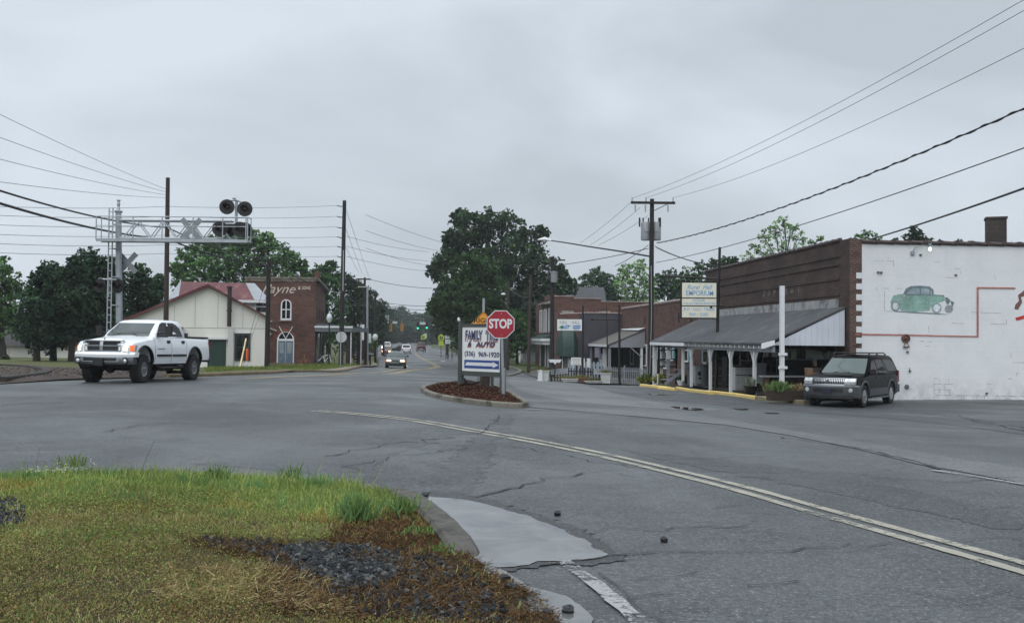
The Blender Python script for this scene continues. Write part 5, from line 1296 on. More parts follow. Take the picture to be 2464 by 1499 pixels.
# long street light arm
m = MB(); m.path([pr(1563, 617), pr(1500, 606), pr(1420, 594), pr(1360, 584), pr(1325, 579)], [.05, .045, .04, .035, .03], 8); arm = m.build('lamp_arm', M_dpole, o, smooth=True)
a, c = pr(1295, 577), pr(1326, 580); m = MB(); m.path([a, ((a[0]+c[0])/2, a[1], (a[2]+c[2])/2+.04), c], [.05, .17, .09], 10); m.v = [(x, y, z if z > a[2]-.06 else a[2]-.06) for x, y, z in m.v]; m.build('lamp_head', pm('lamp_head', '#c2c6c9', .4, var=.05), arm, smooth=True)
m = MB(); m.path([pr(1566, 640), pr(1567, 760), pr(1563, 900)], .03, 6); m.v = [(x, y-.17, z) for x, y, z in m.v]; m.build('conduit', M_steel, o)
# left tall pole by the signal gantry
o2, b2, t2 = pole('brown wooden pole rising behind the pickup and signal gantry', 404, 428, 398, 56, .13, mat=M_pole2)
o3, b3, t3 = pole('tallest dark pole between brick shop canopy and the road', 829, 483, 820, 78, .17)
for k, py in enumerate((495, 521, 547, 570, 593, 617, 641)):
    m = MB(); q_ = P(811, py, 78)-b3; q2 = P(828, py+1, 78)-b3; m.path([tuple(q_), tuple((q_+q2)/2+Vector((0, 0, -.06))), tuple(q2)], .035, 5); m.build('insulator_string', M_blk, o3)
m = MB(); q_ = P(828, 540, 78)-b3; q2 = P(826, 700, 78)-b3; m.box(q_.x-.02, q_.x+.04, -.2, -.17, q2.z, q_.z-2); m.build('ground_wire_cover', M_ins, o3)
o4, b4, t4 = pole('thin dark pole at the seam of workshop and brick shop', 647, 625, 642, 60.5, .14)
m = MB(); q_ = P(661, 632, 60.5)-b4; m.path([(t4.x-b4.x, 0, q_.z-.1), (q_.x, -.3, q_.z)], .03, 6); m.build('bracket', M_pole, o4)
# distance poles on the left side of the far road
for lb, pxt, pyt, pxb, pyb, Y, r, xa in [('dark pole with crossarm beyond the canopy', 878, 668, 873, 0, 118, .15, (858, 893)), ('pale steel pole carrying the painted banner', 884, 690, 884, 0, 100, .12, None),
        ('dark pole beside the small globe lamp', 903, 705, 903, 0, 104, .13, None), ('far dark pole with white transformer before the traffic signals', 922, 735, 923, 0, 160, .17, (912, 930))]:
    oo, bb, tt = pole(lb, pxt, pyt, pxb, Y, r, mat=M_pole if 'pale' not in lb else M_steel)
    if xa:
        m = MB(); a, c = P(xa[0], pyt+4, Y)-bb, P(xa[1], pyt+4, Y)-bb; m.box(a.x, c.x, -.3, -.16, a.z-.08, a.z+.08); m.build('crossarm', M_pole, oo)
        if Y > 150:
            m = MB(); a = P(924, 765, Y)-bb; m.lathe([(.3, a.z-.6), (.3, a.z+.5)], (a.x+.5, 0, 0), 10); m.build('transformer', M_gray, oo)
        else:
            m = MB(); a, c = P(862, pyt+20, Y)-bb, P(890, pyt+25, Y)-bb; m.box(a.x, c.x, -.3, -.18, (a.z+c.z)/2-.06, (a.z+c.z)/2+.06); m.build('crossarm', M_ins, oo)
# right side poles
o5, b5, t5 = pole('dark pole with grey transformer beside the bank sign', 1329, 618, 1328, 73, .16)
m = MB(); a = P(1331, 666, 73)-b5; m.lathe([(.2, a.z-.42), (.23, a.z-.3), (.25, a.z+.3), (.27, a.z+.34), (.03, a.z+.38)], (a.x+.05, -.38, 0), 12); m.build('transformer', M_gray, o5, smooth=True)
m = MB(); a, c = P(1330, 627, 73)-b5, P(1360, 626, 73)-b5; m.tube((a.x, 0, a.z), (c.x, 0, c.z), .05); m.build('bracket', M_pole, o5)
o6, b6, t6 = pole('leaning slim pole left of the corner brick shop', 1277, 662, 1271, 80, .13, mat=M_pole2)
m = MB(); a, c = P(1290, 682, 80)-b6, P(1275, 700, 80)-b6; m.tube((a.x, 0, a.z), (c.x, 0, c.z), .03); m.build('bracket', M_pole, o6)
o7, b7, t7 = pole('grey pole with street light right of the stop sign', 1223, 675, 1221, 88, .13, mat=M_pole2)
m = MB(); a, c = P(1214, 708, 88)-b7, P(1222, 706, 88)-b7; m.path([(c.x, 0, c.z), ((a.x+c.x)/2, 0, c.z+.15), (a.x, 0, a.z)], .05, 6); m.build('lamp_arm', M_dpole, o7)
m = MB(); m.ball((a.x-.1, 0, a.z), .22, 10, 6, (1, 1, .5)); m.build('lamp_head', pm('lamp_head', '#c2c6c9'), o7)
# sign poles with gallows arms
def sign_text(mb, corners, s, u0, u1, v0, v1, off=-.04, **k):
    (x0, z1), (x1, z0) = corners; w, h = x1-x0, z1-z0
    mb.text(s, x0+w*(u0+u1)/2, z1-h*(v0+v1)/2, w*(u1-u0), h*(v1-v0), off, **k)
M_signw = pm('sign_white', '#cdd0d0', .5, var=.06, scale=2, dirt=('#9c9d98', 1.2, .62))
M_cream2 = pm('sign_cream', '#cfcdbd', .5, var=.07, scale=2, dirt=('#a8a595', 1.5, .62))
M_paleblue = pm('faded_blue_letters', '#6f9bc0', .6, var=.15, scale=6)
M_navy = pm('navy_letters', '#1e3f86', .5, var=.1)
# antiques sign
Ye = 48.6
o8, b8, t8 = pole('black steel post rising through the porch roof beside antiques sign', 1732, 595, 1722, Ye, .075, 'sign_post', M_dpole, group='steel sign posts')
m = MB(); a, c = P(1586, 664, Ye)-b8, P(1729, 671, Ye)-b8; m.tube((a.x, 0, a.z), (c.x, 0, c.z), .045); m.build('arm', M_dpole, o8)
m = MB(); a = P(1729, 626, Ye)-b8; m.tube((a.x, 0, a.z), (a.x-.25, 0, a.z+.02), .02); a = P(1727, 735, Ye)-b8; m.tube((a.x, 0, a.z), (a.x+.25, 0, a.z), .03); m.build('step', M_dpole, o8)
sg = P(1682, 722, Ye); s1 = thing('hanging_sign', 'cream three panel antiques sign with pale blue lettering hanging from arm', 'sign', (sg.x, sg.y-.12, sg.z-.85))
def sp(px, py, Y=Ye): q = P(px, py, Y-.12); return q.x-sg.x, q.z-(sg.z-.85)
A_, B_ = sp(1640, 680), sp(1724, 765)
m = MB(); m.box(A_[0]-.05, B_[0]+.05, -.03, .12, B_[1]-.05, A_[1]+.05); m.build('frame', M_blk, s1)
fr_ = [(0, .43), (.45, .655), (.675, 1)]
for u, v in fr_:
    m = MB(); m.box(A_[0]+.02, B_[0]-.02, -.042, -.031, A_[1]-(A_[1]-B_[1])*v+.01, A_[1]-(A_[1]-B_[1])*u-.01); m.build('panel', M_cream2, s1)
m = MB(); C_ = (A_, B_)
sign_text(m, C_, 'Rural  Hall', .16, .88, .06, .19, -.046, shear=.4, bold=.012)
sign_text(m, C_, 'EMPORIUM', .13, .90, .22, .37, -.046, bold=.02)
sign_text(m, C_, 'ANTIQUES', .30, .66, .475, .535, -.046, bold=.02)
sign_text(m, C_, 'COLLECTIBLE\u2022FURNITURE', .05, .96, .56, .625, -.046, bold=.012)
sign_text(m, C_, 'BUY \u2022 SALE \u2022 TRADE', .06, .94, .71, .80, -.046, bold=.008)
sign_text(m, C_, '969 \u2022 2585', .22, .76, .86, .95, -.046, bold=.008)
m.build('lettering', M_paleblue, s1)
m = MB(); m.tube((sp(1655, 680)[0], 0, A_[1]), (sp(1655, 680)[0], 0, sp(1655, 667)[1]), .015).tube((sp(1712, 680)[0], 0, A_[1]), (sp(1712, 680)[0], 0, sp(1712, 670)[1]), .015); m.build('hanger', M_blk, s1)
m = MB(); a = sp(1711, 739); m.ball((a[0], -.05, a[1]), .07, 7, 5); m.v = [(x*1+rnd.uniform(-.02, .02), -.05+(y+.05)*.2, z+rnd.uniform(-.02, .02)) for x, y, z in m.v]; m.build('hole', M_blk, s1)
# bank style sign
Yb = 64
o9, b9, t9 = pole('thin dark post carrying the white and blue sign', 1403, 735, 1402, Yb, .06, 'sign_post', M_dpole, group='steel sign posts')
sg2 = P(1371, 783, Yb); s2 = thing('hanging_sign', 'white sign with green swoosh and blue lettering on thin post', 'sign', (sg2.x, sg2.y-.1, sg2.z-.4))
def sp2(px, py): q = P(px, py, Yb-.1); return q.x-sg2.x, q.z-(sg2.z-.4)
A_, B_ = sp2(1341, 768), sp2(1400, 796); C_ = (A_, B_)
m = MB(); m.box(A_[0], B_[0], -.06, .06, B_[1], A_[1]); m.build('panel', M_signw, s2)
m = MB(); m.box(A_[0]-.04, B_[0]+.04, -.05, .08, B_[1]-.05, B_[1]-.001).box(A_[0]-.04, B_[0]+.04, -.05, .08, A_[1]+.001, A_[1]+.03); m.build('frame', M_blk, s2)
m = MB(); sign_text(m, C_, 'RURAL', .10, .40, .14, .42, -.066, bold=-.005); sign_text(m, C_, 'HALL', .60, .90, .14, .42, -.066, bold=-.005); m.build('lettering', pm('grey_letters', '#6d7478', .6), s2)
def su(u, v): return (A_[0]+(B_[0]-A_[0])*u, -.066, A_[1]-(A_[1]-B_[1])*v)
m = MB(); m.prism([su(.05, .76), su(.14, .58), (su(.26, .52)), su(.22, .66), su(.30, .60), su(.22, .82), su(.13, .92), su(.16, .76)], (0, -.003, 0)); m.build('logo', pm('logo_green', '#1f6a55', .5), s2)
m = MB(); sign_text(m, C_, 'RSvT', .24, .50, .58, .86, -.07, shear=.4, bold=.03); m.prism([su(.34, .50), su(.56, .55), su(.48, .62), su(.36, .58)], (0, -.003, 0)); m.build('logo', pm('logo_blue', '#2a6fae', .5), s2)
m = MB(); m.prism([su(.63, .55), su(.94, .52), su(.94, .62), su(.63, .64)], (0, -.003, 0)); m.prism([su(.63, .70), su(.94, .68), su(.94, .78), su(.63, .80)], (0, -.003, 0)); m.prism([su(.66, .87), su(.90, .86), su(.90, .91), su(.66, .92)], (0, -.003, 0)); m.build('lettering', pm('logo_blue', '#2a6fae'), s2)
m = MB(); m.tube((B_[0], 0, A_[1]-.1), (B_[0]+.12, 0, A_[1]-.1), .03); m.build('bracket', M_blk, s2)
oa, ba, ta = pole('short black post with horizontal arm before the grey shop', 1490, 733, 1491, 61, .07, 'sign_post', M_dpole, group='steel sign posts')
m = MB(); a, c = P(1425, 768, 61)-ba, P(1489, 768, 61)-ba; m.tube((a.x, 0, a.z), (c.x, 0, c.z), .045).ball((a.x, 0, a.z), .09, 8, 6); m.build('arm', M_dpole, oa)
ob, bb_, tb_ = pole('thinnest dark post standing behind the gallows arm', 1460, 735, 1462, 74, .045, 'sign_post', M_dpole, group='steel sign posts')
# white square post at the porch corner
yy = y0p-.25; wx, wy_ = rowpt(-PD+.27, yy); g = gz(wx, wy_); t_ = P(1879, 688, wy_)
o = thing('white_post', 'tall square white post at the near corner of the porch', 'post', (wx, wy_, g), AX)
m = MB(); m.box(-.075, .075, -.075, .075, -.1, t_.z-g); m.build('shaft', M_white, o)
for zz in (P(1879, 852, wy_).z-g, P(1879, 884, wy_).z-g): m = MB(); m.box(-.17, .17, -.12, -.091, zz-.05, zz+.05); m.build('cleat', M_white, o)

# --- railway signal gantry
Yg = 42.0
gb = at(286, Yg); gt = thing('railway_signal', 'silver railway crossing gantry with flashing light pairs over the road', 'signal', tuple(gb))
def g_(px, py, dy=0): q = P(px, py, Yg+dy); return (q.x-gb.x, dy, q.z-gb.z)
M_silver = pm('aluminium_paint', '#9aa0a5', .4, .35, var=.12, scale=3)
mt = g_(285, 512); m = MB(); m.path([(0, 0, -.2), (0, 0, 1.2), mt], [.15, .135, .12], 14).lathe([(.15, mt[2]), (.17, mt[2]+.06), (.1, mt[2]+.10)], (mt[0], 0, 0), 12); m.build('mast', M_silver, gt, smooth=True)
m = MB(); a = g_(286, 482); m.lathe([(.08, mt[2]+.1), (.05, mt[2]+.25), (.07, mt[2]+.35), (.05, a[2]-.05), (.09, a[2])], (mt[0], 0, 0), 10); m.build('finial', M_silver, gt)
# ladder
m = MB(); la, lb_ = g_(263, 500, -.35), g_(272, 500, -.35); 
for q_ in (la, lb_): m.tube((q_[0], -.35, .3), (q_[0], -.35, q_[2]), .028)
z = .6
while z < la[2]-.1: m.tube((la[0], -.35, z), (lb_[0], -.35, z), .018); z += .3
for py in (542, 600, 668, 735): a = g_(268, py); m.tube((lb_[0], -.35, a[2]), (0, -.1, a[2]), .03)
m.build('ladder', M_silver, gt)
# walkway
xa, xb = g_(249, 583)[0], g_(607, 583)[0]; zd, zt_ = g_(430, 583)[2], g_(430, 527)[2]
m = MB(); m.box(xa, xb, -.75, -.72, zd-.06, zd+.06).box(xa, xb, -.25, -.22, zd-.06, zd+.06).box(xa, xb, -.72, -.25, zd-.02, zd+.0); m.build('deck', M_silver, gt)
m = MB()
for yy in (-.74,):
    m.tube((xa, yy, zt_), (xb, yy, zt_), .022).tube((xa, yy, (zd+zt_)/2+.1), (xb, yy, (zd+zt_)/2+.1), .016)
    for px in (249, 336, 405, 478, 548, 603, 607): x = g_(px, 550)[0]; m.tube((x, yy, zd), (x, yy, zt_), .024)
m.tube((xb, -.74, zt_), (xb, -.24, zt_), .02).tube((xa, -.74, zt_), (xa, -.24, zt_), .02).tube((xb, -.24, zd), (xb, -.24, zt_), .02).tube((xa, -.24, zd), (xa, -.24, zt_), .02); m.build('railing', M_silver, gt)
# truss arm
zc1, zc0 = g_(430, 532)[2], g_(430, 575)[2]; x0_, x1_ = g_(292, 532)[0], g_(560, 532)[0]
for yy in (-.16, .16):
    m = MB(); m.tube((x0_, yy, zc1), (x1_, yy, zc1), .045).tube((x0_, yy, zc0), (x1_, yy, zc0), .045)
    xs = np.linspace(x0_+.15, x1_-.1, 9)
    for i in range(8): m.tube((xs[i], yy, zc0 if i % 2 == 0 else zc1), (xs[i+1], yy, zc1 if i % 2 == 0 else zc0), .022)
    m.build('truss', M_silver, gt)
m = MB(); 
for x in np.linspace(x0_, x1_, 6): m.tube((x, -.16, zc1), (x, .16, zc1), .02).tube((x, -.16, zc0), (x, .16, zc0), .02)
m.build('truss_tie', M_silver, gt)
# crossbucks (backs seen)
def crossbuck(cx, cz, L, yy, fore=1.0, nm='crossbuck'):
    m = MB()
    for sg_, dy in ((1, 0), (-1, .012)):
        Mx = Matrix.Translation((cx, yy+dy, cz)) @ Matrix.Rotation(sg_*R(48), 4, 'Y')
        m.M = Mx; m.box(-L/2*fore, L/2*fore, -.005, .005, -.11, .11)
    m.M = None; return m.build(nm, pm('sign_back', '#80868a', .45, .5, var=.15, scale=3), gt)
a = g_(467, 555, .1); crossbuck(a[0], a[2], 1.15, -.30)
a = g_(302, 632); crossbuck(a[0], a[2], 1.05, .22)
# light pairs
M_disc = pm('black_disc', '#0b0c0d', .5, var=.2); M_lens = pm('dark_red_lens', '#2a0c0d', .15, var=.2)
def signal_light(px, py, dy, r=.31, yaw=0):
    a = g_(px, py, dy); m = MB(); T_ = Matrix.Translation((a[0], dy, a[2])) @ Matrix.Rotation(yaw, 4, 'Z'); m.M = T_
    m.lathe([(.02, .05), (.12, .06), (r, .03), (r, .0), (.13, .0)], (0, 0, 0), 20, 'Y'); m.lathe([(.12, .02), (.13, .25), (.11, .26)], (0, 0, 0), 14, 'Y')
    dk = m.build('signal_light', M_disc, gt, smooth=True)
    m = MB(); m.M = T_; m.lathe([(.105, -.012), (.09, -.03), (.02, -.045)], (0, 0, 0), 14, 'Y'); m.build('lens', M_lens, dk, smooth=True)
    m = MB(); m.M = T_; n_ = 12; vs = []
    for i in range(n_+1):
        t = R(-20)+R(220)*i/n_; vs += [(math.cos(t)*.135, -.01, math.sin(t)*.135), (math.cos(t)*.14, -.26, math.sin(t)*.14-.0)]
    m.add(vs, [(2*i, 2*i+1, 2*i+3, 2*i+2) for i in range(n_)]); m.build('hood', M_disc, dk)
for px, py, dy, yw in ((546, 498, -.25, .1), (589, 503, -.25, .1), (529, 551, -.5, .1), (577, 552, -.5, .1), (551, 552, .35, .5), (590, 553, .35, .5)): signal_light(px, py, dy, .31, yw)
for px, py, dy, yw in ((240, 687, -.15, -.25), (283, 688, -.15, -.25)): signal_light(px, py, dy, .29, yw)
m = MB(); a, c = g_(566, 582, -.2), g_(566, 483, -.2); m.tube((a[0], -.1, a[2]), (a[0], -.1, c[2]), .06); q1_, q2_ = g_(546, 486), g_(589, 490); m.path([(q1_[0], -.2, q1_[2]), (a[0], -.15, c[2]+.04), (q2_[0], -.2, q2_[2])], .045, 8); q1_, q2_ = g_(529, 540), g_(590, 540); m.tube((q1_[0], -.2, q1_[2]), (q2_[0], -.2, q2_[2]), .04); m.build('light_mount', M_silver, gt)
m = MB(); a = g_(566, 480); m.ball((a[0], -.15, a[2]+.02), .08, 10, 6, (1, 1, .7)); m.build('cap', M_ins, gt)
m = MB(); q1_, q2_ = g_(240, 672), g_(285, 674); m.tube((q1_[0], -.1, q1_[2]), (q2_[0], -.1, q2_[2]), .04); q1_, q2_ = g_(262, 715), g_(262, 672); m.box(q1_[0]-.03, q1_[0]+.03, -.08, -.02, q1_[2], q2_[2]); m.build('light_mount', M_silver, gt)

# --- wires
def wp(px, py, Y): return P(px, py, Y)
n_ = 0
names = ['topmost', 'second', 'third', 'fourth', 'fifth', 'lowest']
for i, (ya, yb) in enumerate([(277, 455), (330, 462), (380, 469), (432, 476)]):
    wire(f"{['topmost','second','third','lowest'][i]} of four thin wires fanning from the brown pole to the upper left", [wp(398, yb, 56), wp(-300, ya-(yb-ya)*.85, 24)], .009, .15, M_wire2, group='wires fanning left')
for i, (ya, yb, yc) in enumerate([(498, 498, 495), (519, 522, 521), (542, 544, 546), (565, 567, 570), (587, 590, 593), (609, 611, 617)]):
    wire(f"{names[i]} of six level telegraph wires running left from the tallest dark pole", [wp(810, yc, 78), wp(402, yb-1, 60), wp(-80, ya-4, 44)], .011, .12, M_wire2, group='level telegraph wires')
wire('upper thick black cable sloping past the signal gantry', [wp(646, 628, 60.5), wp(404, 548, 56), wp(-60, 440, 30)], .035, .25, group='thick black cables')
wire('lower thick black cable sloping past the signal gantry', [wp(646, 640, 60.5), wp(404, 575, 56), wp(-60, 471, 30)], .045, .25, group='thick black cables')
wire('dark cable from the seam pole past the brick shop', [wp(648, 630, 60.5), wp(826, 705, 78), wp(882, 735, 118)], .03, .3, group='thick black cables')
wire('fainter cable crossing the painted name wall', [wp(648, 640, 60.5), wp(760, 715, 78), wp(875, 735, 118)], .018, .3, group='thick black cables')
for i, (a, c) in enumerate([((831, 500), (888, 668)), ((831, 548), (872, 660)), ((831, 593), (862, 655))]):
    wire(f"{['longest','middle','shortest'][i]} slanting stay wire right of the tallest dark pole", [wp(*a, 78), wp(*c, 117)], .014, 0, M_wire2, 4, group='stay wires')
for i, (a, c) in enumerate([((880, 517), (1085, 588)), ((880, 555), (1060, 604)), ((880, 597), (1040, 640)), ((834, 569), (1030, 606)), ((834, 593), (1030, 628)), ((834, 617), (1028, 652)), ((888, 672), (1040, 694)), ((895, 724), (1060, 737)), ((895, 732), (1060, 747)), ((930, 744), (1240, 800))]):
    wire(f"wire number {i+1} counted down, crossing the gap left of the oak" if 0 else ['highest faint wire over the road gap, reaching the oak', 'second faint wire over the road gap', 'third faint wire over the road gap, above the banner', 'wire leaving the tallest pole at mid height rightwards', 'wire leaving the tallest pole below mid height rightwards', 'lowest wire leaving the tallest pole rightwards', 'dark wire from the far crossarm to the oak', 'upper of two level cables above the traffic signals', 'lower of two level cables above the traffic signals', 'long sagging cable passing over the yellow sign'][i],
         [wp(*a, 84 if i < 6 else 118), wp(*c, 118)], .016 if i < 6 else .026, .2, M_wire2 if i < 6 else M_wire, 10, group='wires across the road gap')
for i, (a, c) in enumerate([((1519, 478), (2464, 0)), ((1553, 477), (2464, 26)), ((1619, 476), (2464, 117))]):
    d = wp(c[0], c[1], 24); s_ = wp(*a, 60); e = d+(d-s_)*1.1; e.z = d.z+.4
    wire(f"{['highest','middle','lowest'][i]} of three thin wires sweeping from the crossarm to the upper right", [s_, d, e], .009, .40, M_wire2, 30, group='high thin wires at right')
wire('thick twisted cable sweeping up to the right edge', [wp(1580, 585, 60), wp(2490, 250, 24), wp(2490, 250, 24)+Vector((9, -34, .3))], .022, .42, None, 30, group='heavy cables at right', twist=True)
wire('straight cable passing above the antiques post', [wp(1578, 632, 60), wp(2490, 347, 24), wp(2490, 347, 24)+Vector((9, -34, .3))], .016, .30, None, 30, group='heavy cables at right')
wire('heavy cable meeting the top corner of the white wall', [wp(2080, 580, 40), wp(2490, 444, 22), wp(2490, 444, 22)+Vector((9, -34, .8))], .028, .05, None, 20, group='heavy cables at right')
wire('short cable from crossarm pole down to the emporium roof', [wp(1575, 592, 60), wp(1730, 640, 56)], .02, .2, None, 8, group='service cables')
wire('service cable from pole along the parapet', [wp(1578, 596, 60), wp(1790, 646, 55)], .014, .3, None, 8, group='service cables')
for i, (a, c) in enumerate([((1517, 488), (1396, 585)), ((1540, 500), (1420, 590)), ((1560, 590), (1480, 640)), ((1560, 598), (1330, 640)), ((1558, 520), (1440, 590))]):
    wire(['steep wire from the crossarm left end', 'second wire dropping left of the crossarm', 'short dark cable slanting left below the lamp arm', 'long cable from the tall pole to the transformer pole', 'faint wire dropping left from the transformers'][i], [wp(*a, 60), wp(*c, 73)], .012 if i not in (2, 3) else .022, .1, M_wire2 if i not in (2, 3) else M_wire, 8, group='wires left of the crossarm pole')
wire('thin cable from the slim leaning pole to the street light pole', [wp(1223, 690, 88), wp(1276, 715, 80)], .016, .3, M_wire2, 8)
wire('guy wire crossing the workshop wall', [wp(645, 655, 60.5), wp(582, 872, 58)], .014, 0, None, 3, group='guy wires on the workshop')
wire('pale plastic covered guy wire by the workshop window', [wp(645, 700, 60.5), wp(578, 888, 57.5)], .012, 0, M_wire2, 3, group='guy wires on the workshop')
o = wire('yellow guard sleeve leaning on the guy wire', [wp(592, 815, 58.6), wp(577, 886, 57.6)], .05, 0, pm('cream_sleeve', '#c7b98f', .5), 3, name='guy_guard'); o['category'] = 'cable guard'
x, y = at(594, 58)[:2]; m = MB(); m.lathe([(.06, 0), (.06, .45)], (0, 0, 0), 10); o = thing('marker_post', 'orange and white cable marker post before the workshop window', 'marker', (x, y, gz(x, y)+.08)); m.build('base', M_white, o)
m = MB(); m.lathe([(.075, .45), (.08, 1.05), (.05, 1.15)], (0, 0, 0), 10); m.build('cap', pm('orange_plastic', '#c0502a', .5), o)

# --- street furniture on the left
lp_ = at(791, 79); o = thing('street_lamp', 'black post lamp with white acorn globe before the brick shop', 'street lamp', tuple(lp_))
gz_ = P(790, 765, 79).z-lp_.z; m = MB(); m.path([(0, 0, 0), (0, 0, .5), (0, 0, gz_-.35)], [.11, .06, .05], 10).lathe([(.06, gz_-.5), (.14, gz_-.42), (.12, gz_-.34)], (0, 0, 0), 10); m.build('post', M_blk, o)
m = MB(); m.lathe([(.12, gz_-.34), (.22, gz_-.1), (.23, gz_+.05), (.15, gz_+.25), (.07, gz_+.33), (.05, gz_+.36), (.07, gz_+.42), (.02, gz_+.48)], (0, 0, 0), 14); m.build('globe', pm('lamp_globe', '#b9bdc0', .25, var=.05), o, smooth=True)
rs = at(819, 74); o = thing('road_sign', 'round sign seen from the back on a grey post', 'sign', tuple(rs)); zc_ = P(821, 811, 74).z-rs.z
m = MB(); m.box(-.04, .04, -.03, .0, 0, zc_+.35); m.build('post', M_steel, o); m = MB(); m.lathe([(.39, 0), (.39, .012)], (.04, 0, zc_), 28, 'Y'); m.build('plate', pm('plate_back', '#aeb2b4', .4, .2, var=.05), o)
gl = at(902, 103); o = thing('street_lamp', 'distant small globe lamp beyond the painted banner', 'street lamp', tuple(gl)); zc_ = P(902, 812, 103).z-gl.z; m = MB(); m.tube((0, 0, 0), (0, 0, zc_-.3), .06); m.build('post', M_blk, o); m = MB(); m.ball((0, 0, zc_), .28, 10, 8, (1, 1, 1.3)); m.build('globe', pm('lamp_globe', '#b9bdc0'), o)
bn = P(868, 797, 99); o = thing('banner', 'white banner with green leaves and dark spots on pale pole', 'banner', (bn.x, bn.y, P(868, 818, 99).z))
hh = P(868, 780, 99).z-P(868, 818, 99).z; wb = (P(877, 800, 99)-P(861, 800, 99)).x
m = MB(); m.box(-wb*.5, wb*.1, -.02, 0, 0, hh).box(wb*.15, wb*.55, -.02, 0, 0, hh*.98); cl_ = m.build('cloth', pm('banner_white', '#c5cccb', .7, var=.1), o)
m = MB(); m.prism([(-wb*.45, -.025, .05), (wb*.05, -.025, .05), (wb*.0, -.025, .45), (-wb*.25, -.025, .6)], (0, -.002, 0)); m.build('leaf_print', pm('print_green', '#5a9a4a', .7), cl_)
m = MB(); 
for u, v in ((-.3, .8), (-.1, .6), (-.2, .95), (.0, .75)): m.lathe([(.13, -.028), (.12, -.032)], (wb*u, 0, hh*v), 8, 'Y')
m.build('spot_print', pm('print_dark', '#2b3436', .7), cl_)
ys = at(859, 90); o = thing('yard_sign', 'small dark red yard sign with white words on the verge', 'sign', tuple(ys)); m = MB(); m.box(-.33, .33, -.02, 0, .35, 1.15); m.build('panel', pm('maroon_board', '#41201f', .6), o)
m = MB(); m.text('EGGS', 0, 1.0, .5, .16, -.024, .02) if 0 else m.box(-.25, .25, -.024, -.0205, .95, 1.05).box(-.15, .15, -.024, -.0205, .72, .80).box(-.22, .22, -.024, -.0205, .45, .52); m.build('lettering', M_white, o); m = MB(); m.tube((-.25, 0, 0), (-.25, 0, .35), .02).tube((.25, 0, 0), (.25, 0, .35), .02); m.build('leg', M_blk, o)
mbx = at(907, 91); o = thing('mailbox', 'mailbox shelf on dark post at the verge edge', 'mailbox', (mbx.x-.6, mbx.y, mbx.z)); m = MB(); m.box(-.06, .06, -.06, .06, 0, 1.05); m.build('post', M_dpole, o); m = MB(); m.box(-.28, .28, -.12, .12, 1.05, 1.2); m.build('tray', M_greyw, o)
for i, (lb, px, py, Y, w_, h_, colr) in enumerate([('narrow white notice beside the dark far left pole', 888, 814, 112, .4, 1.0, '#b0b6b9'), ('small grey plate sign on the far left roadside', 899, 819, 150, .5, .5, '#8c9295'), ('tiny pale sign farthest along the left roadside', 908, 817, 165, .35, .6, '#9aa0a2')]):
    b_ = at(px, Y); z_ = P(px, py, Y).z-b_.z; o = thing('road_sign', lb, 'sign', tuple(b_), 0, 'small signs on the far left roadside'); m = MB(); m.tube((0, 0, 0), (0, 0, z_), .05); m.build('post', M_dpole, o); m = MB(); m.box(-w_/2, w_/2, -.06, -.051, z_-h_/2, z_+h_/2); m.build('plate', pm('plate_'+colr[1:], colr, .5), o)
# bicycle-like display under the canopy
bk = at(775, 84.5); o = thing('bicycle', 'white and dark bicycle parked under the brick shop canopy', 'bicycle', (bk.x+.2, bk.y, bk.z+.02))
for dx in (-.5, .5):
    m = MB(); m.M = Matrix.Translation((dx, 0, .36)); pts = [(math.cos(t)*.33, 0, math.sin(t)*.33) for t in np.linspace(0, 2*math.pi, 17)]; m.path(pts, .03, 5); m.build('wheel', M_blk, o)
m = MB(); m.tube((-.5, 0, .36), (-.1, 0, .8), .03).tube((-.1, 0, .8), (.4, 0, .85), .03).tube((.4, 0, .95), (.5, 0, .36), .03).tube((-.1, 0, .8), (0, 0, .3), .03).tube((0, 0, .3), (.4, 0, .8), .03); m.build('frame', M_white, o)
m = MB(); m.box(-.25, .0, -.08, .08, .9, .96); m.build('saddle', M_blk, o)
m = MB(); m.path([(.3, -.25, 1.05), (.42, 0, 1.0), (.3, .25, 1.05)], .025, 5); m.build('handlebar', M_blk, o)

# --- traffic signals over the far junction
Yt = 150
a, c = P(880, 758, Yt), P(1075, 770, Yt)
wire('span wire holding the traffic signals', [a, c], .03, .3, None, 12)
M_tsy = pm('signal_yellow', '#b27a2e', .5, var=.1); M_tsd = pm('signal_dark', '#12181a', .5)
for i, (px, py, col_, lb) in enumerate([(908.5, 782, 0, 'leftmost amber cased traffic signal over the junction'), (940.5, 788, 0, 'second amber cased traffic signal from the left'), (967, 787, 0, 'amber and black traffic signal near the middle of the span'), (1005.5, 784, 1, 'green lit traffic signal left of the last one'), (1027, 783, 1, 'rightmost green lit traffic signal by the oak')]):
    q_ = P(px, py, Yt); o = thing('traffic_signal', lb, 'traffic light', (q_.x, q_.y, q_.z-.55), 0, 'traffic signals over the junction')
    m = MB(); m.box(-.17, .17, -.12, .12, 0, 1.05).tube((0, 0, 1.05), (0, 0, 1.75), .025); m.build('housing', M_tsy if not col_ else M_tsd, o)
    for k in range(3):
        lit = (k == 0 and col_); m = MB(); m.lathe([(.11 if not lit else .15, -.125), (.10 if not lit else .13, -.16)], (0, 0, .2+k*.33), 12, 'Y')
        m.build('lamp', pm('green_light', '#3fe0b0', .3, emit='#2fd8a4', es=.8) if lit else (pm('dull_lens', '#6b4520', .4) if not col_ else M_tsd), o)
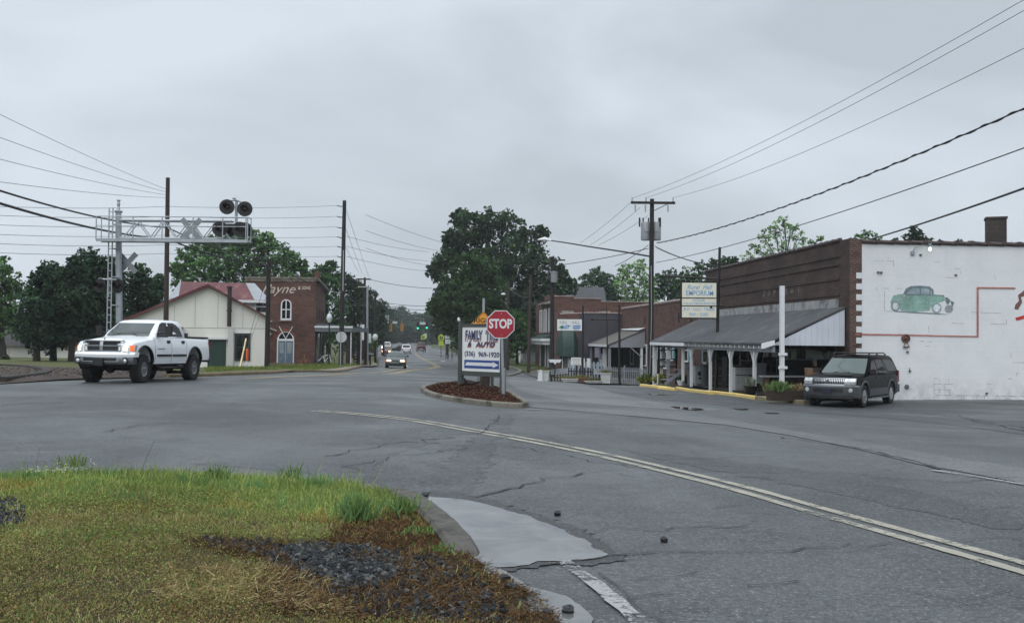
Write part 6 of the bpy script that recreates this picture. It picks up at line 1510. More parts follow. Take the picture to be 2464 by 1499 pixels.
for i, (px, py, w_, lb) in enumerate([(928, 776, 1.1, 'white street name plate between the two left signals'), (950, 776, .7, 'small white plate right of the second signal'), (1019, 778, 1.1, 'pale street name plate between the green lights'), (1044, 780, .5, 'tilted white plate right of the last signal')]):
    q_ = P(px, py, Yt); m = MB(); m.box(-w_/2, w_/2, -.02, .02, -.17, .17).tube((0, 0, .17), (0, 0, .8), .015); o = m.build('name_plate', pm('street_plate', '#a9b2b3', .5, var=.15), loc=tuple(q_)); tag(o, lb, 'sign', 'plates on the span wire')
q_ = P(951, 737, 140); m = MB(); m.path([(-.55, 0, 0), (0, 0, .06), (.55, 0, 0)], [.06, .15, .08], 8); o = m.build('road_lamp', pm('lamp_head', '#c2c6c9'), loc=tuple(q_)); tag(o, 'white street light head hanging over the far road', 'street lamp')
# roadside signs at right
M_lime = pm('lime_sign', '#93a82a', .5, var=.05)
for lb, px, py, Y, s_ in [('lime green school sign above the maroon pickup', 1018, 794+17, 190, .42), ('lime green school sign with plate on the right verge', 1061, 812, 150, .42)]:
    b_ = at(px, Y); z_ = P(px, py, Y).z-b_.z; o = thing('school_sign', lb, 'sign', tuple(b_), 0, 'school signs on the right verge'); m = MB(); m.tube((0, 0, 0), (0, 0, z_), .05); m.build('post', M_dpole, o)
    m = MB(); m.prism([(-s_, -.06, z_-s_), (s_, -.06, z_-s_), (s_, -.06, z_+.2), (0, -.06, z_+s_*1.3), (-s_, -.06, z_+.2)], (0, -.01, 0)); pl_ = m.build('plate', M_lime, o)
    m = MB(); m.box(-s_*.5, -.05, -.075, -.0705, z_-.3, z_+.2).box(.05, s_*.5, -.075, -.0705, z_-.3, z_+.15); m.build('symbol', M_blk, pl_)
    if Y < 180: m = MB(); m.box(-.35, .35, -.07, -.06, z_-s_-.75, z_-s_-.08); m.build('arrow_plate', M_lime, o)
for lb, px, py, Y, w_, h_, colr in [('left route shield on the right verge', 1073, 811, 140, .4, .4, '#a6adad'), ('right route shield on the right verge', 1078.5, 811, 140.5, .4, .4, '#a6adad'), ('pale shield plate below the route shields', 1077, 822, 138, .7, .6, '#b0b6b6'), ('square pale sign at the right end of the verge row', 1087.5, 817, 136, .6, .6, '#8f9695'), ('small white sign behind the first school sign', 1023, 808, 195, .6, .9, '#9aa0a0')]:
    b_ = at(px, Y); z_ = P(px, py, Y).z-b_.z; o = thing('road_sign', lb, 'sign', tuple(b_), 0, 'pale signs on the right verge'); m = MB(); m.tube((0, 0, 0), (0, 0, z_), .05); m.build('post', M_dpole, o); m = MB(); m.box(-w_/2, w_/2, -.07, -.051, z_-h_/2, z_+h_/2); m.build('plate', pm('plate_'+colr[1:], colr, .5), o)

# --- signs on the traffic island
Yl_, Yr_ = 32.3, 30.9
pa, pb = P(1106, 934, Yl_), P(1207, 946, Yr_); pa.z = gz(pa.x, pa.y)+.2; pb.z = gz(pb.x, pb.y)+.2
dirv = Vector((pb.x-pa.x, pb.y-pa.y, 0)); Lw = dirv.length; ang = math.atan2(dirv.y, dirv.x)
fs_ = thing('shop_sign', 'white tyre shop board with blue arrow on grey wooden posts', 'sign', (pa.x, pa.y, min(pa.z, pb.z)-.25), ang)
def on_board(px, py, off=0):
    d = ray(px, py); n_ = Vector((-math.sin(ang), math.cos(ang), 0)); o0 = Vector((pa.x, pa.y, 0))+n_*off; t = (o0-CAMP).dot(n_)/d.dot(n_); p = CAMP+d*t
    return (p-Vector((pa.x, pa.y, 0))).dot(dirv.normalized()), p.z-fs_.location.z
M_gpost = pm('grey_green_post', '#3b4240', .8, var=.2, scale=3, stretch=(4, 4, .6))
for px0, px1, pyt in ((1103, 1111, 773), (1204, 1212, 790)):
    (xa, _), (xb, _), (_, zt2) = on_board(px0, 850), on_board(px1, 850), on_board(px0, pyt); m = MB(); m.box(xa, xb, -.02, .10, -.1, zt2); m.build('post', M_gpost, fs_)
(x0b, z1b), (x1b, z0b) = on_board(1111.5, 787), on_board(1204, 896)
(_, zr0), (_, zr1) = on_board(1150, 905), on_board(1150, 779)
m = MB(); m.box(x0b-.02, x1b+.02, 0, .09, zr0, z0b-.002).box(x0b-.02, x1b+.02, 0, .09, z1b+.002, zr1); m.build('rail', M_gpost, fs_)
m = MB(); m.box(x0b, x1b, .02, .06, z0b, z1b); m.build('panel', M_signw, fs_)
C_ = ((x0b, z1b), (x1b, z0b)); M_bl = pm('royal_blue', '#223f80', .5, var=.05); M_brn = pm('brown_letter_shade', '#8a5f55', .6, var=.1)
def sbox(mb, u0, u1, v0, v1, off): w, h = x1b-x0b, z1b-z0b; mb.box(x0b+w*u0, x0b+w*u1, off, off+.003, z1b-h*v1, z1b-h*v0)
m = MB(); 
for s_, u0, u1, v0, v1 in (('FAMILY', .09, .54, .07, .29), ('TIRE', .62, .93, .07, .30), ('&', .155, .255, .33, .43), ('AUTO', .365, .86, .33, .43)):
    for k in range(1, 6): sign_text(m, C_, s_, u0-.004*k, u1-.004*k+.0, v0+.009*k, v1+.009*k, .0178-.0002*0+k*.0003, bold=.035, shear=.12 if '&' in s_ or 'AU' in s_ else 0)
m.build('letter_shadow', M_brn, fs_)
m = MB()
for s_, u0, u1, v0, v1 in (('FAMILY', .09, .54, .07, .29), ('TIRE', .62, .93, .07, .30)):
    sign_text(m, C_, s_, u0-.008, u1+.008, v0-.008, v1+.008, .0165, bold=.06)
m.build('letter_edge', M_white, fs_)
m = MB()
for s_, u0, u1, v0, v1, sh_ in (('FAMILY', .09, .54, .07, .29, 0), ('TIRE', .62, .93, .07, .30, 0), ('&', .155, .255, .33, .43, .12), ('AUTO', .365, .86, .33, .43, .12), ('(336)', .07, .34, .545, .695, 0), ('969-1920', .43, .96, .555, .675, 0)):
    sign_text(m, C_, s_, u0, u1, v0, v1, .014, bold=.03, shear=sh_)
m.build('lettering', pm('dark_navy', '#1c2b55', .5, var=.05), fs_)
m = MB(); sbox(m, .065, .955, .745, .935, .014); ar = m.build('arrow_panel', M_bl, fs_)
w, h = x1b-x0b, z1b-z0b; f = lambda u, v: (x0b+w*u, .0135, z1b-h*v)
m = MB(); m.prism([f(.09, .875), f(.125, .80), f(.80, .80), f(.80, .775), f(.94, .845), f(.80, .91), f(.80, .875)], (0, -.003, 0)); m.build('arrow', M_white, ar)
m = MB(); a = on_board(1101, 769); m.ball((a[0], .05, a[1]), .05, 8, 6); m.v = [(x+rnd.uniform(-.03, .03), y, z+rnd.uniform(-.03, .03)) for x, y, z in m.v]; m.build('finial', M_white, fs_)
# stop sign
ps = P(1211, 958, 29.6); ps.z = gz(ps.x, ps.y)+.14
st = thing('stop_sign', 'red octagonal stop sign on a steel channel post', 'sign', tuple(ps))
tc_ = P(1204.5, 780.5, 29.6); cx_, cz_ = tc_.x-ps.x, tc_.z-ps.z; rad = (P(1238, 780, 29.6)-P(1171, 780, 29.6)).x/2
m = MB(); m.path([(0, .02, -.1), (cx_+.02, .02, cz_-.2)], .0, 4) if 0 else m.add([(-.035, 0, -.1), (.035, 0, -.1), (.035+cx_*.8, 0, cz_+.3), (-.035+cx_*.8, 0, cz_+.3), (-.035, .03, -.1), (.035, .03, -.1), (.035+cx_*.8, .03, cz_+.3), (-.035+cx_*.8, .03, cz_+.3)], [(0, 1, 2, 3), (7, 6, 5, 4), (0, 4, 5, 1), (1, 5, 6, 2), (2, 6, 7, 3), (3, 7, 4, 0)])
m.build('post', M_steel, st)
m = MB(); m.box(-.05, .05, .031, .06, 0, .75); m.build('post_sleeve', M_steel, st)
def octo(r_, y): k = r_/math.cos(R(22.5)); return [(cx_+k*math.cos(R(22.5+45*i)), y, cz_+k*math.sin(R(22.5+45*i))) for i in range(8)]
m = MB(); m.prism(octo(rad, -.012), (0, .008, 0)); pl_ = m.build('plate', M_white, st)
m = MB(); m.prism(octo(rad*.945, -.016), (0, .003, 0)); m.build('face', pm('stop_red', '#8e1728', .35, var=.05), pl_)
m = MB(); m.text('STOP', cx_+.0, cz_+.02, rad*1.66, rad*.70, -.019, .035); m.build('lettering', M_white, pl_)
m = MB(); m.ball((cx_+.02, -.02, cz_+rad*.78), .015, 6, 4).ball((cx_+.03, -.02, cz_-rad*.76), .015, 6, 4); m.build('bolt', M_steel, pl_)
# yellow warning sign behind
py0 = P(1177, 915, 35.5); py0.z = gz(py0.x, py0.y)+.1
ws = thing('warning_sign', 'yellow diamond lane sign half hidden behind the shop board', 'sign', tuple(py0))
tc_ = P(1163, 796, 35.5); cx_, cz_ = tc_.x-py0.x, tc_.z-py0.z; hd = (P(1163, 749, 35.5)-tc_).z
m = MB(); m.box(cx_-.04, cx_+.04, .0, .03, -.4, cz_+hd+.45); m.build('post', M_steel, ws)
def dia(s_, y): return [(cx_-s_*.98, y, cz_-.0), (cx_, y, cz_-s_), (cx_+s_*.98, y, cz_), (cx_, y, cz_+s_)]
hdd = hd
zc2 = P(1163, 779, 35.5).z-py0.z+(-.0)
s_ = .73; cz_ = P(1163, 749, 35.5).z-py0.z-s_
m = MB(); m.prism(dia(s_, -.01), (0, .008, 0)); pl_ = m.build('plate', pm('sign_amber', '#d08c22', .45, var=.05), ws)
m = MB(); a = dia(s_*.965, -.0135); b_ = dia(s_*.93, -.0135)
for i in range(4): m.add([a[i], a[(i+1) % 4], b_[(i+1) % 4], b_[i]], [(0, 1, 2, 3)])
m.text('RIGHT', cx_+.04, P(1163, 771, 35.5).z-py0.z, .72, .17, -.0135, .02); m.text('LANE', cx_, cz_-.18, .6, .17, -.0135, .02); m.build('lettering', M_blk, pl_)
# posts and stump at the back of the island
for lb, px, Y, w_, h_, mt_, nm in [('square white post at the back of the mulch bed', 1178, 35.0, .13, .55, M_white, 'bollard'), ('grey post behind the tyre shop board', 1151, 35.2, .09, .6, M_steel, 'bollard'), ('dark green post behind the tyre shop board', 1184, 34.0, .10, .6, M_gpost, 'bollard')]:
    b_ = at(px, Y); m = MB(); m.box(-w_/2, w_/2, -w_/2, w_/2, 0, h_+.25); o = m.build(nm, mt_, loc=(b_.x, b_.y, b_.z+.1)); tag(o, lb, 'post', 'short posts on the island')
b_ = at(1167, 34.8); m = MB(); m.lathe([(.17, 0), (.16, .3), (.17, .55), (.02, .56)], (0, 0, 0), 10); m.v = [(x+rnd.uniform(-.02, .02), y+rnd.uniform(-.02, .02), z) for x, y, z in m.v]; o = m.build('stump', M_pole2, loc=(b_.x, b_.y, b_.z+.12)); tag(o, 'weathered wooden stump between two short posts on the island', 'stump')
b_ = G(1130, 931, .3); m = MB(); m.path([(-.3, 0, .05), (-.1, .05, .12), (.05, 0, .1), (.3, -.05, .15)], [.04, .07, .06, .03], 6).path([(-.1, 0, .1), (-.15, -.1, .25)], .03, 5); o = m.build('driftwood', pm('dark_wood_bit', '#20120f', .9), loc=tuple(b_)); tag(o, 'dark twisted branch lying on the mulch', 'branch')

# --- fence, planters and notices before the grey shop
def tuft(name, label, loc, n, r_, h_, cols, cat='plant', group=None, flop=.5, seed=1, parent=None, wd=.012):
    rg = np.random.default_rng(seed); p = np.c_[rg.normal(0, r_*.5, n), rg.normal(0, r_*.5, n), np.zeros(n)]
    dd = np.c_[rg.normal(0, flop, n), rg.normal(0, flop, n), np.ones(n)]; dd = unit(dd); sd_ = unit(np.cross(dd, rg.normal(size=(n, 3))))
    V = quads(p, dd, sd_, rg.uniform(.4, 1, n)*h_, rg.uniform(.6, 1.5, n)*wd); C = np.repeat(lincol(cols, n, rg), 4, 0)
    o = cards(name, V, None, C, LEAF, kind=None); o.location = loc
    if parent is not None: o.parent = parent
    else: tag(o, label, cat, group)
    return o
Yf = 63.5
def fence(name, label, px0, px1, Y0, Y1, hgt, sp_, mt_, pk=.07, group=None, back=False):
    a, c = at(px0, Y0), at(px1, Y1); d = Vector((c.x-a.x, c.y-a.y, 0)); L = d.length
    o = thing(name, label, 'fence', tuple(a), math.atan2(d.y, d.x), group)
    m = MB(); dz_ = (c.z-a.z)
    for zz in (.28, hgt-.25): m.add([(0, 0, zz), (L, 0, zz+dz_), (L, 0, zz+dz_+.07), (0, 0, zz+.07), (0, .04, zz), (L, .04, zz+dz_), (L, .04, zz+dz_+.07), (0, .04, zz+.07)], [(0, 1, 2, 3), (7, 6, 5, 4), (0, 4, 5, 1), (1, 5, 6, 2), (2, 6, 7, 3), (3, 7, 4, 0)])
    m.build('rail', mt_, o)
    x = .02; m = None
    while x < L-pk:
        z0_ = dz_*x/L; m = MB(); m.prism([(x, -.03, z0_+.05), (x+pk, -.03, z0_+.05), (x+pk, -.03, z0_+hgt-.06), (x+pk/2, -.03, z0_+hgt+.02), (x, -.03, z0_+hgt-.06)], (0, .025, 0)); m.build('picket', mt_, o); x += sp_
    x = 0
    while x <= L: 
        m = MB(); z0_ = dz_*x/L; m.box(x-.05, x+.05, .041, .13, z0_-.05, z0_+hgt+.02).lathe([(.03, z0_+hgt+.02), (.05, z0_+hgt+.08), (.01, z0_+hgt+.14)], (x, .085, 0), 6); m.build('post', mt_, o); x += L/max(1, round(L/2.0))
    return o
M_bfence = pm('black_fence_paint', '#141314', .6, var=.3)
fence('picket_fence', 'low black picket fence behind the flower troughs', 1326, 1443, 63.6, 63.4, .95, .17, M_bfence)
fence('picket_fence', 'white picket fence under the small grey porch', 1447, 1556, 66, 63, 1.05, .17, M_greyw)
fence('picket_fence', 'tall pale grey picket fence behind the black one', 1371, 1446, 66, 66, 1.35, .24, pm('blue_grey_wood', '#8b96a0', .7, var=.12), pk=.16)
M_planter = pm('white_planter', '#b6bab9', .6, var=.1, scale=3, dirt=('#77786f', 3, .6))
M_terra = pm('terracotta', '#7c5748', .8, var=.2)
for i, (lb, px, Y, w_, h_, mt_, gr) in enumerate([('square white planter at the left end of the black fence', 1307, 63.4, .72, .72, M_planter, '#55603a'), ('low cream trough with yellow leaves', 1371, 62.6, .95, .30, M_planter, '#9c9450'), ('brown terracotta trough between the cream troughs', 1402, 62.8, .62, .38, M_terra, '#7b6b45'), ('shallow cream trough right of the terracotta one', 1427, 62.6, 1.0, .22, M_planter, '#5b4f38'), ('tapered white planter under the hand lettered board', 1457, 62.6, .60, .72, M_planter, '#6b6340')]):
    b_ = at(px, Y); o = thing('planter', lb, 'planter', tuple(b_), 0, 'planters along the fence')
    m = MB(); n0, n1 = w_*.40, w_*.5; m.add([(-n0, -.2, 0), (n0, -.2, 0), (n0, .2, 0), (-n0, .2, 0), (-n1, -.26, h_), (n1, -.26, h_), (n1, .26, h_), (-n1, .26, h_)], [(0, 1, 5, 4), (1, 2, 6, 5), (2, 3, 7, 6), (3, 0, 4, 7), (3, 2, 1, 0), (4, 5, 6, 7)]); m.box(-n1-.03, n1+.03, -.29, .29, h_-.06, h_+.0); m.build('tub', mt_, o)
    tuft('foliage', None, (0, 0, h_), 220, w_*.8, .28, [gr, '#6f6a40', '#4a4f2c'], parent=o, seed=i, flop=.7)
b_ = at(1303.5, 63.3); m = MB(); m.prism([(-.30, 0, 0), (.05, 0, 0), (.0, 0, .75), (-.14, 0, .78)], (0, .06, 0)); o = m.build('board', M_white, loc=(b_.x+.0, b_.y-.35, b_.z)); tag(o, 'white board leaning against the square white planter', 'board')
def board(label, pxa, pya, pxb, pyb, Y, txts, mt_=None, tilt=0, group=None, post=True, cat='sign', lm=None):
    a, c = P(pxa, pya, Y), P(pxb, pyb, Y); mx_, w, h = (a.x+c.x)/2, c.x-a.x, a.z-c.z; g = gz(mx_, Y)
    o = thing('notice_board', label, cat, (mx_, Y, g)); zc_ = (a.z+c.z)/2-g
    Mx = Matrix.Translation((0, -.08, zc_)) @ Matrix.Rotation(tilt, 4, 'Y')
    m = MB(Mx); m.box(-w/2, w/2, -.0, .03, -h/2, h/2); m.build('panel', mt_ or M_signw, o)
    m = MB(Mx)
    for s_, u0, u1, v0, v1, b_ in txts: m.text(s_, -w/2+w*(u0+u1)/2, h/2-h*(v0+v1)/2, w*(u1-u0), h*(v1-v0), -.004, b_)
    if txts: m.build('lettering', lm or pm('dark_letters', '#33383f', .6), o)
    if post: m = MB(); m.tube((0, 0, 0), (0, 0, zc_), .03); m.build('post', M_dpole, o)
    return o
board('long hand lettered notice board wired to the black fence', 1325, 887, 1366, 900, 63.4, [('NOTICE', .05, .52, .12, .50, .02), ('PARKING', .56, .95, .10, .28, .01), ('FOR', .66, .84, .32, .48, .01), ('SHOP HOURS ONLY', .06, .96, .60, .86, .01)], pm('weathered_notice', '#8f959c', .7, var=.12), R(-5), post=False)
board('grey weathered board fixed on the black fence right part', 1428, 887, 1452, 901, 63.3, [], pm('pale_notice', '#8c9095', .7, var=.25, scale=8), R(2), post=False)
board('small white board with red script on short post', 1374, 860, 1398, 878, 64.0, [('Guest Street', .12, .90, .08, .34, 0), ('The Company', .2, .85, .42, .62, 0), ('Store & Deli', .22, .85, .70, .9, 0)], None, 0, lm=pm('dark_red_letters', '#4b3238', .6))
board('white poster behind the pale fence, left one', 1400, 862, 1407, 884, 65.6, [], None, post=False)
board('white poster behind the pale fence, right one', 1412, 862, 1420, 884, 65.6, [], None, post=False)
board('small mauve sign hanging under the grey porch eave', 1431, 836, 1441, 860, 66.6, [], pm('mauve_board', '#6d6878', .7), post=False)
b_ = at(1335, 63.1); o = thing('sign_stand', 'white topped sign stand by the left fence end', 'sign', tuple(b_)); m = MB(); m.box(-.03, .03, -.03, .03, 0, 1.35).box(-.35, .35, -.2, .2, 0, .06); m.build('post', M_blk, o); m = MB(); m.prism([(-.42, -.04, 1.42), (.42, -.04, 1.42), (.3, -.04, 1.22), (.1, -.04, 1.24), (0, -.04, 1.1), (-.1, -.04, 1.24), (-.3, -.04, 1.22)], (0, .03, 0)); m.build('plate', M_white, o)

# --- things along and under the porch
M_pk = pm('kerbstone_yellow', '#c8b06a', .6, var=.14, scale=2, dirt=('#8a7a4a', 2.2, .60), bump=.2)
stonep = [((1543, 930), (1611, 937)), ((1585, 936), (1626, 940)), ((1630, 937), (1684, 945)), ((1668, 943), (1712, 949)), ((1704, 946), (1782, 955)), ((1758, 951), (1832, 963))]
for i, (a, c) in enumerate(stonep):
    p0, p1 = Vector(ground(*a)), Vector(ground(*c)); m = MB(); o_ = p0.copy()
    ribbon(m, [p0, p1], .18, .0, .6, h=.13); z0_ = gz(p0.x, p0.y); m.v = [(x-p0.x, y-p0.y, z-z0_) for x, y, z in m.v]
    o = m.build('parking_kerb', M_pk, loc=(p0.x, p0.y, z0_)); tag(o, ['farthest yellow kerb block beside the tall pole', 'short yellow kerb block second from the far end', 'chipped yellow kerb block third from the far end', 'worn yellow kerb block at the middle of the row', 'long bright yellow kerb block before the white stove', 'nearest yellow kerb block beside the dark tub'][i], 'kerb block', 'yellow kerb blocks')
p0, p1 = Vector(ground(1826, 962)), Vector(ground(1944, 974)); m = MB(); ribbon(m, [p0, p1], .34, 0, .5, h=.15); z0_ = gz(p0.x, p0.y); m.v = [(x-p0.x, y-p0.y, z-z0_) for x, y, z in m.v]; o = m.build('parking_kerb', pm('mossy_kerb', '#6d6650', .85, var=.3, scale=4, dirt=('#a08c50', 2.5, .55)), loc=(p0.x, p0.y, z0_)); tag(o, 'mossy bare concrete kerb running to the black car', 'kerb block')
def onp(px, off=0.0, x=-PD): y = px_on_row(px, x); wx, wy_ = rowpt(x+off, y); return (wx, wy_, gz(wx, wy_)+.10), y
M_enam = pm('white_enamel', '#9fa3a3', .4, var=.12, scale=3, dirt=('#6d6a62', 3, .6))
def prop(name, label, cat, px, x, group=None): 
    (wx, wy_, wz), _ = onp(px, 0, x); return thing(name, label, cat, (wx, wy_, wz), AX, group)
o = prop('cabinet', 'white kitchen cabinet with dark oven opening under the porch', 'cabinet', 1790, -1.9)
m = MB(); m.box(-.48, .48, -.3, .3, .04, 1.05); m.build('body', M_enam, o); m = MB(); m.box(-.44, .08, -.33, -.301, .12, .68).box(-.44, .44, -.33, -.301, .74, 1.0).box(.12, .44, -.33, -.301, .12, .45); m.build('door', M_enam, o); m = MB(); m.box(.14, .34, -.32, -.302, .50, .70).box(-.47, .47, -.305, -.3011, .695, .725); m.build('opening', M_blk, o); m = MB(); m.box(-.5, .5, -.32, .32, 1.051, 1.09); m.build('top', M_blk, o)
o = prop('chair', 'pale metal garden chair turned sideways in the dark porch', 'chair', 1831, -1.6)
m = MB(); m.cbox((0, 0, .98), (.44, .06, .52), 0, R(12)).cbox((.0, -.06, .55), (.40, .05, .35), 0, R(-25)); m.build('backrest', M_greyw, o); m = MB(); m.cbox((-.05, -.25, .42), (.42, .45, .05)); m.build('seat', M_greyw, o)
for dx, dy in ((-.2, -.4), (.2, -.4), (-.2, .05), (.2, .05)): m = MB(); m.tube((dx, dy, 0), (dx*.9, dy, .42), .02); m.build('leg', M_blk, o)
o = prop('steps', 'grey wooden steps standing at the far end of the porch', 'steps', 1627, -PD+.2)
for k in range(4): 
    m = MB(); m.box(-.75+.35*k, -.39+.35*k, -.3, .3, .25+.26*k, .29+.26*k); m.build('tread', M_greyw, o)
m = MB(); m.cbox((-.0, -.33, .55), (1.7, .05, .16), 0, 0, R(-38)); m.build('stringer', M_greyw, o); m = MB(); m.box(.55, .62, -.3, -.24, 0, 1.1).box(.9, .97, -.3, -.24, 0, 1.25); m.build('leg', M_greyw, o)
o = prop('shelf_unit', 'dark tall shelf rack filled with lanterns at the porch far end', 'shelf', 1606, -PD+.35)
for dx in (-.5, .5): m = MB(); m.box(dx-.05, dx+.05, -.05, .05, 0, 2.15); m.build('upright', M_blk, o)
for z in (.5, .95, 1.35, 1.85): m = MB(); m.box(-.449, .449, -.2, .2, z, z+.06); m.build('shelf', M_blk, o)
m = MB(); m.box(-.3, -.05, -.1, .1, 1.06, 1.3).box(-.3, -.05, -.1, .1, 1.45, 1.75).box(.15, .25, -.12, -.05, 1.45, 1.8).box(.15, .25, -.12, -.05, 1.05, 1.3); m.build('goods', M_greyw, o)
o = prop('stove', 'narrow white stove with round dark emblem between two posts', 'stove', 1681, -1.8); m = MB(); m.box(-.24, .24, -.25, .25, .12, 1.0); m.build('body', M_enam, o); m = MB(); m.lathe([(.12, -.262), (.11, -.27)], (0, 0, .62), 14, 'Y').lathe([(.06, -.262), (.05, -.272)], (.0, 0, .38), 10, 'Y'); m.build('emblem', M_blk, o); m = MB(); m.box(-.2, -.12, -.2, .2, 0, .12).box(.12, .2, -.2, .2, 0, .12); m.build('leg', M_enam, o)
o = prop('bin', 'grey bin right of the narrow stove', 'bin', 1697, -1.8); m = MB(); m.lathe([(.2, 0), (.24, .95), (.27, .96), (.27, 1.02), (.02, 1.05)], (0, 0, 0), 12); m.build('body', pm('bin_grey', '#3b4147', .6), o)
o = prop('basin', 'small white basin on the slab by the steps', 'basin', 1638, -PD-.15); m = MB(); m.lathe([(.12, 0), (.2, .22), (.22, .25), (.19, .25), (.1, .04)], (0, 0, 0), 14); m.build('bowl', M_white, o)
for i, (lb, px, x_, sx, sy_, h_, mt_) in enumerate([('brown wooden cupboard behind the middle posts', 1742, -.7, .6, .4, 2.0, M_dwood), ('dark crate stack beside the brown cupboard', 1728, -1.2, .5, .4, 1.2, pm('brown_crates', '#4a3a30', .8, var=.4, scale=5)), ('black storage chest with shelves near the fourth post', 1765, -1.0, .45, .4, 1.5, M_blk)]):
    o = prop('cupboard', lb, 'cupboard', px, x_); m = MB(); m.box(-sx, sx, -sy_, sy_, .05, h_); m.build('carcass', mt_, o)
    for k in range(3): m = MB(); m.box(-sx+.04, sx-.04, -sy_-.03, -sy_-.001, .15+k*h_/3.2, .18+k*h_/3.2); m.build('shelf', M_greyw, o)
# window pane leaning, bench, table
o = prop('old_window', 'old white window sash leaning above the white cabinet', 'window frame', 1803, -1.0); m = MB(); m.box(-.45, -.38, 0, .04, .9, 2.1).box(.30, .37, 0, .04, .9, 2.1).box(-.379, .299, 0, .04, 2.0, 2.07).box(-.379, .299, 0, .04, 1.3, 1.36).box(-.06, 0, 0, .04, 1.361, 1.999); m.build('sash', M_greyw, o)
o = prop('broom', 'pale broom leaning in the dark porch behind the chair', 'broom', 1838, -1.0); m = MB(); m.tube((-.25, 0, .3), (.05, .1, 1.7), .018); m.build('handle', M_greyw, o); m = MB(); m.cbox((.05, .08, 1.62), (.09, .05, .26), 0, 0, .2); m.build('head', M_white, o)
o = prop('lamp', 'hanging lamp under the porch ceiling', 'lamp', 1847, -1.3); m = MB(); m.lathe([(.02, 1.95), (.05, 1.85), (.13, 1.75), (.09, 1.68)], (0, 0, 0), 12); m.build('shade', M_greyw, o); m = MB(); m.tube((0, 0, 1.95), (0, 0, 2.3), .01); m.build('cord', M_blk, o)
o = prop('bench', 'long dark table with grey edge behind the black car', 'table', 1915, -1.4); m = MB(); m.box(-1.4, 1.6, -.25, .25, .72, .78); m.build('top', M_greyw, o)
for dx in (-1.2, 1.4): m = MB(); m.box(dx-.04, dx+.04, -.2, .2, 0, .719); m.build('leg', pm('red_brown_wood', '#4a2a20', .7), o)
o = prop('board', 'black board panel leaning on the dark table', 'board', 1912, -.9); m = MB(); m.box(-.75, .75, 0, .05, .79, 1.42); m.build('panel', M_blk, o); m = MB(); m.box(-.75, .75, -.01, -.001, 1.38, 1.42); m.build('edge', M_greyw, o)
o = prop('box', 'brown cardboard box on the table near the black car', 'box', 1958, -1.6); m = MB(); m.prism([(-.25, -.2, .785), (.25, -.2, .785), (.33, -.2, 1.1), (-.28, -.2, 1.12)], (0, .4, 0)); m.build('body', pm('cardboard', '#6e5542', .8), o)
o = prop('planter', 'weathered wooden trough with green daylilies by the white post', 'planter', 1890, -PD-.45); m = MB(); m.box(-.62, .66, -.28, .2, 0, .36); m.build('trough', pm('rotten_wood', '#2f2620', .9, var=.4, scale=4, stretch=(1, 4, 4)), o); tuft('foliage', None, (-.30, -.05, .32), 300, .32, .42, ['#4f6840', '#61784a', '#425a36', '#7a8a58'], parent=o, seed=30, flop=.55, wd=.035); tuft('dry_foliage', None, (.42, -.0, .34), 130, .24, .30, ['#7a6a4a', '#8c7a5a'], parent=o, seed=31, flop=.6, wd=.03)
o = prop('planter', 'round dark tub with pale plant beside the nearest kerb block', 'planter', 1806, -PD-.1); m = MB(); m.lathe([(.2, 0), (.27, .3), (.30, .34), (.26, .34), (.24, .25)], (0, 0, 0), 14); m.build('tub', M_blk, o, smooth=True); tuft('foliage', None, (0, 0, .3), 110, .15, .45, ['#8a9186', '#5f6a5a'], parent=o, seed=33, flop=.35, wd=.03)
o = prop('bag', 'blue plastic bag on the slab behind the wooden trough', 'bag', 1927, -PD+.3); m = MB(); m.ball((0, 0, .22), .28, 10, 7, (1, 1, .8)); m.v = [(x*1.2+rnd.uniform(-.03, .03), y+rnd.uniform(-.03, .03), z+rnd.uniform(-.03, .03)) for x, y, z in m.v]; m.build('sack', pm('blue_plastic', '#16324f', .35, var=.3), o, smooth=True)
o = prop('bottle', 'white capped dark bottle beside the blue bag', 'bottle', 1939, -PD+.1); m = MB(); m.lathe([(.08, 0), (.08, .3), (.04, .38), (.04, .45)], (0, 0, 0), 10); m.build('body', pm('green_plastic', '#18332a', .4), o); m = MB(); m.lathe([(.045, .451), (.05, .62)], (0, 0, 0), 10); m.build('cap', M_white, o)
for i, (lb, px, x_, cols) in enumerate([('yellow flowering shrub right of the tall crossarm pole', 1592, -PD-.2, ['#7d7a34', '#8f8a3c', '#4c582c']), ('green shrub left of the tall crossarm pole', 1552, -PD-.3, ['#3f5230', '#566a3c', '#8f8a30']), ('green plant inside the porch behind the second post', 1652, -1.9, ['#2f4a2c', '#3f5f36'])]):
    (wx, wy_, wz), _ = onp(px, 0, x_); o = tuft('shrub', lb, (wx, wy_, wz+.05), 340, .26, .6, cols, 'shrub', 'small shrubs by the porch', .8, 40+i, None, .05)
(wx, wy_, wz), _ = onp(1583, 0, -PD-.5); m = MB(); m.lathe([(.04, 0), (.04, .55)], (0, 0, 0), 8); o = m.build('marker_post', M_white, loc=(wx, wy_, wz)); tag(o, 'short white post beside the yellow shrub', 'post')
# electric meter on the post by the far window
o = prop('meter_post', 'grey post with white electricity meter by the far window', 'post', 1608, -PD-.05); m = MB(); m.box(-.07, .07, -.07, .07, 0, 2.2); m.build('post', M_greyw, o); m = MB(); m.box(-.13, .13, -.16, -.071, 1.35, 1.8); m.build('meter_box', M_white, o)
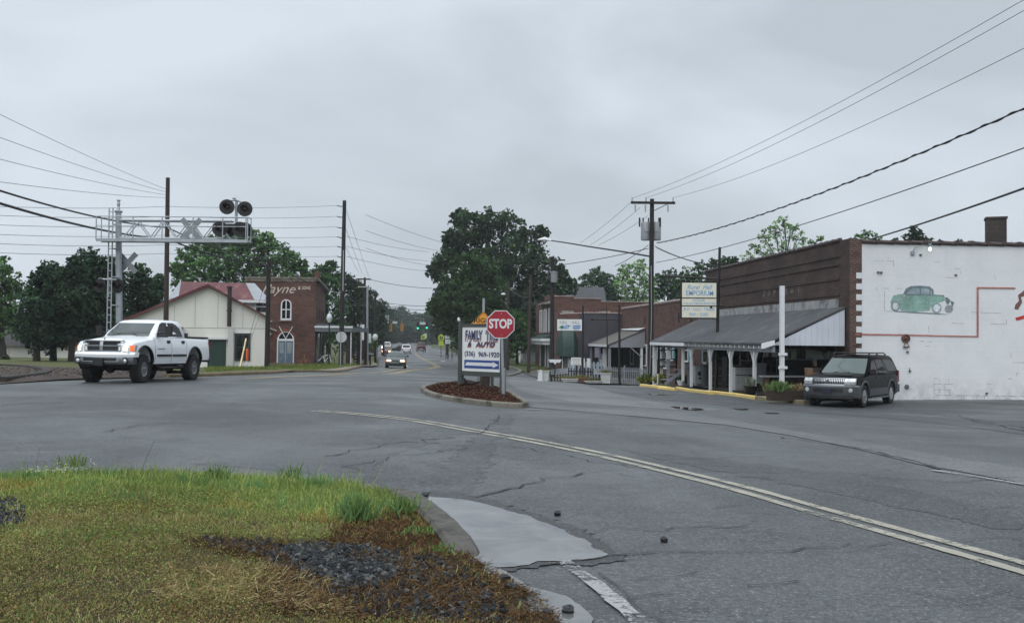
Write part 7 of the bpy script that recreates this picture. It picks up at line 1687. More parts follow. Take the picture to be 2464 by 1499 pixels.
# ================================================================ VEHICLES  (front = +x, left side = +y, z up from the ground)
M_wpaint = pm('white_car_paint', '#dde1e4', .28, var=.02, scale=1, coat=.6, dirt=('#a3a5a5', 1.4, .68))
M_bpaint = pm('black_car_paint', '#040506', .22, var=.1, scale=1, coat=.0)
M_bpaint.node_tree.nodes['Principled BSDF'].inputs['Specular IOR Level'].default_value = .08; M_bpaint.node_tree.nodes['Principled BSDF'].inputs['IOR'].default_value = 1.3
M_greyclad = pm('grey_cladding', '#2f3235', .45, var=.08, scale=3)
M_chrome = pm('chrome', '#a4a8ab', .2, 1.0, var=.03)
M_chromed = pm('dull_chrome', '#6f7377', .28, .9, var=.1)
M_rub = pm('tyre_rubber', '#0e0e0f', .8, var=.3, scale=10, bump=.3)
M_blkp = pm('black_plastic', '#0c0d0e', .5, var=.2, scale=6)
M_under = pm('chassis_black', '#070708', .8, var=.3)
def cglass(name, col, rough=.05):
    q = NM(name); q.col(lin(col)); q.set(rough); q.b.inputs['Specular IOR Level'].default_value = .6
    q.bump(q.noise(q.obj(), 2, 2), .02, .02); return q.m
M_wscr = cglass('windscreen_glass', '#39413f', .08); M_side = cglass('side_glass', '#0b0d0f', .06); M_side.node_tree.nodes['Principled BSDF'].inputs['Specular IOR Level'].default_value = .3
M_lensc = pm('clear_lens', '#b4b8ba', .12, .3, var=.35, scale=14)
M_hl = pm('lit_headlamp', '#ffe9c8', .3, emit='#ffdfae', es=2.4)
M_hlw = pm('bright_headlamp', '#ffffff', .3, emit='#f4f8ff', es=7.0)
M_amber = pm('amber_lens', '#c4561c', .25, emit='#ff6a20', es=.55)
M_tail = pm('red_tail_lamp', '#7a1418', .25, var=.1)
def lerp_tab(tab):
    xs = [a for a, _ in tab]; ys = [b for _, b in tab]
    return lambda x: float(np.interp(x, xs, ys))
def body_shell(stations, zlow, ztop, hw, side, crown=.03, sh=.06):
    """lofted lower body: returns MB. side(z) scales the half width"""
    mb = MB(); rings = []
    for x in stations:
        lo, hi, w = zlow(x), ztop(x), hw(x); half = []
        zs_ = [lo] + [lo+(hi-sh-lo)*t for t in (.0, .12, .3, .5, .7, .88, 1.0)]
        half.append((w*side(lo)*.62, lo+.02))
        for z in zs_[1:]: half.append((w*side(z), z))
        wt = w*side(hi-sh)
        half += [(wt-.012, hi-sh*.45), (wt-.05, hi-.006), (wt*.72, hi+crown*.55), (wt*.35, hi+crown*.9)]
        ring = [(x, y, z) for y, z in half] + [(x, 0, hi+crown)] + [(x, -y, z) for y, z in reversed(half)]
        rings.append(ring)
    n = len(rings[0]); vs = [p for r_ in rings for p in r_]
    fs = [(i*n+k, i*n+(k+1) % n, (i+1)*n+(k+1) % n, (i+1)*n+k) for i in range(len(rings)-1) for k in range(n)]
    fs += [tuple(range(n)), tuple(reversed([(len(rings)-1)*n+k for k in range(n)]))]
    mb.add(vs, fs); return mb
class Cab:
    def __init__(s, zt, xf, xr, hw, bulge=.12, rc=.12):
        s.z0, s.z1 = zt[0][0], zt[-1][0]
        s.xf = lerp_tab([(z, a) for z, a in zip([q[0] for q in zt], xf)]); s.xr = lerp_tab([(z, a) for z, a in zip([q[0] for q in zt], xr)]); s.hw = lerp_tab([(z, a) for z, a in zip([q[0] for q in zt], hw)])
        s.zs = [q[0] for q in zt]; s.b = bulge; s.rc = rc
    def front(s, v, z, off=0): return (s.xf(z)+s.b*(1-v*v)-s.b+off, v*s.hw(z), z)
    def rear(s, v, z, off=0): return (s.xr(z)-.05*(1-v*v)-off, v*s.hw(z), z)
    def shell(s, top_crown=.03):
        mb = MB(); rings = []
        for z in s.zs:
            a, b_, w, r_ = s.xf(z), s.xr(z), s.hw(z), s.rc
            ring = [s.front(v, z) for v in np.linspace(-.86, .86, 7)]
            ring += [(a-s.b-.02, w*.95, z), (a-s.b-r_, w, z), ((a+b_)/2, w+.01, z), (b_+r_*.7, w, z), (b_+.02, w*.94, z)]
            ring += [s.rear(v, z) for v in np.linspace(.82, -.82, 5)]
            ring += [(b_+.02, -w*.94, z), (b_+r_*.7, -w, z), ((a+b_)/2, -w-.01, z), (a-s.b-r_, -w, z), (a-s.b-.02, -w*.95, z)]
            rings.append(ring)
        n = len(rings[0]); vs = [p for r_ in rings for p in r_]
        fs = [(i*n+k, i*n+(k+1) % n, (i+1)*n+(k+1) % n, (i+1)*n+k) for i in range(len(rings)-1) for k in range(n)]
        c = (sum(p[0] for p in rings[-1])/n, 0, s.z1+top_crown); vs.append(c); ci = len(vs)-1
        fs += [((len(rings)-1)*n+k, (len(rings)-1)*n+(k+1) % n, ci) for k in range(n)]
        mb.add(vs, fs); return mb
    def screen(s, z0, z1, v=.84, off=.022, rear=False):
        mb = MB(); nv, nz = 8, 6; f = s.rear if rear else s.front
        vs = [f(-v+2*v*i/nv, z0+(z1-z0)*j/nz, off) for j in range(nz+1) for i in range(nv+1)]
        return mb.add(vs, [(j*(nv+1)+i, j*(nv+1)+i+1, (j+1)*(nv+1)+i+1, (j+1)*(nv+1)+i) for j in range(nz) for i in range(nv)])
    def side_pane(s, pts, sg, off=.016):
        """pts: (x, z) outline"""
        mb = MB(); p3 = [Vector((x, sg*(s.hw(z)+off), z)) for x, z in pts]
        cx_ = sum((p for p in p3), Vector())/len(p3); n = len(p3)
        mb.add([tuple(p) for p in p3]+[tuple(cx_)], [(i, (i+1) % n, n) for i in range(n)]); return mb
def wheel(parent, x, y, r, w, rr, nsp=8, rim_m=None, sg=1, steer=0, deep=.06):
    T_ = Matrix.Translation((x, y, r)) @ Matrix.Rotation(steer, 4, 'Z')
    wk_ = None
    m = MB(T_); prof = [(rr*.96, -w*.42), (rr*1.06, -w*.47), (r*.90, -w*.5), (r*.975, -w*.44), (r, -w*.30), (r, 0), (r, w*.30), (r*.975, w*.44), (r*.90, w*.5), (rr*1.06, w*.47), (rr*.96, w*.42)]
    m.lathe(prof, (0, 0, 0), 28, 'Y')
    if r > .42:
        for k in range(26):
            t = 2*math.pi*k/26
            for yy in (-w*.40, w*.40): m.cbox((math.cos(t)*r*.985, yy, math.sin(t)*r*.985), (.035, w*.16, .06), 0, 0, math.pi/2-t)
    wh = m.build('wheel', M_rub, parent, smooth=True, angle=30)
    m = MB(T_); yo = sg*(w*.5-deep)
    m.lathe([(rr*.97, sg*w*.44), (rr*.99, sg*w*.47), (rr*.9, sg*w*.45), (rr*.84, yo-sg*.02)], (0, 0, 0), 26, 'Y')
    for k in range(nsp):
        t = 2*math.pi*k/nsp; m.M = T_ @ Matrix.Rotation(t, 4, 'Y'); m.cbox((rr*.52, yo, 0), (rr*.72, .03, rr*.24 if nsp < 7 else rr*.19))
    m.M = T_; m.lathe([(rr*.30, yo-.02), (rr*.28, yo+sg*.04), (rr*.12, yo+sg*.055)], (0, 0, 0), 14, 'Y')
    m.build('rim', rim_m or M_chrome, wh, smooth=True, angle=30)
    m = MB(T_); m.lathe([(rr*.9, yo-sg*.05), (.01, yo-sg*.052)], (0, 0, 0), 18, 'Y'); m.build('brake_disc', M_under, wh)
    return wh
def wrap(y0, y1, z0, z1, fx, th=.05, off=0.0, n=10, taper=0.0, mb=None, rnd_=0.0):
    """curved panel following the nose outline x = fx(y)"""
    mb = mb or MB(); vs = []; o = 0
    for i in range(n+1):
        y = y0+(y1-y0)*i/n; X = fx(y)+off
        vs += [(X, y, z0), (X+rnd_, y, (z0+z1)/2), (X-taper, y, z1), (X-th-taper, y, z1), (X-th, y, z0)]
    k = 5; fs = [(i*k+j, i*k+(j+1) % k, (i+1)*k+(j+1) % k, (i+1)*k+j) for i in range(n) for j in range(k)]
    fs += [tuple(range(k)), tuple(reversed([n*k+j for j in range(k)]))]
    mb.add(vs, fs); return mb
def arch_fn(sill, arches, base_front=None):
    def f(x):
        z = sill(x)
        for xc, zc_, r_ in arches:
            if abs(x-xc) < r_: z = max(z, zc_+math.sqrt(max(0, r_*r_-(x-xc)**2)))
        return z
    return f
def arch_stations(x0, x1, arches, extra=()):
    s_ = set(np.round(np.linspace(x0, x1, 30), 4)) | set(extra)
    for xc, zc_, r_ in arches:
        s_ = {q for q in s_ if abs(q-xc) > r_+.01}
        s_ |= {xc-r_-.004, xc+r_+.004} | {xc+r_*math.cos(t)*.9995 for t in np.linspace(0, math.pi, 17)}
    return sorted(s_)
def arch_lip(parent, xc, zc_, r_, yf, mt_, w=.055, t0=-.3, out=.012, name='arch_trim'):
    for sg in (-1, 1):
        m = MB(); n = 18; vs = []
        for i in range(n+1):
            t = t0+(math.pi-2*t0)*i/n; c, s_ = math.cos(t), math.sin(t)
            for rr_, o_ in ((r_-.012, -.10), (r_-.012, out+.01), (r_+w, out), (r_+w+.01, -.01)): vs.append((xc+rr_*c, sg*(yf(zc_+rr_*s_)+o_), zc_+rr_*s_))
        fs = [(i*4+j, i*4+j+1, i*4+5+j, i*4+4+j) for i in range(n) for j in range(3)]
        m.add(vs, fs); m.build(name, mt_, parent, smooth=True)

def place_vehicle(root, fl_local, px, py, Y, heading):
    """put the wheel contact fl_local (x, y) at the picture point, nose along heading"""
    p = P(px, py, Y); c, s_ = math.cos(heading), math.sin(heading)
    x = p.x-(fl_local[0]*c-fl_local[1]*s_); y = p.y-(fl_local[0]*s_+fl_local[1]*c)
    root.rotation_mode = 'XYZ'
    # settle on the road: pitch and roll from the ground under the wheels
    def gg(u, v): return gz(x+u*c-v*s_, y+u*s_+v*c)
    zf, zr_ = (gg(1.7, .8)+gg(1.7, -.8))/2, (gg(-1.7, .8)+gg(-1.7, -.8))/2
    zl2, zr2 = (gg(1.7, .8)+gg(-1.7, .8))/2, (gg(1.7, -.8)+gg(-1.7, -.8))/2
    root.location = (x, y, (zf+zr_)/2+.004); root.rotation_euler = (math.atan2(zl2-zr2, 1.6), -math.atan2(zf-zr_, 3.4), heading)

# ---- white pickup
tr = thing('pickup_truck', 'white lifted four door pickup with lit headlamps and chrome grille', 'pickup truck')
FA, RA, WR = 1.785, -1.785, .445
ARC = [(FA, .60, .585), (RA, .60, .57)]
hwT = lerp_tab([(-3.02, .955), (-2.8, .985), (-1.2, .995), (-1.17, .985), (1.2, .985), (1.9, 1.0), (2.3, .985), (2.5, .94), (2.62, .86)])
ztT = lerp_tab([(-3.02, 1.46), (-1.2, 1.475), (-1.1, 1.50), (1.1, 1.50), (1.5, 1.475), (2.2, 1.40), (2.48, 1.355), (2.6, 1.29), (2.63, 1.2)])
sil = lambda x: .66 if x > 2.35 else (.60 if x > -2.4 else .70)
sideT = lambda z: 1.0-.10*max(0, (z-1.05)/.45)**2-.07*max(0, (.85-z)/.3)**1.5
b_ = body_shell(arch_stations(-3.02, 2.62, ARC, (1.2, -1.2, -1.16)), arch_fn(sil, ARC), ztT, hwT, sideT, crown=.045, sh=.11)
# hood crease: lower the fenders beside the raised hood
b_.v = [(x, y, z-(.055*min(1, max(0, (abs(y)-.60)/.10)) if x > 1.15 and z > ztT(x)-.06 else 0)) for x, y, z in b_.v]
b_.build('body', M_wpaint, tr, smooth=True, angle=40)
m = MB(); m.box(-2.95, -1.28, -.78, .78, 1.40, 1.545-.02) if 0 else m.box(-2.93, -1.3, -.76, .76, 1.47, 1.53); m.build('bed_floor', M_blkp, tr)
m = MB(); m.box(-3.0, -1.25, .80, .905, 1.475, 1.535).box(-3.0, -1.25, -.905, -.80, 1.475, 1.535).box(-3.03, -2.94, -.79, .79, 1.475, 1.53); m.build('bed_rail', M_blkp, tr)
cabT = Cab([(1.46, 0), (1.62, 0), (1.85, 0), (1.98, 0), (2.045, 0), (2.075, 0)], [1.28, 1.13, .78, .58, .42, .18], [-1.17, -1.165, -1.12, -1.07, -1.0, -.86], [.915, .885, .81, .765, .70, .58], .17, .10)
cabT.shell(.02).build('cab', M_wpaint, tr, smooth=True, angle=50)
cabT.screen(1.52, 1.955, .83).build('windscreen', M_wscr, tr, smooth=True)
cabT.screen(1.56, 1.93, .78, rear=True).build('rear_window', M_side, tr, smooth=True)
for sg in (-1, 1):
    cabT.side_pane([(.93, 1.52), (.80, 1.68), (.53, 1.93), (.34, 1.965), (.08, 1.97), (.02, 1.52)], sg).build('front_side_window', M_side, tr)
    cabT.side_pane([(-.06, 1.52), (-.03, 1.97), (-.35, 1.965), (-.62, 1.93), (-.82, 1.80), (-.93, 1.52)], sg).build('rear_side_window', M_side, tr)
    for xa, xb, nm in ((.03, .40, 0), (-.5, -.08, 1)):
        m = MB(); vs = [(xa, sg*(cabT.hw(1.93)+.03), 1.93), (xb, sg*(cabT.hw(1.93)+.03), 1.93), (xb, sg*(cabT.hw(1.985)+.014), 1.985), (xa, sg*(cabT.hw(1.985)+.014), 1.985)]; m.add(vs, [(0, 1, 2, 3)]); m.build('rain_visor', M_blkp, tr)
    Y0 = lambda z, x=0: hwT(x)*sideT(z)
    # door gaps
    m = MB()
    for xg in (1.10, -.04, -1.145):
        pts = [(xg-(0 if xg < 1 else 0), z) for z in np.linspace(.64, 1.47, 9)]
        vs = []
        for xx, z in pts: vs += [(xx-.008, sg*(Y0(z, xx)+.003), z), (xx+.008, sg*(Y0(z, xx)+.003), z)]
        m.add(vs, [(2*i, 2*i+1, 2*i+3, 2*i+2) for i in range(8)])
    m.build('door_gap', M_under, tr)
    for xg in (.16, -.90):
        m = MB(); m.cbox((xg, sg*(Y0(1.33, 0)+.015), 1.335), (.19, .03, .09)).lathe([(.055, -.0), (.05, .02)], (xg, sg*(Y0(1.33, 0)+.012), 1.335), 10, 'Y'); m.build('door_handle', M_blkp, tr)
    for xa, xb in ((-.0, .98), (-1.08, -.10)):
        m = MB(); m.box(xa, xb, sg*(Y0(.88))-.01, sg*(Y0(.88))+sg*.03 if sg > 0 else sg*(Y0(.88))-.03, .845, .915) if sg > 0 else m.box(xa, xb, -Y0(.88)-.03, -Y0(.88)+.01, .845, .915); m.build('side_moulding', M_blkp, tr)
    m = MB(); m.box(.45, .95, *((Y0(1.1)+.002, Y0(1.1)+.006) if sg > 0 else (-Y0(1.1)-.006, -Y0(1.1)-.002)), 1.085, 1.105); m.build('badge', M_chromed, tr)
    # towing mirrors
    m = MB(); m.tube((.88, sg*.90, 1.53), (.72, sg*1.22, 1.53), .045).tube((.88, sg*.90, 1.60), (.74, sg*1.20, 1.66), .03); m.add([], []); m.cbox((.72, sg*1.24, 1.68), (.13, .21, .34)); m.build('mirror', M_blkp, tr)
for xc, zc_, r_ in ARC: arch_lip(tr, xc, zc_, r_, lambda z: hwT(xc)*sideT(z), M_blkp, .03)
fxT = lambda y: 2.80-.30*abs(y/1.02)**2.6
fxg = lambda y: 2.68-.10*abs(y/.66)**2.2
# grille: chrome surround with four dark openings
m = wrap(-.645, .645, 1.005, 1.345, fxg, .10, .0, 12, .035); m.build('grille_back', M_blkp, tr)
m = MB()
wrap(-.68, .68, .985, 1.035, fxg, .08, .03, 12, 0, m); wrap(-.66, .66, 1.325, 1.365, fxg, .09, .0, 12, 0.005, m); wrap(-.62, .62, 1.165, 1.20, fxg, .05, .022, 12, 0, m)
wrap(-.055, .055, 1.036, 1.324, fxg, .06, .035, 2, .02, m); wrap(.60, .70, 1.036, 1.324, fxg, .10, .03, 2, .02, m); wrap(-.70, -.60, 1.036, 1.324, fxg, .10, .03, 2, .02, m)
m.build('grille', M_chrome, tr)
for ya, yb in ((-.59, -.07), (.07, .59)):
    for za, zb2 in ((1.05, 1.155), (1.21, 1.315)):
        m = MB()
        for k in range(5): zz = za+(zb2-za)*(k+.5)/5; wrap(ya, yb, zz-.005, zz+.005, fxg, .02, .006, 6, 0, m)
        m.build('grille_slat', pm('grille_grey', '#3a3d42', .4, .5), tr)
for sg in (-1, 1):
    a, c = (.705, .985) if sg > 0 else (-.985, -.705)
    f = lambda y: 2.66-.25*max(0, (abs(y)-.66)/.33)**1.6
    ys_ = sorted([sg*.71, sg*.985]); 
    m = wrap(ys_[0], ys_[1], 1.0, 1.21, f, .12, .012, 6, .03, None, .02); hl = m.build('headlight', M_lensc, tr, smooth=True)
    ys_ = sorted([sg*.725, sg*.84]); wrap(ys_[0], ys_[1], 1.03, 1.185, f, .03, .035, 4, .02, None, .02).build('lit_lamp', M_hl, hl, smooth=True)
    ys_ = sorted([sg*.85, sg*.975]); wrap(ys_[0], ys_[1], 1.02, 1.195, f, .03, .033, 4, .02, None, .01).build('indicator', M_amber, hl, smooth=True)
m = wrap(-1.02, 1.02, .83, .985, fxT, .25, .0, 16, .05, None, .02); m.build('bumper_top', M_wpaint, tr, smooth=True)
m = wrap(-1.0, 1.0, .60, .828, fxT, .22, .012, 16, -.0, None, .03); bp = m.build('bumper', M_chromed, tr, smooth=True)
m = wrap(-.56, .56, .70, .80, fxT, .03, .045, 10); m.build('bumper_opening', M_blkp, bp)
m = MB(); wrap(-.60, .60, .675, .70, fxT, .05, .055, 10, 0, m); wrap(-.64, -.56, .70, .80, fxT, .05, .052, 2, 0, m); wrap(.56, .64, .70, .80, fxT, .05, .052, 2, 0, m); m.build('bumper_bar', M_chrome, bp)
m = MB(); m.box(fxT(0)+.05, fxT(0)+.10, -.17, .17, .56, .76); m.build('number_plate', M_blkp, bp)
for sg in (-1, 1):
    m = MB(); m.lathe([(.115, .0), (.10, .03), (.08, .01)], (0, 0, 0), 16, 'X'); x_ = fxT(.80)+.02; m.v = [(x+x_+.02, y+sg*.80, z+.705) for x, y, z in m.v]; fg = m.build('fog_light', M_blkp, bp); m = MB(); m.lathe([(.065, 0), (.02, .03)], (0, 0, 0), 12, 'X'); m.v = [(x+x_+.045, y+sg*.80, z+.705) for x, y, z in m.v]; m.build('lens', M_lensc, fg)
m = MB(); m.box(-2.9, 2.4, -.42, .42, .52, .66).box(2.0, 2.6, -.75, .75, .52, .62); m.tube((FA, -.8, WR), (FA, .8, WR), .07).tube((RA, -.8, WR), (RA, .8, WR), .07).ball((FA, -.2, WR), .16, 8, 6).ball((RA, 0, WR), .18, 8, 6); m.build('chassis', M_under, tr)
m = MB(); m.prism([(-.9, .62, .55), (.3, .62, .55), (-.1, .62, .34), (-.5, .62, .34)], (0, -.3, 0)); m.build('transfer_case', M_under, tr)
for sg in (-1, 1):
    m = MB(); m.path([(.9, sg*.88, .55), (.6, sg*.93, .47), (-.9, sg*.93, .47), (-1.1, sg*.88, .55)], .03, 8); m.build('side_step', M_blkp, tr)
    m = MB(); m.path([(1.32, sg*.45, 1.515), (1.17, sg*.25, 1.585), (1.14, sg*-.18, 1.60)], .014, 5); m.build('wiper', M_blkp, tr)
m = MB(); m.box(-3.06, -2.98, -.8, .8, .72, 1.44); m.build('tailgate', M_wpaint, tr); m = MB(); m.box(-3.22, -3.03, -.95, .95, .62, .80); m.build('rear_bumper', M_chromed, tr)
for sg in (-1, 1): m = MB(); m.cbox((-3.0, sg*.90, 1.15), (.10, .12, .45)); m.build('tail_light', M_tail, tr)
m = MB(); m.tube((2.52, 0, 1.37), (2.52, 0, 1.43), .02); m.build('bonnet_ornament', M_chrome, tr)
for x, y, st_ in ((FA, .82, .05), (FA, -.82, .05), (RA, .82, 0), (RA, -.82, 0)): wheel(tr, x, y, WR, .32, .235, 8, M_chrome, 1 if y > 0 else -1, st_)
place_vehicle(tr, (FA, .9), 341, 921, 33.2, R(-98.5))

# ---- black utility car
sv = thing('utility_car', 'black family utility car with bright vertical bar grille parked by white wall', 'car')
FA, RA, WR = 1.445, -1.445, .37
ARC = [(FA, .40, .435), (RA, .40, .43)]
hwS = lerp_tab([(-2.42, .84), (-2.25, .895), (-1.5, .915), (1.7, .915), (1.95, .89), (2.1, .84), (2.2, .76)])
ztS = lerp_tab([(-2.42, 1.06), (-2.3, 1.10), (1.0, 1.08), (1.3, 1.075), (1.9, 1.02), (2.1, .99), (2.2, .93)])
sil = lambda x: .33 if abs(x) < 2.2 else .36
sideS = lambda z: 1.0-.10*max(0, (z-.85)/.25)**2-.05*max(0, (.55-z)/.25)**1.5
b_ = body_shell(arch_stations(-2.42, 2.2, ARC, (.95,)), arch_fn(sil, ARC), ztS, hwS, sideS, crown=.05, sh=.08)
b_.build('body', M_bpaint, sv, smooth=True, angle=40)
cabS = Cab([(1.06, 0), (1.2, 0), (1.45, 0), (1.60, 0), (1.68, 0), (1.72, 0)], [1.12, .93, .56, .36, .22, .0], [-2.36, -2.33, -2.22, -2.12, -2.03, -1.9], [.87, .85, .77, .72, .66, .52], .15, .10)
cabS.shell(.015).build('cab', M_bpaint, sv, smooth=True, angle=50)
cabS.screen(1.10, 1.60, .86).build('windscreen', cglass('tinted_screen', '#4a5552', .08), sv, smooth=True)
cabS.screen(1.2, 1.58, .80, rear=True).build('rear_window', M_side, sv, smooth=True)
for sg in (-1, 1):
    for pts, nm in (([(.82, 1.12), (.66, 1.27), (.36, 1.52), (.02, 1.56), (-.02, 1.12)], 'front_side_window'), ([(-.09, 1.12), (-.06, 1.565), (-.70, 1.565), (-.86, 1.40), (-1.02, 1.12)], 'rear_side_window'), ([(-1.12, 1.16), (-.84, 1.56), (-1.75, 1.55), (-2.02, 1.40), (-2.12, 1.16)], 'quarter_window')):
        cabS.side_pane(pts, sg).build(nm, M_side, sv)
    for xg in (.86, -.05, -.98):
        m = MB(); vs = []
        for z in np.linspace(.42, 1.07, 8): vs += [(xg-.007, sg*(hwS(xg)*sideS(z)+.003), z), (xg+.007, sg*(hwS(xg)*sideS(z)+.003), z)]
        m.add(vs, [(2*i, 2*i+1, 2*i+3, 2*i+2) for i in range(7)]); m.build('door_gap', pm('gap_grey', '#26282c'), sv)
    for xg in (.12, -.82): m = MB(); m.cbox((xg, sg*.905, .96), (.17, .03, .035)); m.build('door_handle', M_blkp, sv)
    m = MB(); m.box(-1.0, 1.0, *((.90, .935) if sg > 0 else (-.935, -.90)), .36, .60); m.build('side_cladding', M_greyclad, sv)
    m = MB(); m.box(-1.0, 1.0, *((.80, 1.0) if sg > 0 else (-1.0, -.80)), .27, .315); m.build('running_board', M_chromed, sv)
    m = MB(); m.cbox((.80, sg*.98, 1.17), (.10, .22, .16)).tube((.8, sg*.86, 1.12), (.8, sg*.96, 1.14), .03); m.build('mirror', M_blkp, sv)
    m = MB(); m.path([(.15, sg*.60, 1.72), (.0, sg*.62, 1.785), (-1.5, sg*.61, 1.785), (-1.75, sg*.60, 1.72)], .024, 6); m.tube((-.75, sg*.61, 1.72), (-.75, sg*.61, 1.785), .03); m.build('roof_rail', M_blkp, sv)
    m = MB(); m.path([(1.10, sg*.35, 1.10), (1.02, sg*.2, 1.145), (.98, sg*-.2, 1.16)], .012, 5); m.build('wiper', M_blkp, sv)
m = MB(); m.tube((-.35, -.6, 1.785), (-.35, .6, 1.785), .02).tube((-1.2, -.6, 1.785), (-1.2, .6, 1.785), .02); m.build('crossbar', M_blkp, sv)
for xc, zc_, r_ in ARC: arch_lip(sv, xc, zc_, r_, lambda z: hwS(xc)*sideS(z), M_greyclad, .05)
fxS = lambda y: 2.47-.30*abs(y/.93)**2.6
wrap(-.90, .90, .66, .975, lambda y: 2.40-.27*abs(y/.90)**2.6, .34, 0, 14, .10, None, .01).build('nose', M_bpaint, sv, smooth=True)
m = wrap(-.93, .93, .33, .72, fxS, .30, .0, 16, .02, None, .02); bp = m.build('bumper', M_greyclad, sv, smooth=True)
m = wrap(-.94, .94, .66, .735, fxS, .10, .012, 16, .02, None, .01); m.build('bumper_top', pm('light_grey_bumper', '#5d6165', .4), bp, smooth=True)
m = wrap(-.50, .50, .50, .62, fxS, .03, .025, 10); m.build('bumper_opening', M_blkp, bp)
m = wrap(-.80, .80, .30, .40, fxS, .03, .022, 12); m.build('lower_grille', M_blkp, bp)
m = MB(); m.box(fxS(0)+.03, fxS(0)+.05, -.16, .16, .48, .62); m.build('plate_holder', pm('navy_plate', '#141a2e', .4), bp)
for sg in (-1, 1): m = MB(); m.lathe([(.075, 0), (.06, .02), (.01, .02)], (0, 0, 0), 14, 'X'); m.v = [(x+fxS(.72)+.02, y+sg*.72, z+.57) for x, y, z in m.v]; m.build('fog_light', M_lensc, bp)
fg_ = lambda y: 2.43-.12*abs(y/.6)**2.2
m = wrap(-.50, .50, .745, .955, fg_, .06, -.02, 10, .06); m.build('grille_back', M_blkp, sv)
m = MB(); wrap(-.52, .52, .735, .765, fg_, .05, .012, 10, .01, m); wrap(-.54, .54, .945, .97, fg_, .05, -.045, 10, .01, m); 
for k in range(19): y = -.49+k*.98/18; wrap(y-.012, y+.012, .765, .945, fg_, .03, .008, 1, .055, m)
m.build('grille', M_chrome, sv)
m = MB(); m.lathe([(.06, .0), (.05, .02), (.01, .02)], (0, 0, 0), 14, 'X'); m.v = [(x+fg_(0)-.0, y, z+.86) for x, y, z in m.v]; m.build('grille_emblem', M_chromed, sv)
for sg in (-1, 1):
    ys_ = sorted([sg*.54, sg*.86]); fh = lambda y: 2.40-.16*max(0, (abs(y)-.5)/.36)**1.5
    hl = wrap(ys_[0], ys_[1], .75, .965, fh, .14, .0, 6, .07, None, .02).build('headlight', M_lensc, sv, smooth=True)
    m = MB(); 
    for yy in (): m.lathe([(.06, 0), (.05, .012), (.01, .0)], (0, 0, 0), 12, 'X'); m.v[-36:] = [(x+fh(yy)+.012, y+sg*yy, z+.85) for x, y, z in m.v[-36:]]
    m = MB(); m.cbox((-2.38, sg*.80, .95), (.12, .16, .42)); m.build('tail_light', M_tail, sv)
m = MB(); m.box(-2.35, 2.2, -.6, .6, .26, .40); m.tube((FA, -.7, WR), (FA, .7, WR), .05).tube((RA, -.7, WR), (RA, .7, WR), .06); m.build('underbody', M_under, sv)
m = MB(); m.box(-2.56, -2.38, -.86, .86, .38, .66); m.build('rear_bumper', M_greyclad, sv)
for x, y in ((FA, .78), (FA, -.78), (RA, .78), (RA, -.78)): wheel(sv, x, y, WR, .245, .225, 5, M_chrome, 1 if y > 0 else -1, 0)
place_vehicle(sv, (FA, .86), 2078, 984, 34.2, R(-127))

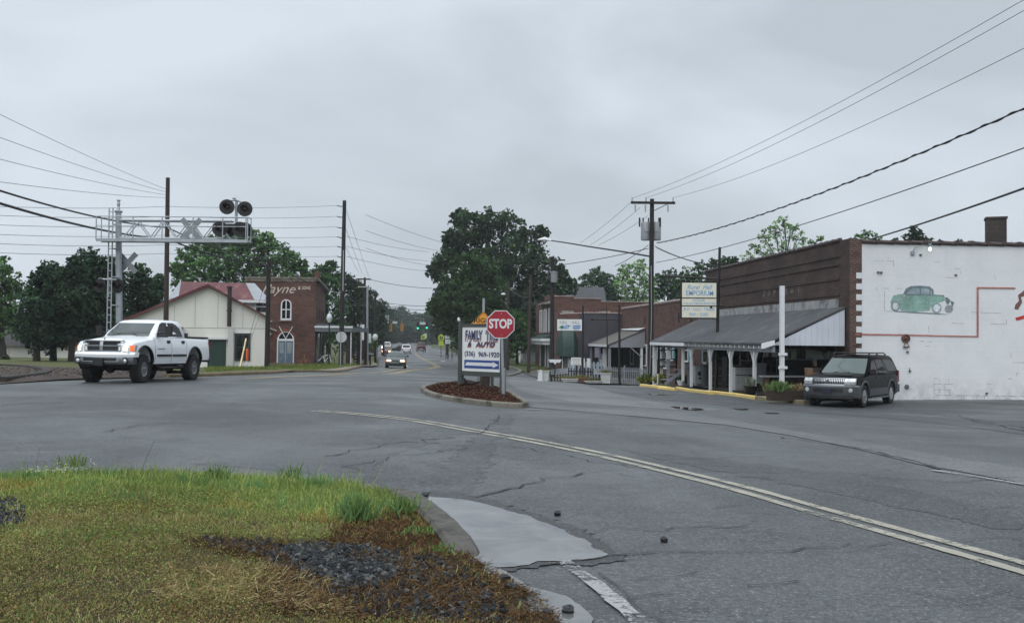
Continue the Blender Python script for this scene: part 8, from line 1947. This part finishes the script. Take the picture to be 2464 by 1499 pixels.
# ---- smaller distant cars
def small_car(name, label, cat, body_m, L=4.4, W_=1.72, H_=1.40, belt=.92, hood=.80, WR=.31, wb=2.5, cabx=(.95, .35, -.85, -1.45), lights=None, tail=False, kind='sedan', group=None, grille=M_blkp, lower=None, deck=None):
    o = thing(name, label, cat, group=group)
    FA, RA = wb/2+.02, -wb/2+.02; hl_ = L/2; w = W_/2
    ARC = [(FA, WR+.02, WR+.05), (RA, WR+.02, WR+.05)]
    hw_ = lerp_tab([(-hl_, w*.88), (-hl_+.2, w*.97), (0, w), (hl_-.6, w*.98), (hl_-.35, w*.92), (hl_-.2, w*.82)])
    dk = deck if deck else belt
    zt_ = lerp_tab([(-hl_, dk-.05), (-hl_+.15, dk), (cabx[3], dk if kind != 'pickup' else dk), (cabx[3]+.05, belt), (cabx[0], belt-.01), (hl_-.6, hood), (hl_-.3, hood-.05), (hl_-.2, hood-.12)])
    sd_ = lambda z: 1-.09*max(0, (z-.6)/.4)**2-.05*max(0, (.4-z)/.2)**1.5
    body_shell(arch_stations(-hl_, hl_-.2, ARC, (cabx[3], cabx[3]+.05)), arch_fn(lambda x: WR*.62, ARC), zt_, hw_, sd_, .035, .06).build('body', body_m, o, smooth=True, angle=40)
    cb = Cab([(belt-.03, 0), (belt+.12, 0), (H_-.14, 0), (H_-.04, 0), (H_, 0)], [cabx[0], cabx[0]-.2, cabx[1]+.03, cabx[1]-.15, cabx[1]-.4], [cabx[3], cabx[3]+.08, cabx[2]-.02, cabx[2]+.1, cabx[2]+.3], [w*.94, w*.92, w*.78, w*.70, w*.56], .12, .08)
    cb.shell(.01).build('cab', body_m, o, smooth=True, angle=50)
    cb.screen(belt+.03, H_-.12, .84).build('windscreen', M_wscr, o, smooth=True)
    cb.screen(belt+.06, H_-.13, .82, rear=True).build('rear_window', M_side, o, smooth=True)
    for sg in (-1, 1):
        xm = (cabx[0]+cabx[3])/2
        cb.side_pane([(cabx[0]-.35, belt+.04), (cabx[1]-.08, H_-.14), (xm+.05, H_-.12), (xm+.04, belt+.04)], sg).build('side_window', M_side, o)
        cb.side_pane([(xm-.04, belt+.04), (xm-.03, H_-.12), (cabx[2]+.12, H_-.14), (cabx[3]+.30, belt+.04)], sg).build('side_window', M_side, o)
        m = MB(); m.cbox((cabx[0]-.42, sg*(w+.08), belt+.10), (.1, .2, .13)); m.build('mirror', M_blkp, o)
    fx = lambda y: hl_+.03-.26*abs(y/w)**2.6
    wrap(-w*.97, w*.97, .26, .55, fx, .2, 0, 12, .02, None, .02).build('bumper', lower or body_m, o, smooth=True)
    wrap(-w*.55, w*.55, .30, .40, fx, .03, .03, 8).build('lower_grille', M_blkp, o)
    wrap(-w*.95, w*.95, .50, hood-.10, fx, .3, -.06, 10, .06, None, .01).build('nose', body_m, o, smooth=True)
    wrap(-w*.36, w*.36, .58, hood-.14, fx, .05, -.02, 8, .03).build('grille', grille, o)
    for sg in (-1, 1):
        ys_ = sorted([sg*w*.44, sg*w*.82]); hq = wrap(ys_[0], ys_[1], .56, hood-.12, fx, .10, .0, 5, .03, None, .02).build('headlight', lights or M_lensc, o, smooth=True)
        ys_ = sorted([sg*w*.84, sg*w*.92]); wrap(ys_[0], ys_[1], .50, hood-.13, fx, .06, -.0, 3, .03).build('indicator', M_amber if lights else M_lensc, o)
        m = MB(); m.cbox((-hl_+.02, sg*w*.78, dk-.22), (.10, .22, .22)); m.build('tail_light', M_tail, o)
    m = MB(); m.box(-hl_-.06, -hl_+.12, -w*.9, w*.9, .32, .52); m.build('rear_bumper', lower or body_m, o)
    if tail: m = MB(); m.box(-hl_-.08, -hl_-.061, -.3, .3, .40, .50); m.build('number_plate', M_white, o)
    m = MB(); m.box(-hl_+.2, hl_-.3, -w*.6, w*.6, .18, .30); m.build('underbody', M_under, o)
    for x in (FA, RA):
        for sg in (-1, 1): wheel(o, x, sg*(w-.11), WR, .2, WR*.62, 6, M_chromed, sg, 0, .04)
    return o, FA, w
M_gpaint = pm('teal_green_paint', '#213230', .28, var=.05, coat=.5); M_red = pm('orange_red_paint', '#6d2b1e', .3, var=.05, coat=.5); M_maroon = pm('maroon_paint', '#3f1419', .3, var=.05, coat=.4); M_char = pm('charcoal_paint', '#191b1e', .3, var=.05, coat=.5); M_offw = pm('off_white_paint', '#b9bcbd', .35, var=.04, coat=.4)
o, fa, w = small_car('sedan', 'dark green sedan with glowing headlamps nearest on the far road', 'car', M_gpaint, lights=M_hl)
place_vehicle(o, (fa, w-.1), 974, 886, 85, R(-85))
o, fa, w = small_car('hatchback', 'small orange red car with lit headlamps behind the green sedan', 'car', M_red, 4.0, 1.72, 1.5, .95, .86, .31, 2.45, (.95, .40, -1.3, -1.75), M_hl)
place_vehicle(o, (fa, w-.1), 941, 853.5, 168, R(-84))
o, fa, w = small_car('large_pickup', 'silver pickup with dazzling white headlamps farthest on the left lane', 'pickup truck', M_offw, 5.6, 2.0, 1.95, 1.25, 1.15, .40, 3.5, (1.2, .55, -.7, -1.0), M_hlw, kind='pickup', deck=1.2)
place_vehicle(o, (fa, w-.1), 940, 842, 205, R(-84))
o, fa, w = small_car('sedan', 'dark sedan crossing the lane left of the white pickup', 'car', M_char)
place_vehicle(o, (fa, w-.1), 950, 845.5, 205, R(-130))
o, fa, w = small_car('small_pickup', 'white pickup driving away between the dark sedan and maroon pickup', 'pickup truck', M_offw, 4.9, 1.8, 1.68, 1.05, .98, .36, 3.0, (1.1, .5, -.35, -.7), None, True, 'pickup', deck=1.0, lower=M_chromed)
place_vehicle(o, (fa, w-.1), 967, 844.5, 188, R(96))
o, fa, w = small_car('large_pickup', 'maroon pickup driving away at the right of the far road', 'pickup truck', M_maroon, 5.4, 1.98, 1.88, 1.2, 1.1, .39, 3.4, (1.2, .55, -.4, -.8), None, True, 'pickup', deck=1.15, lower=M_chromed)
place_vehicle(o, (fa, w-.1), 1003, 840.5, 215, R(95.5))
TL = 1.6   # even gain on all tree and woods leaf colours
# ================================================================ TREES
def make_tree(label, px_c, Y, circles, cols, leaf=.34, dens=1.0, trunk_r=.35, group=None, seed=1, name='tree', clump=.17, thick=.75, gap=0.0, px_base=None, cat='tree', floor=None):
    """circles: (px, py, radius in picture units) of the crown lobes; each becomes a lobe with real depth"""
    rg = np.random.default_rng(seed)
    b = at(px_base or px_c, Y)
    root = thing(name, label, cat, tuple(b), 0, group)
    Vs, Cs = [], []; lob = []
    base = np.array([lin(c) for c in cols])*TL
    for (cx, cy, cr) in circles:
        rad = cr*Y/FPX; dep = rad*thick
        c = P(cx, cy, Y+rg.uniform(-.6, .6)*rad); lob.append((c-b, rad))
        c = np.array(c-b)
        ncl = int(np.clip(70*dens*(.17/clump)**2*(1 if rad > 1.2 else .7), 14, 130))
        d = unit(rg.normal(size=(ncl, 3))); rr_ = rg.uniform(.12, 1.0, (ncl, 1))**.5
        cc = c+d*rr_*np.array([rad, dep*1.1, rad*.95])
        s_ = rad*clump*rg.uniform(.8, 1.7, ncl)
        per = int(np.clip(11*(rad*clump/leaf)**2*dens, 10, 46))
        off = unit(rg.normal(size=(ncl, per, 3)))*(rg.uniform(.15, 1.0, (ncl, per, 1))**.5)*s_[:, None, None]*np.array([1.15, 1.15, .8])
        pts = (cc[:, None]+off).reshape(-1, 3)
        cv = np.repeat(rg.integers(0, len(base), ncl), per); br = np.repeat(rg.uniform(.68, 1.28, ncl), per)
        col_ = base[cv]*(br*rg.uniform(.75, 1.25, len(pts)))[:, None]
        n = len(pts); nr = unit(rg.normal(size=(n, 3))+unit(off.reshape(-1, 3))*.6+np.array([0, 0, .5]))
        u = unit(np.cross(nr, rg.normal(size=(n, 3)))); v = np.cross(nr, u)
        L_ = leaf*rg.uniform(.55, 1.25, (n, 1)); 
        V = np.stack([pts-u*L_*.5, pts+v*L_*.33, pts+u*L_*.5, pts-v*L_*.33], 1)
        Vs.append(V.reshape(-1, 3)); Cs.append(np.repeat(col_, 4, 0))
    V, C = np.concatenate(Vs), np.concatenate(Cs)
    if floor is not None:
        k = (V.reshape(-1, 4, 3)[:, :, 2].min(1) > floor); V = V.reshape(-1, 4, 3)[k].reshape(-1, 3); C = C.reshape(-1, 4, 3)[k].reshape(-1, 3)
    cr_ = cards('crown', V, None, C, LEAF, kind=None); cr_.parent = root
    # trunk and limbs
    m = MB(); cz_ = sum((l[0] for l in lob), Vector())/len(lob); low = min(l[0].z-l[1] for l in lob); th = max(1.2, low*1.0)
    fork = Vector((cz_.x*.25, cz_.y*.2, max(th, cz_.z*.35)))
    trunk_r *= .8
    m.path([(0, 0, -.3), (fork.x*.3, fork.y*.3, fork.z*.4), tuple(fork)], [trunk_r*1.25, trunk_r, trunk_r*.8], 9)
    for c, rad in lob:
        if len(lob) > 14 and rg.uniform() < .35: continue
        mid = fork.lerp(c, .5)+Vector((rg.uniform(-.3, .3), rg.uniform(-.3, .3), rad*.12)); m.path([tuple(fork*.97), tuple(mid), tuple(c), tuple(c+Vector((rg.uniform(-.4, .4)*rad, rg.uniform(-.3, .3)*rad, rad*.6)))], [trunk_r*.38, trunk_r*.2, trunk_r*.09, trunk_r*.03], 6)
        for k in range(3):
            e = c+Vector(tuple(unit(rg.normal(size=3))*rad*.8)); m.path([tuple(mid), tuple(c.lerp(e, .5)), tuple(e)], [trunk_r*.1, trunk_r*.06, trunk_r*.02], 5)
    m.build('trunk', BARK, root); return root
BARK = pm('bark', '#201b17', .9, var=.35, scale=3, bump=.5)
DK = ['#1e2c1f', '#243423', '#1a271c', '#2b3c28']; DC = ['#18251c', '#1e2c1f', '#152019', '#253525']
MG = ['#3a5430', '#46623a', '#2f4729', '#53703f', '#3f5a36']; LG = ['#55704a', '#637f52', '#4a6440', '#748c60', '#3e5837']
# great oak behind the traffic island
make_tree('great dark oak with broad uneven crown behind the traffic island', 1185, 118, [(1130, 548, 46), (1175, 535, 40), (1222, 545, 44), (1265, 580, 42), (1300, 562, 22), (1098, 600, 34), (1070, 632, 34), (1050, 655, 26), (1150, 610, 60), (1225, 625, 62), (1290, 640, 52), (1330, 690, 40), (1345, 655, 24), (1368, 690, 24), (1190, 690, 75), (1110, 690, 45), (1270, 720, 60), (1075, 742, 40), (1068, 705, 26), (1150, 760, 60), (1215, 790, 60), (1330, 740, 40), (1085, 572, 22), (1110, 525, 26)], ['#26362a', '#2d3f2d', '#202e22', '#34472f'], .42, 1.5, .75, seed=11)
make_tree('rounder mid green oak standing in front of the great oak', 1140, 100, [(1125, 640, 40), (1160, 655, 42), (1095, 680, 40), (1185, 700, 44), (1060, 735, 30), (1130, 720, 60), (1085, 765, 42), (1180, 770, 55), (1130, 800, 50), (1230, 800, 40)], ['#2b3d26', '#33482c', '#243320'], .36, 1.4, .45, seed=12)
make_tree('bushy green tree right of the stop sign', 1245, 106, [(1240, 770, 30), (1262, 800, 28), (1225, 810, 30), (1255, 835, 22), (1222, 850, 20)], ['#2f4a28', '#3d5a30', '#243a20'], .28, 1, .2, seed=13)
# street trees left of the road, receding
G1 = 'trees lining the left side of the far road'
make_tree('dark tree directly behind the brick shop cornice', 790, 112, [(770, 660, 28), (790, 690, 36), (765, 720, 36), (800, 745, 38), (780, 790, 42), (815, 800, 36), (795, 640, 16)], ['#2c4025', '#35502c', '#22331f', '#40593a'], .30, 1.4, .35, G1, 14)
make_tree('dark tree behind the tallest pole', 850, 128, [(835, 680, 26), (855, 700, 32), (845, 740, 40), (870, 760, 34), (850, 800, 42), (815, 668, 18), (868, 725, 26)], DK, .32, 1.4, .35, G1, 15)
make_tree('dark tree right of the far crossarm pole', 895, 150, [(885, 715, 24), (905, 740, 26), (890, 760, 36), (910, 775, 28), (885, 810, 34), (905, 812, 24), (868, 695, 16)], DK, .34, 1.4, .3, G1, 16)
make_tree('light green bush behind the canopy end', 880, 135, [(885, 820, 18), (870, 830, 18), (896, 832, 14)], ['#3c5630', '#4a6638'], .28, 1, .15, G1, 17)
make_tree('distant dark tree left of the traffic signals', 928, 230, [(925, 745, 20), (935, 765, 22), (918, 775, 24), (930, 800, 26), (915, 810, 22)], ['#26372a', '#2d4030'], .5, 1, .35, G1, 18)
for i, (px, py, r_, Y, lb) in enumerate([(950, 760, 20, 400, 'pointed'), (968, 752, 17, 430, 'tallest'), (985, 768, 18, 420, 'low'), (1003, 765, 16, 440, 'rounded'), (1020, 772, 20, 400, 'broad'), (1045, 765, 26, 330, 'rightmost'), (1038, 745, 14, 330, 'leaning')]):
    make_tree(f'{lb} far tree closing the end of the road', px, Y, [(px, py, r_), (px-8, py+18, r_), (px+8, py+22, r_*1.05), (px, py+40, r_*1.15), (px-4, py+58, r_*1.1)], ['#2a3c2f', '#314536', '#243429'], .8, 1, .5, 'far trees at the end of the road', 60+i)
make_tree('far hedge like tree under the traffic signals', 975, 345, [(940, 815, 14), (958, 812, 14), (975, 815, 14), (992, 812, 14), (1010, 814, 15), (1028, 812, 15), (1045, 812, 16), (925, 815, 14), (905, 815, 14), (950, 800, 14), (985, 798, 14), (1020, 798, 16)], ['#1a251d', '#202d23'], .7, 1, .4, 'far trees at the end of the road', 70)
make_tree('dark roadside tree behind the school signs', 1075, 180, [(1060, 770, 20), (1080, 775, 26), (1065, 800, 24), (1090, 805, 26), (1050, 795, 16), (1110, 790, 30), (1108, 825, 26)], DK, .4, 1, .3, None, 72)
# tree behind the white workshop
make_tree('large mid green tree above the workshop roof', 590, 108, [(600, 572, 28), (560, 582, 28), (640, 585, 28), (520, 592, 30), (480, 610, 36), (445, 625, 30), (425, 650, 20), (600, 615, 46), (670, 610, 34), (700, 628, 28), (725, 640, 18), (550, 630, 50), (490, 655, 45), (640, 650, 46), (700, 665, 36), (440, 680, 30), (590, 680, 50), (520, 690, 45), (735, 660, 14)], ['#344c2c', '#3f5a34', '#2a3e25', '#4c6a3c'], .34, 1.3, .55, None, 21)
# dark cedars at the far left
G2 = 'dark cedars at the far left'
for i, (px, Y, tp, w_, lb) in enumerate([(88, 68, 655, 44, 'leftmost dark cedar with splayed low branches'), (128, 70, 635, 40, 'second dark cedar from the left'), (172, 69, 622, 42, 'middle dark cedar behind the signal ladder'), (222, 71, 603, 46, 'tallest dark cedar behind the signal mast'), (275, 72, 622, 48, 'dark cedar right of the signal mast'), (330, 74, 640, 44, 'dark cedar before the brown pole'), (372, 78, 662, 34, 'rightmost dark cedar beside the workshop roof')]):
    cir = []; y = tp+w_*.35; k = 0; rg_ = random.Random(i)
    while y < 820: r_ = w_*(.50+.62*min(1, (y-tp)/110)); cir.append((px+rg_.uniform(-.3, .3)*w_, y, r_)); y += r_*.62; k += 1
    make_tree(lb, px, Y, cir, ['#223327', '#2a3b2b', '#1f2e24', '#314533'], .26, 1.5, .28, G2, 30+i, 'cedar_tree', .2, 1.0)
make_tree('brighter green tree at the left picture edge', 5, 84, [(0, 640, 28), (20, 665, 30), (-15, 690, 36), (30, 700, 28), (10, 735, 36), (-20, 760, 40), (-40, 660, 36), (-50, 720, 45), (20, 775, 30), (-20, 800, 30)], ['#2f4629', '#3a5430', '#283c24', '#486338'], .26, 1.5, .4, None, 41)
make_tree('small leafy bush at the left edge by the rail bed', 12, 72, [(14, 862, 9), (8, 870, 9), (20, 872, 8)], ['#3a4a30', '#2b3826'], .18, 1, .05, None, 42, name='bush', cat='bush')
# trees behind the shop row
G3 = 'trees behind the brick shops'
make_tree('dark tree behind the corner shop and transformer pole', 1350, 135, [(1350, 690, 26), (1375, 700, 20), (1340, 730, 30), (1370, 740, 30)], DK, .36, 1, .3, G3, 50)
make_tree('dark round tree left of the tall pole above the shops', 1435, 130, [(1440, 665, 24), (1415, 680, 24), (1465, 680, 24), (1400, 705, 24), (1440, 705, 34), (1480, 708, 26), (1420, 735, 30), (1465, 735, 30)], ['#26382a', '#2e4330', '#3b5038'], .36, 1, .35, G3, 51)
make_tree('pale loose tree beside the tall crossarm pole', 1525, 118, [(1510, 650, 22), (1540, 645, 22), (1500, 680, 26), (1535, 690, 30), (1560, 675, 20), (1560, 710, 24), (1520, 715, 26)], LG, .30, .75, .3, G3, 52)
make_tree('dark low tree right of the tall pole', 1605, 125, [(1590, 672, 20), (1615, 665, 20), (1600, 695, 26), (1635, 690, 24), (1580, 710, 20), (1625, 715, 24)], ['#26382a', '#2e4330'], .34, 1, .3, G3, 53)
make_tree('dark green tree behind the antiques sign', 1690, 112, [(1660, 660, 24), (1690, 650, 26), (1720, 640, 24), (1745, 632, 16), (1765, 628, 12), (1640, 685, 24), (1680, 690, 30), (1720, 680, 30), (1755, 660, 22), (1780, 650, 16)], ['#22331f', '#2c4028', '#375030'], .30, 1, .35, G3, 54)
make_tree('tall airy light green tree above the emporium roof', 1885, 96, [(1885, 535, 16), (1865, 550, 18), (1905, 548, 16), (1840, 572, 20), (1880, 578, 26), (1920, 572, 20), (1815, 598, 18), (1850, 602, 26), (1900, 605, 28), (1940, 592, 20), (1800, 620, 16), (1960, 605, 18), (1985, 598, 14), (2010, 590, 12), (1930, 620, 26), (1840, 625, 24), (1975, 575, 9)], LG, .24, .62, .3, G3, 55, clump=.22)
make_tree('feathery tree top just left of the round conifer', 2090, 90, [(2065, 570, 10), (2085, 562, 12), (2105, 570, 12), (2085, 582, 16), (2115, 582, 12), (2050, 582, 12)], ['#3c5538', '#4a6443'], .22, .6, .15, G3, 56, clump=.26)
make_tree('round dark conifer rising over the white wall', 2202, 90, [(2200, 560, 17), (2212, 572, 18), (2190, 575, 17), (2200, 592, 24), (2205, 615, 22)], DC, .22, 1.3, .2, G3, 57)
for i, (px, py, r_, lb) in enumerate([(2155, 577, 8, 'small pointed treetop left of the round conifer'), (2238, 578, 7, 'small treetop right of the round conifer'), (2262, 583, 7, 'low treetop above the wall lamp'), (2310, 584, 9, 'brownish treetop midway to the chimney'), (2332, 586, 8, 'brownish treetop just left of the chimney'), (2437, 590, 7, 'low treetop right of the chimney')]):
    make_tree(lb, px, 95, [(px, py, r_), (px-5, py+10, r_*1.2), (px+6, py+12, r_*1.2), (px, py+24, r_*1.3)], ['#33402e', '#2a3728'] if i < 3 else ['#453f38', '#3b3a30'], .20, .9, .12, 'treetops over the white wall', 80+i, clump=.26)
# low bushes and a mass of wood closing the far sides
def mass(label, boxes, cols, leaf, n, seed):
    rg = np.random.default_rng(seed); Vs, Cs = [], []
    base = np.array([lin(c) for c in cols])*TL
    for (x0, x1, y0, y1, h) in boxes:
        ncl = int(n*(x1-x0)*h/60); cx = rg.uniform(x0, x1, ncl); cy = rg.uniform(y0, y1, ncl)
        hh = h*(.75+.35*np.sin(cx*.23+cy*.1+seed)*np.sin(cx*.11+2)+.1*rg.normal(size=ncl)); cz = gzs(cx, cy)+np.abs(rg.uniform(0, 1, ncl))**.6*hh
        per = 26; off = rg.normal(size=(ncl, per, 3))*np.array([.55, .55, .4])
        pts = (np.stack([cx, cy, cz], -1)[:, None]+off).reshape(-1, 3); m_ = len(pts)
        col_ = base[np.repeat(rg.integers(0, len(base), ncl), per)]*(np.repeat(rg.uniform(.65, 1.3, ncl), per)*rg.uniform(.8, 1.2, m_))[:, None]
        nr = unit(rg.normal(size=(m_, 3))+np.array([0, -.3, .4])); u = unit(np.cross(nr, rg.normal(size=(m_, 3)))); v = np.cross(nr, u); L_ = leaf*rg.uniform(.6, 1.2, (m_, 1))
        Vs.append(np.stack([pts-u*L_*.5, pts+v*L_*.35, pts+u*L_*.5, pts-v*L_*.35], 1).reshape(-1, 3)); Cs.append(np.repeat(col_, 4, 0))
    return tag(cards('woods', np.concatenate(Vs), None, np.concatenate(Cs), LEAF), label, 'woods')
mass('dark woodland mass filling in behind the buildings', [(-75, -28, 122, 130, 8), (-28, -20, 150, 160, 9), (-36, -26, 140, 152, 9), (-60, -34, 240, 250, 12), (3, 30, 150, 158, 9), (30, 85, 140, 150, 8), (-14, 5, 200, 210, 10), (-4, 10, 128, 134, 8)], ['#1c2a1f', '#223224', '#2a3a28'], .55, 22, 5)
mass('low shrubs along the foot of the far trees', [(-29, -24, 118, 124, 2.6), (-70, -30, 108, 112, 3.0), (3, 12, 112, 116, 2.2), (-1, 3, 125, 130, 3)], ['#22331f', '#2c4026'], .3, 26, 6)
# rough grass tufts along the verge in front of workshop and brick shop
pp = scatter_in([ground(*q) for q in [(495, 901), (700, 894), (850, 884), (880, 880), (850, 879), (700, 885), (640, 889), (495, 892)]], 26000, rng); x, y = pp[:, 0], pp[:, 1]; N = len(x)
dd = rng.normal(size=(N, 3))*.5; dd[:, 2] = 1; dd = unit(dd); sd_ = unit(np.cross(dd, rng.normal(size=dd.shape)))
V = quads(np.c_[x, y, gzs(x, y)+.09], dd, sd_, rng.gamma(4, .022, N), rng.uniform(.012, .03, N)); C = np.repeat(lincol(['#5f7038', '#6f8044', '#7d7c4a', '#4d6030'], N, rng), 4, 0)
tag(cards('grass', V, None, C, LEAF), 'rough verge grass in front of the workshop and brick shop', 'grass')
# taller weeds and clover heads on the mound
for i, (px, py, n_, h_, cl_) in enumerate([(970, 1222, 90, .16, '#5a7748'), (697, 1148, 60, .20, '#58764c'), (860, 1240, 200, .22, '#5b7a50'), (1000, 1275, 50, .07, '#687f4a'), (520, 1150, 80, .2, '#667c46'), (1060, 1318, 40, .06, '#6f824a'), (175, 1118, 60, .16, '#5e6a3c')]):
    p_ = G(px, py, .1); tuft('weed', ['broad leaved weed at the kerb edge by the puddle', 'dark green weed on the far rim of the mound', 'thick bluish grass clump at the right of the mound', 'small bright weed on the brown soil', 'grass clump on the far rim left of centre', 'tiny weed nearest the kerb end', 'brownish seedy weed on the rim at left'][i], tuple(p_-Vector((0, 0, .02))), n_, .16, h_, [cl_, '#6d8450', '#5a7446'], 'weed', 'weeds on the mound', .45, 90+i, None, .012)
pp = scatter_in(wpoly([(60, 1150), (230, 1135), (230, 1165), (60, 1185)]), 110, rng); m = MB()
for x, y in pp: z = H(np.array([x]), np.array([y]))[0]+.09+rng.uniform(0, .04); m.ball((x, y, z-.02), .0065, 5, 4)
tag(m.build('clover', pm('clover_white', '#c9c9b0', .8)), 'patch of white clover heads at the left of the mound', 'flowers', None, 'stuff')

# moist air between here and the end of the road
q = NM('moist_air'); q.t.nodes.remove(q.b); vv_ = q.n('ShaderNodeVolumePrincipled'); vv_.inputs['Color'].default_value = (.86, .90, .95, 1); vv_.inputs['Density'].default_value = .0003; vv_.inputs['Anisotropy'].default_value = .0
q.l(vv_.outputs[0], q.o.inputs['Volume'])
tag(MB().box(-150, 150, -25, 520, -4, 45).build('haze', q.m), kind='stuff')
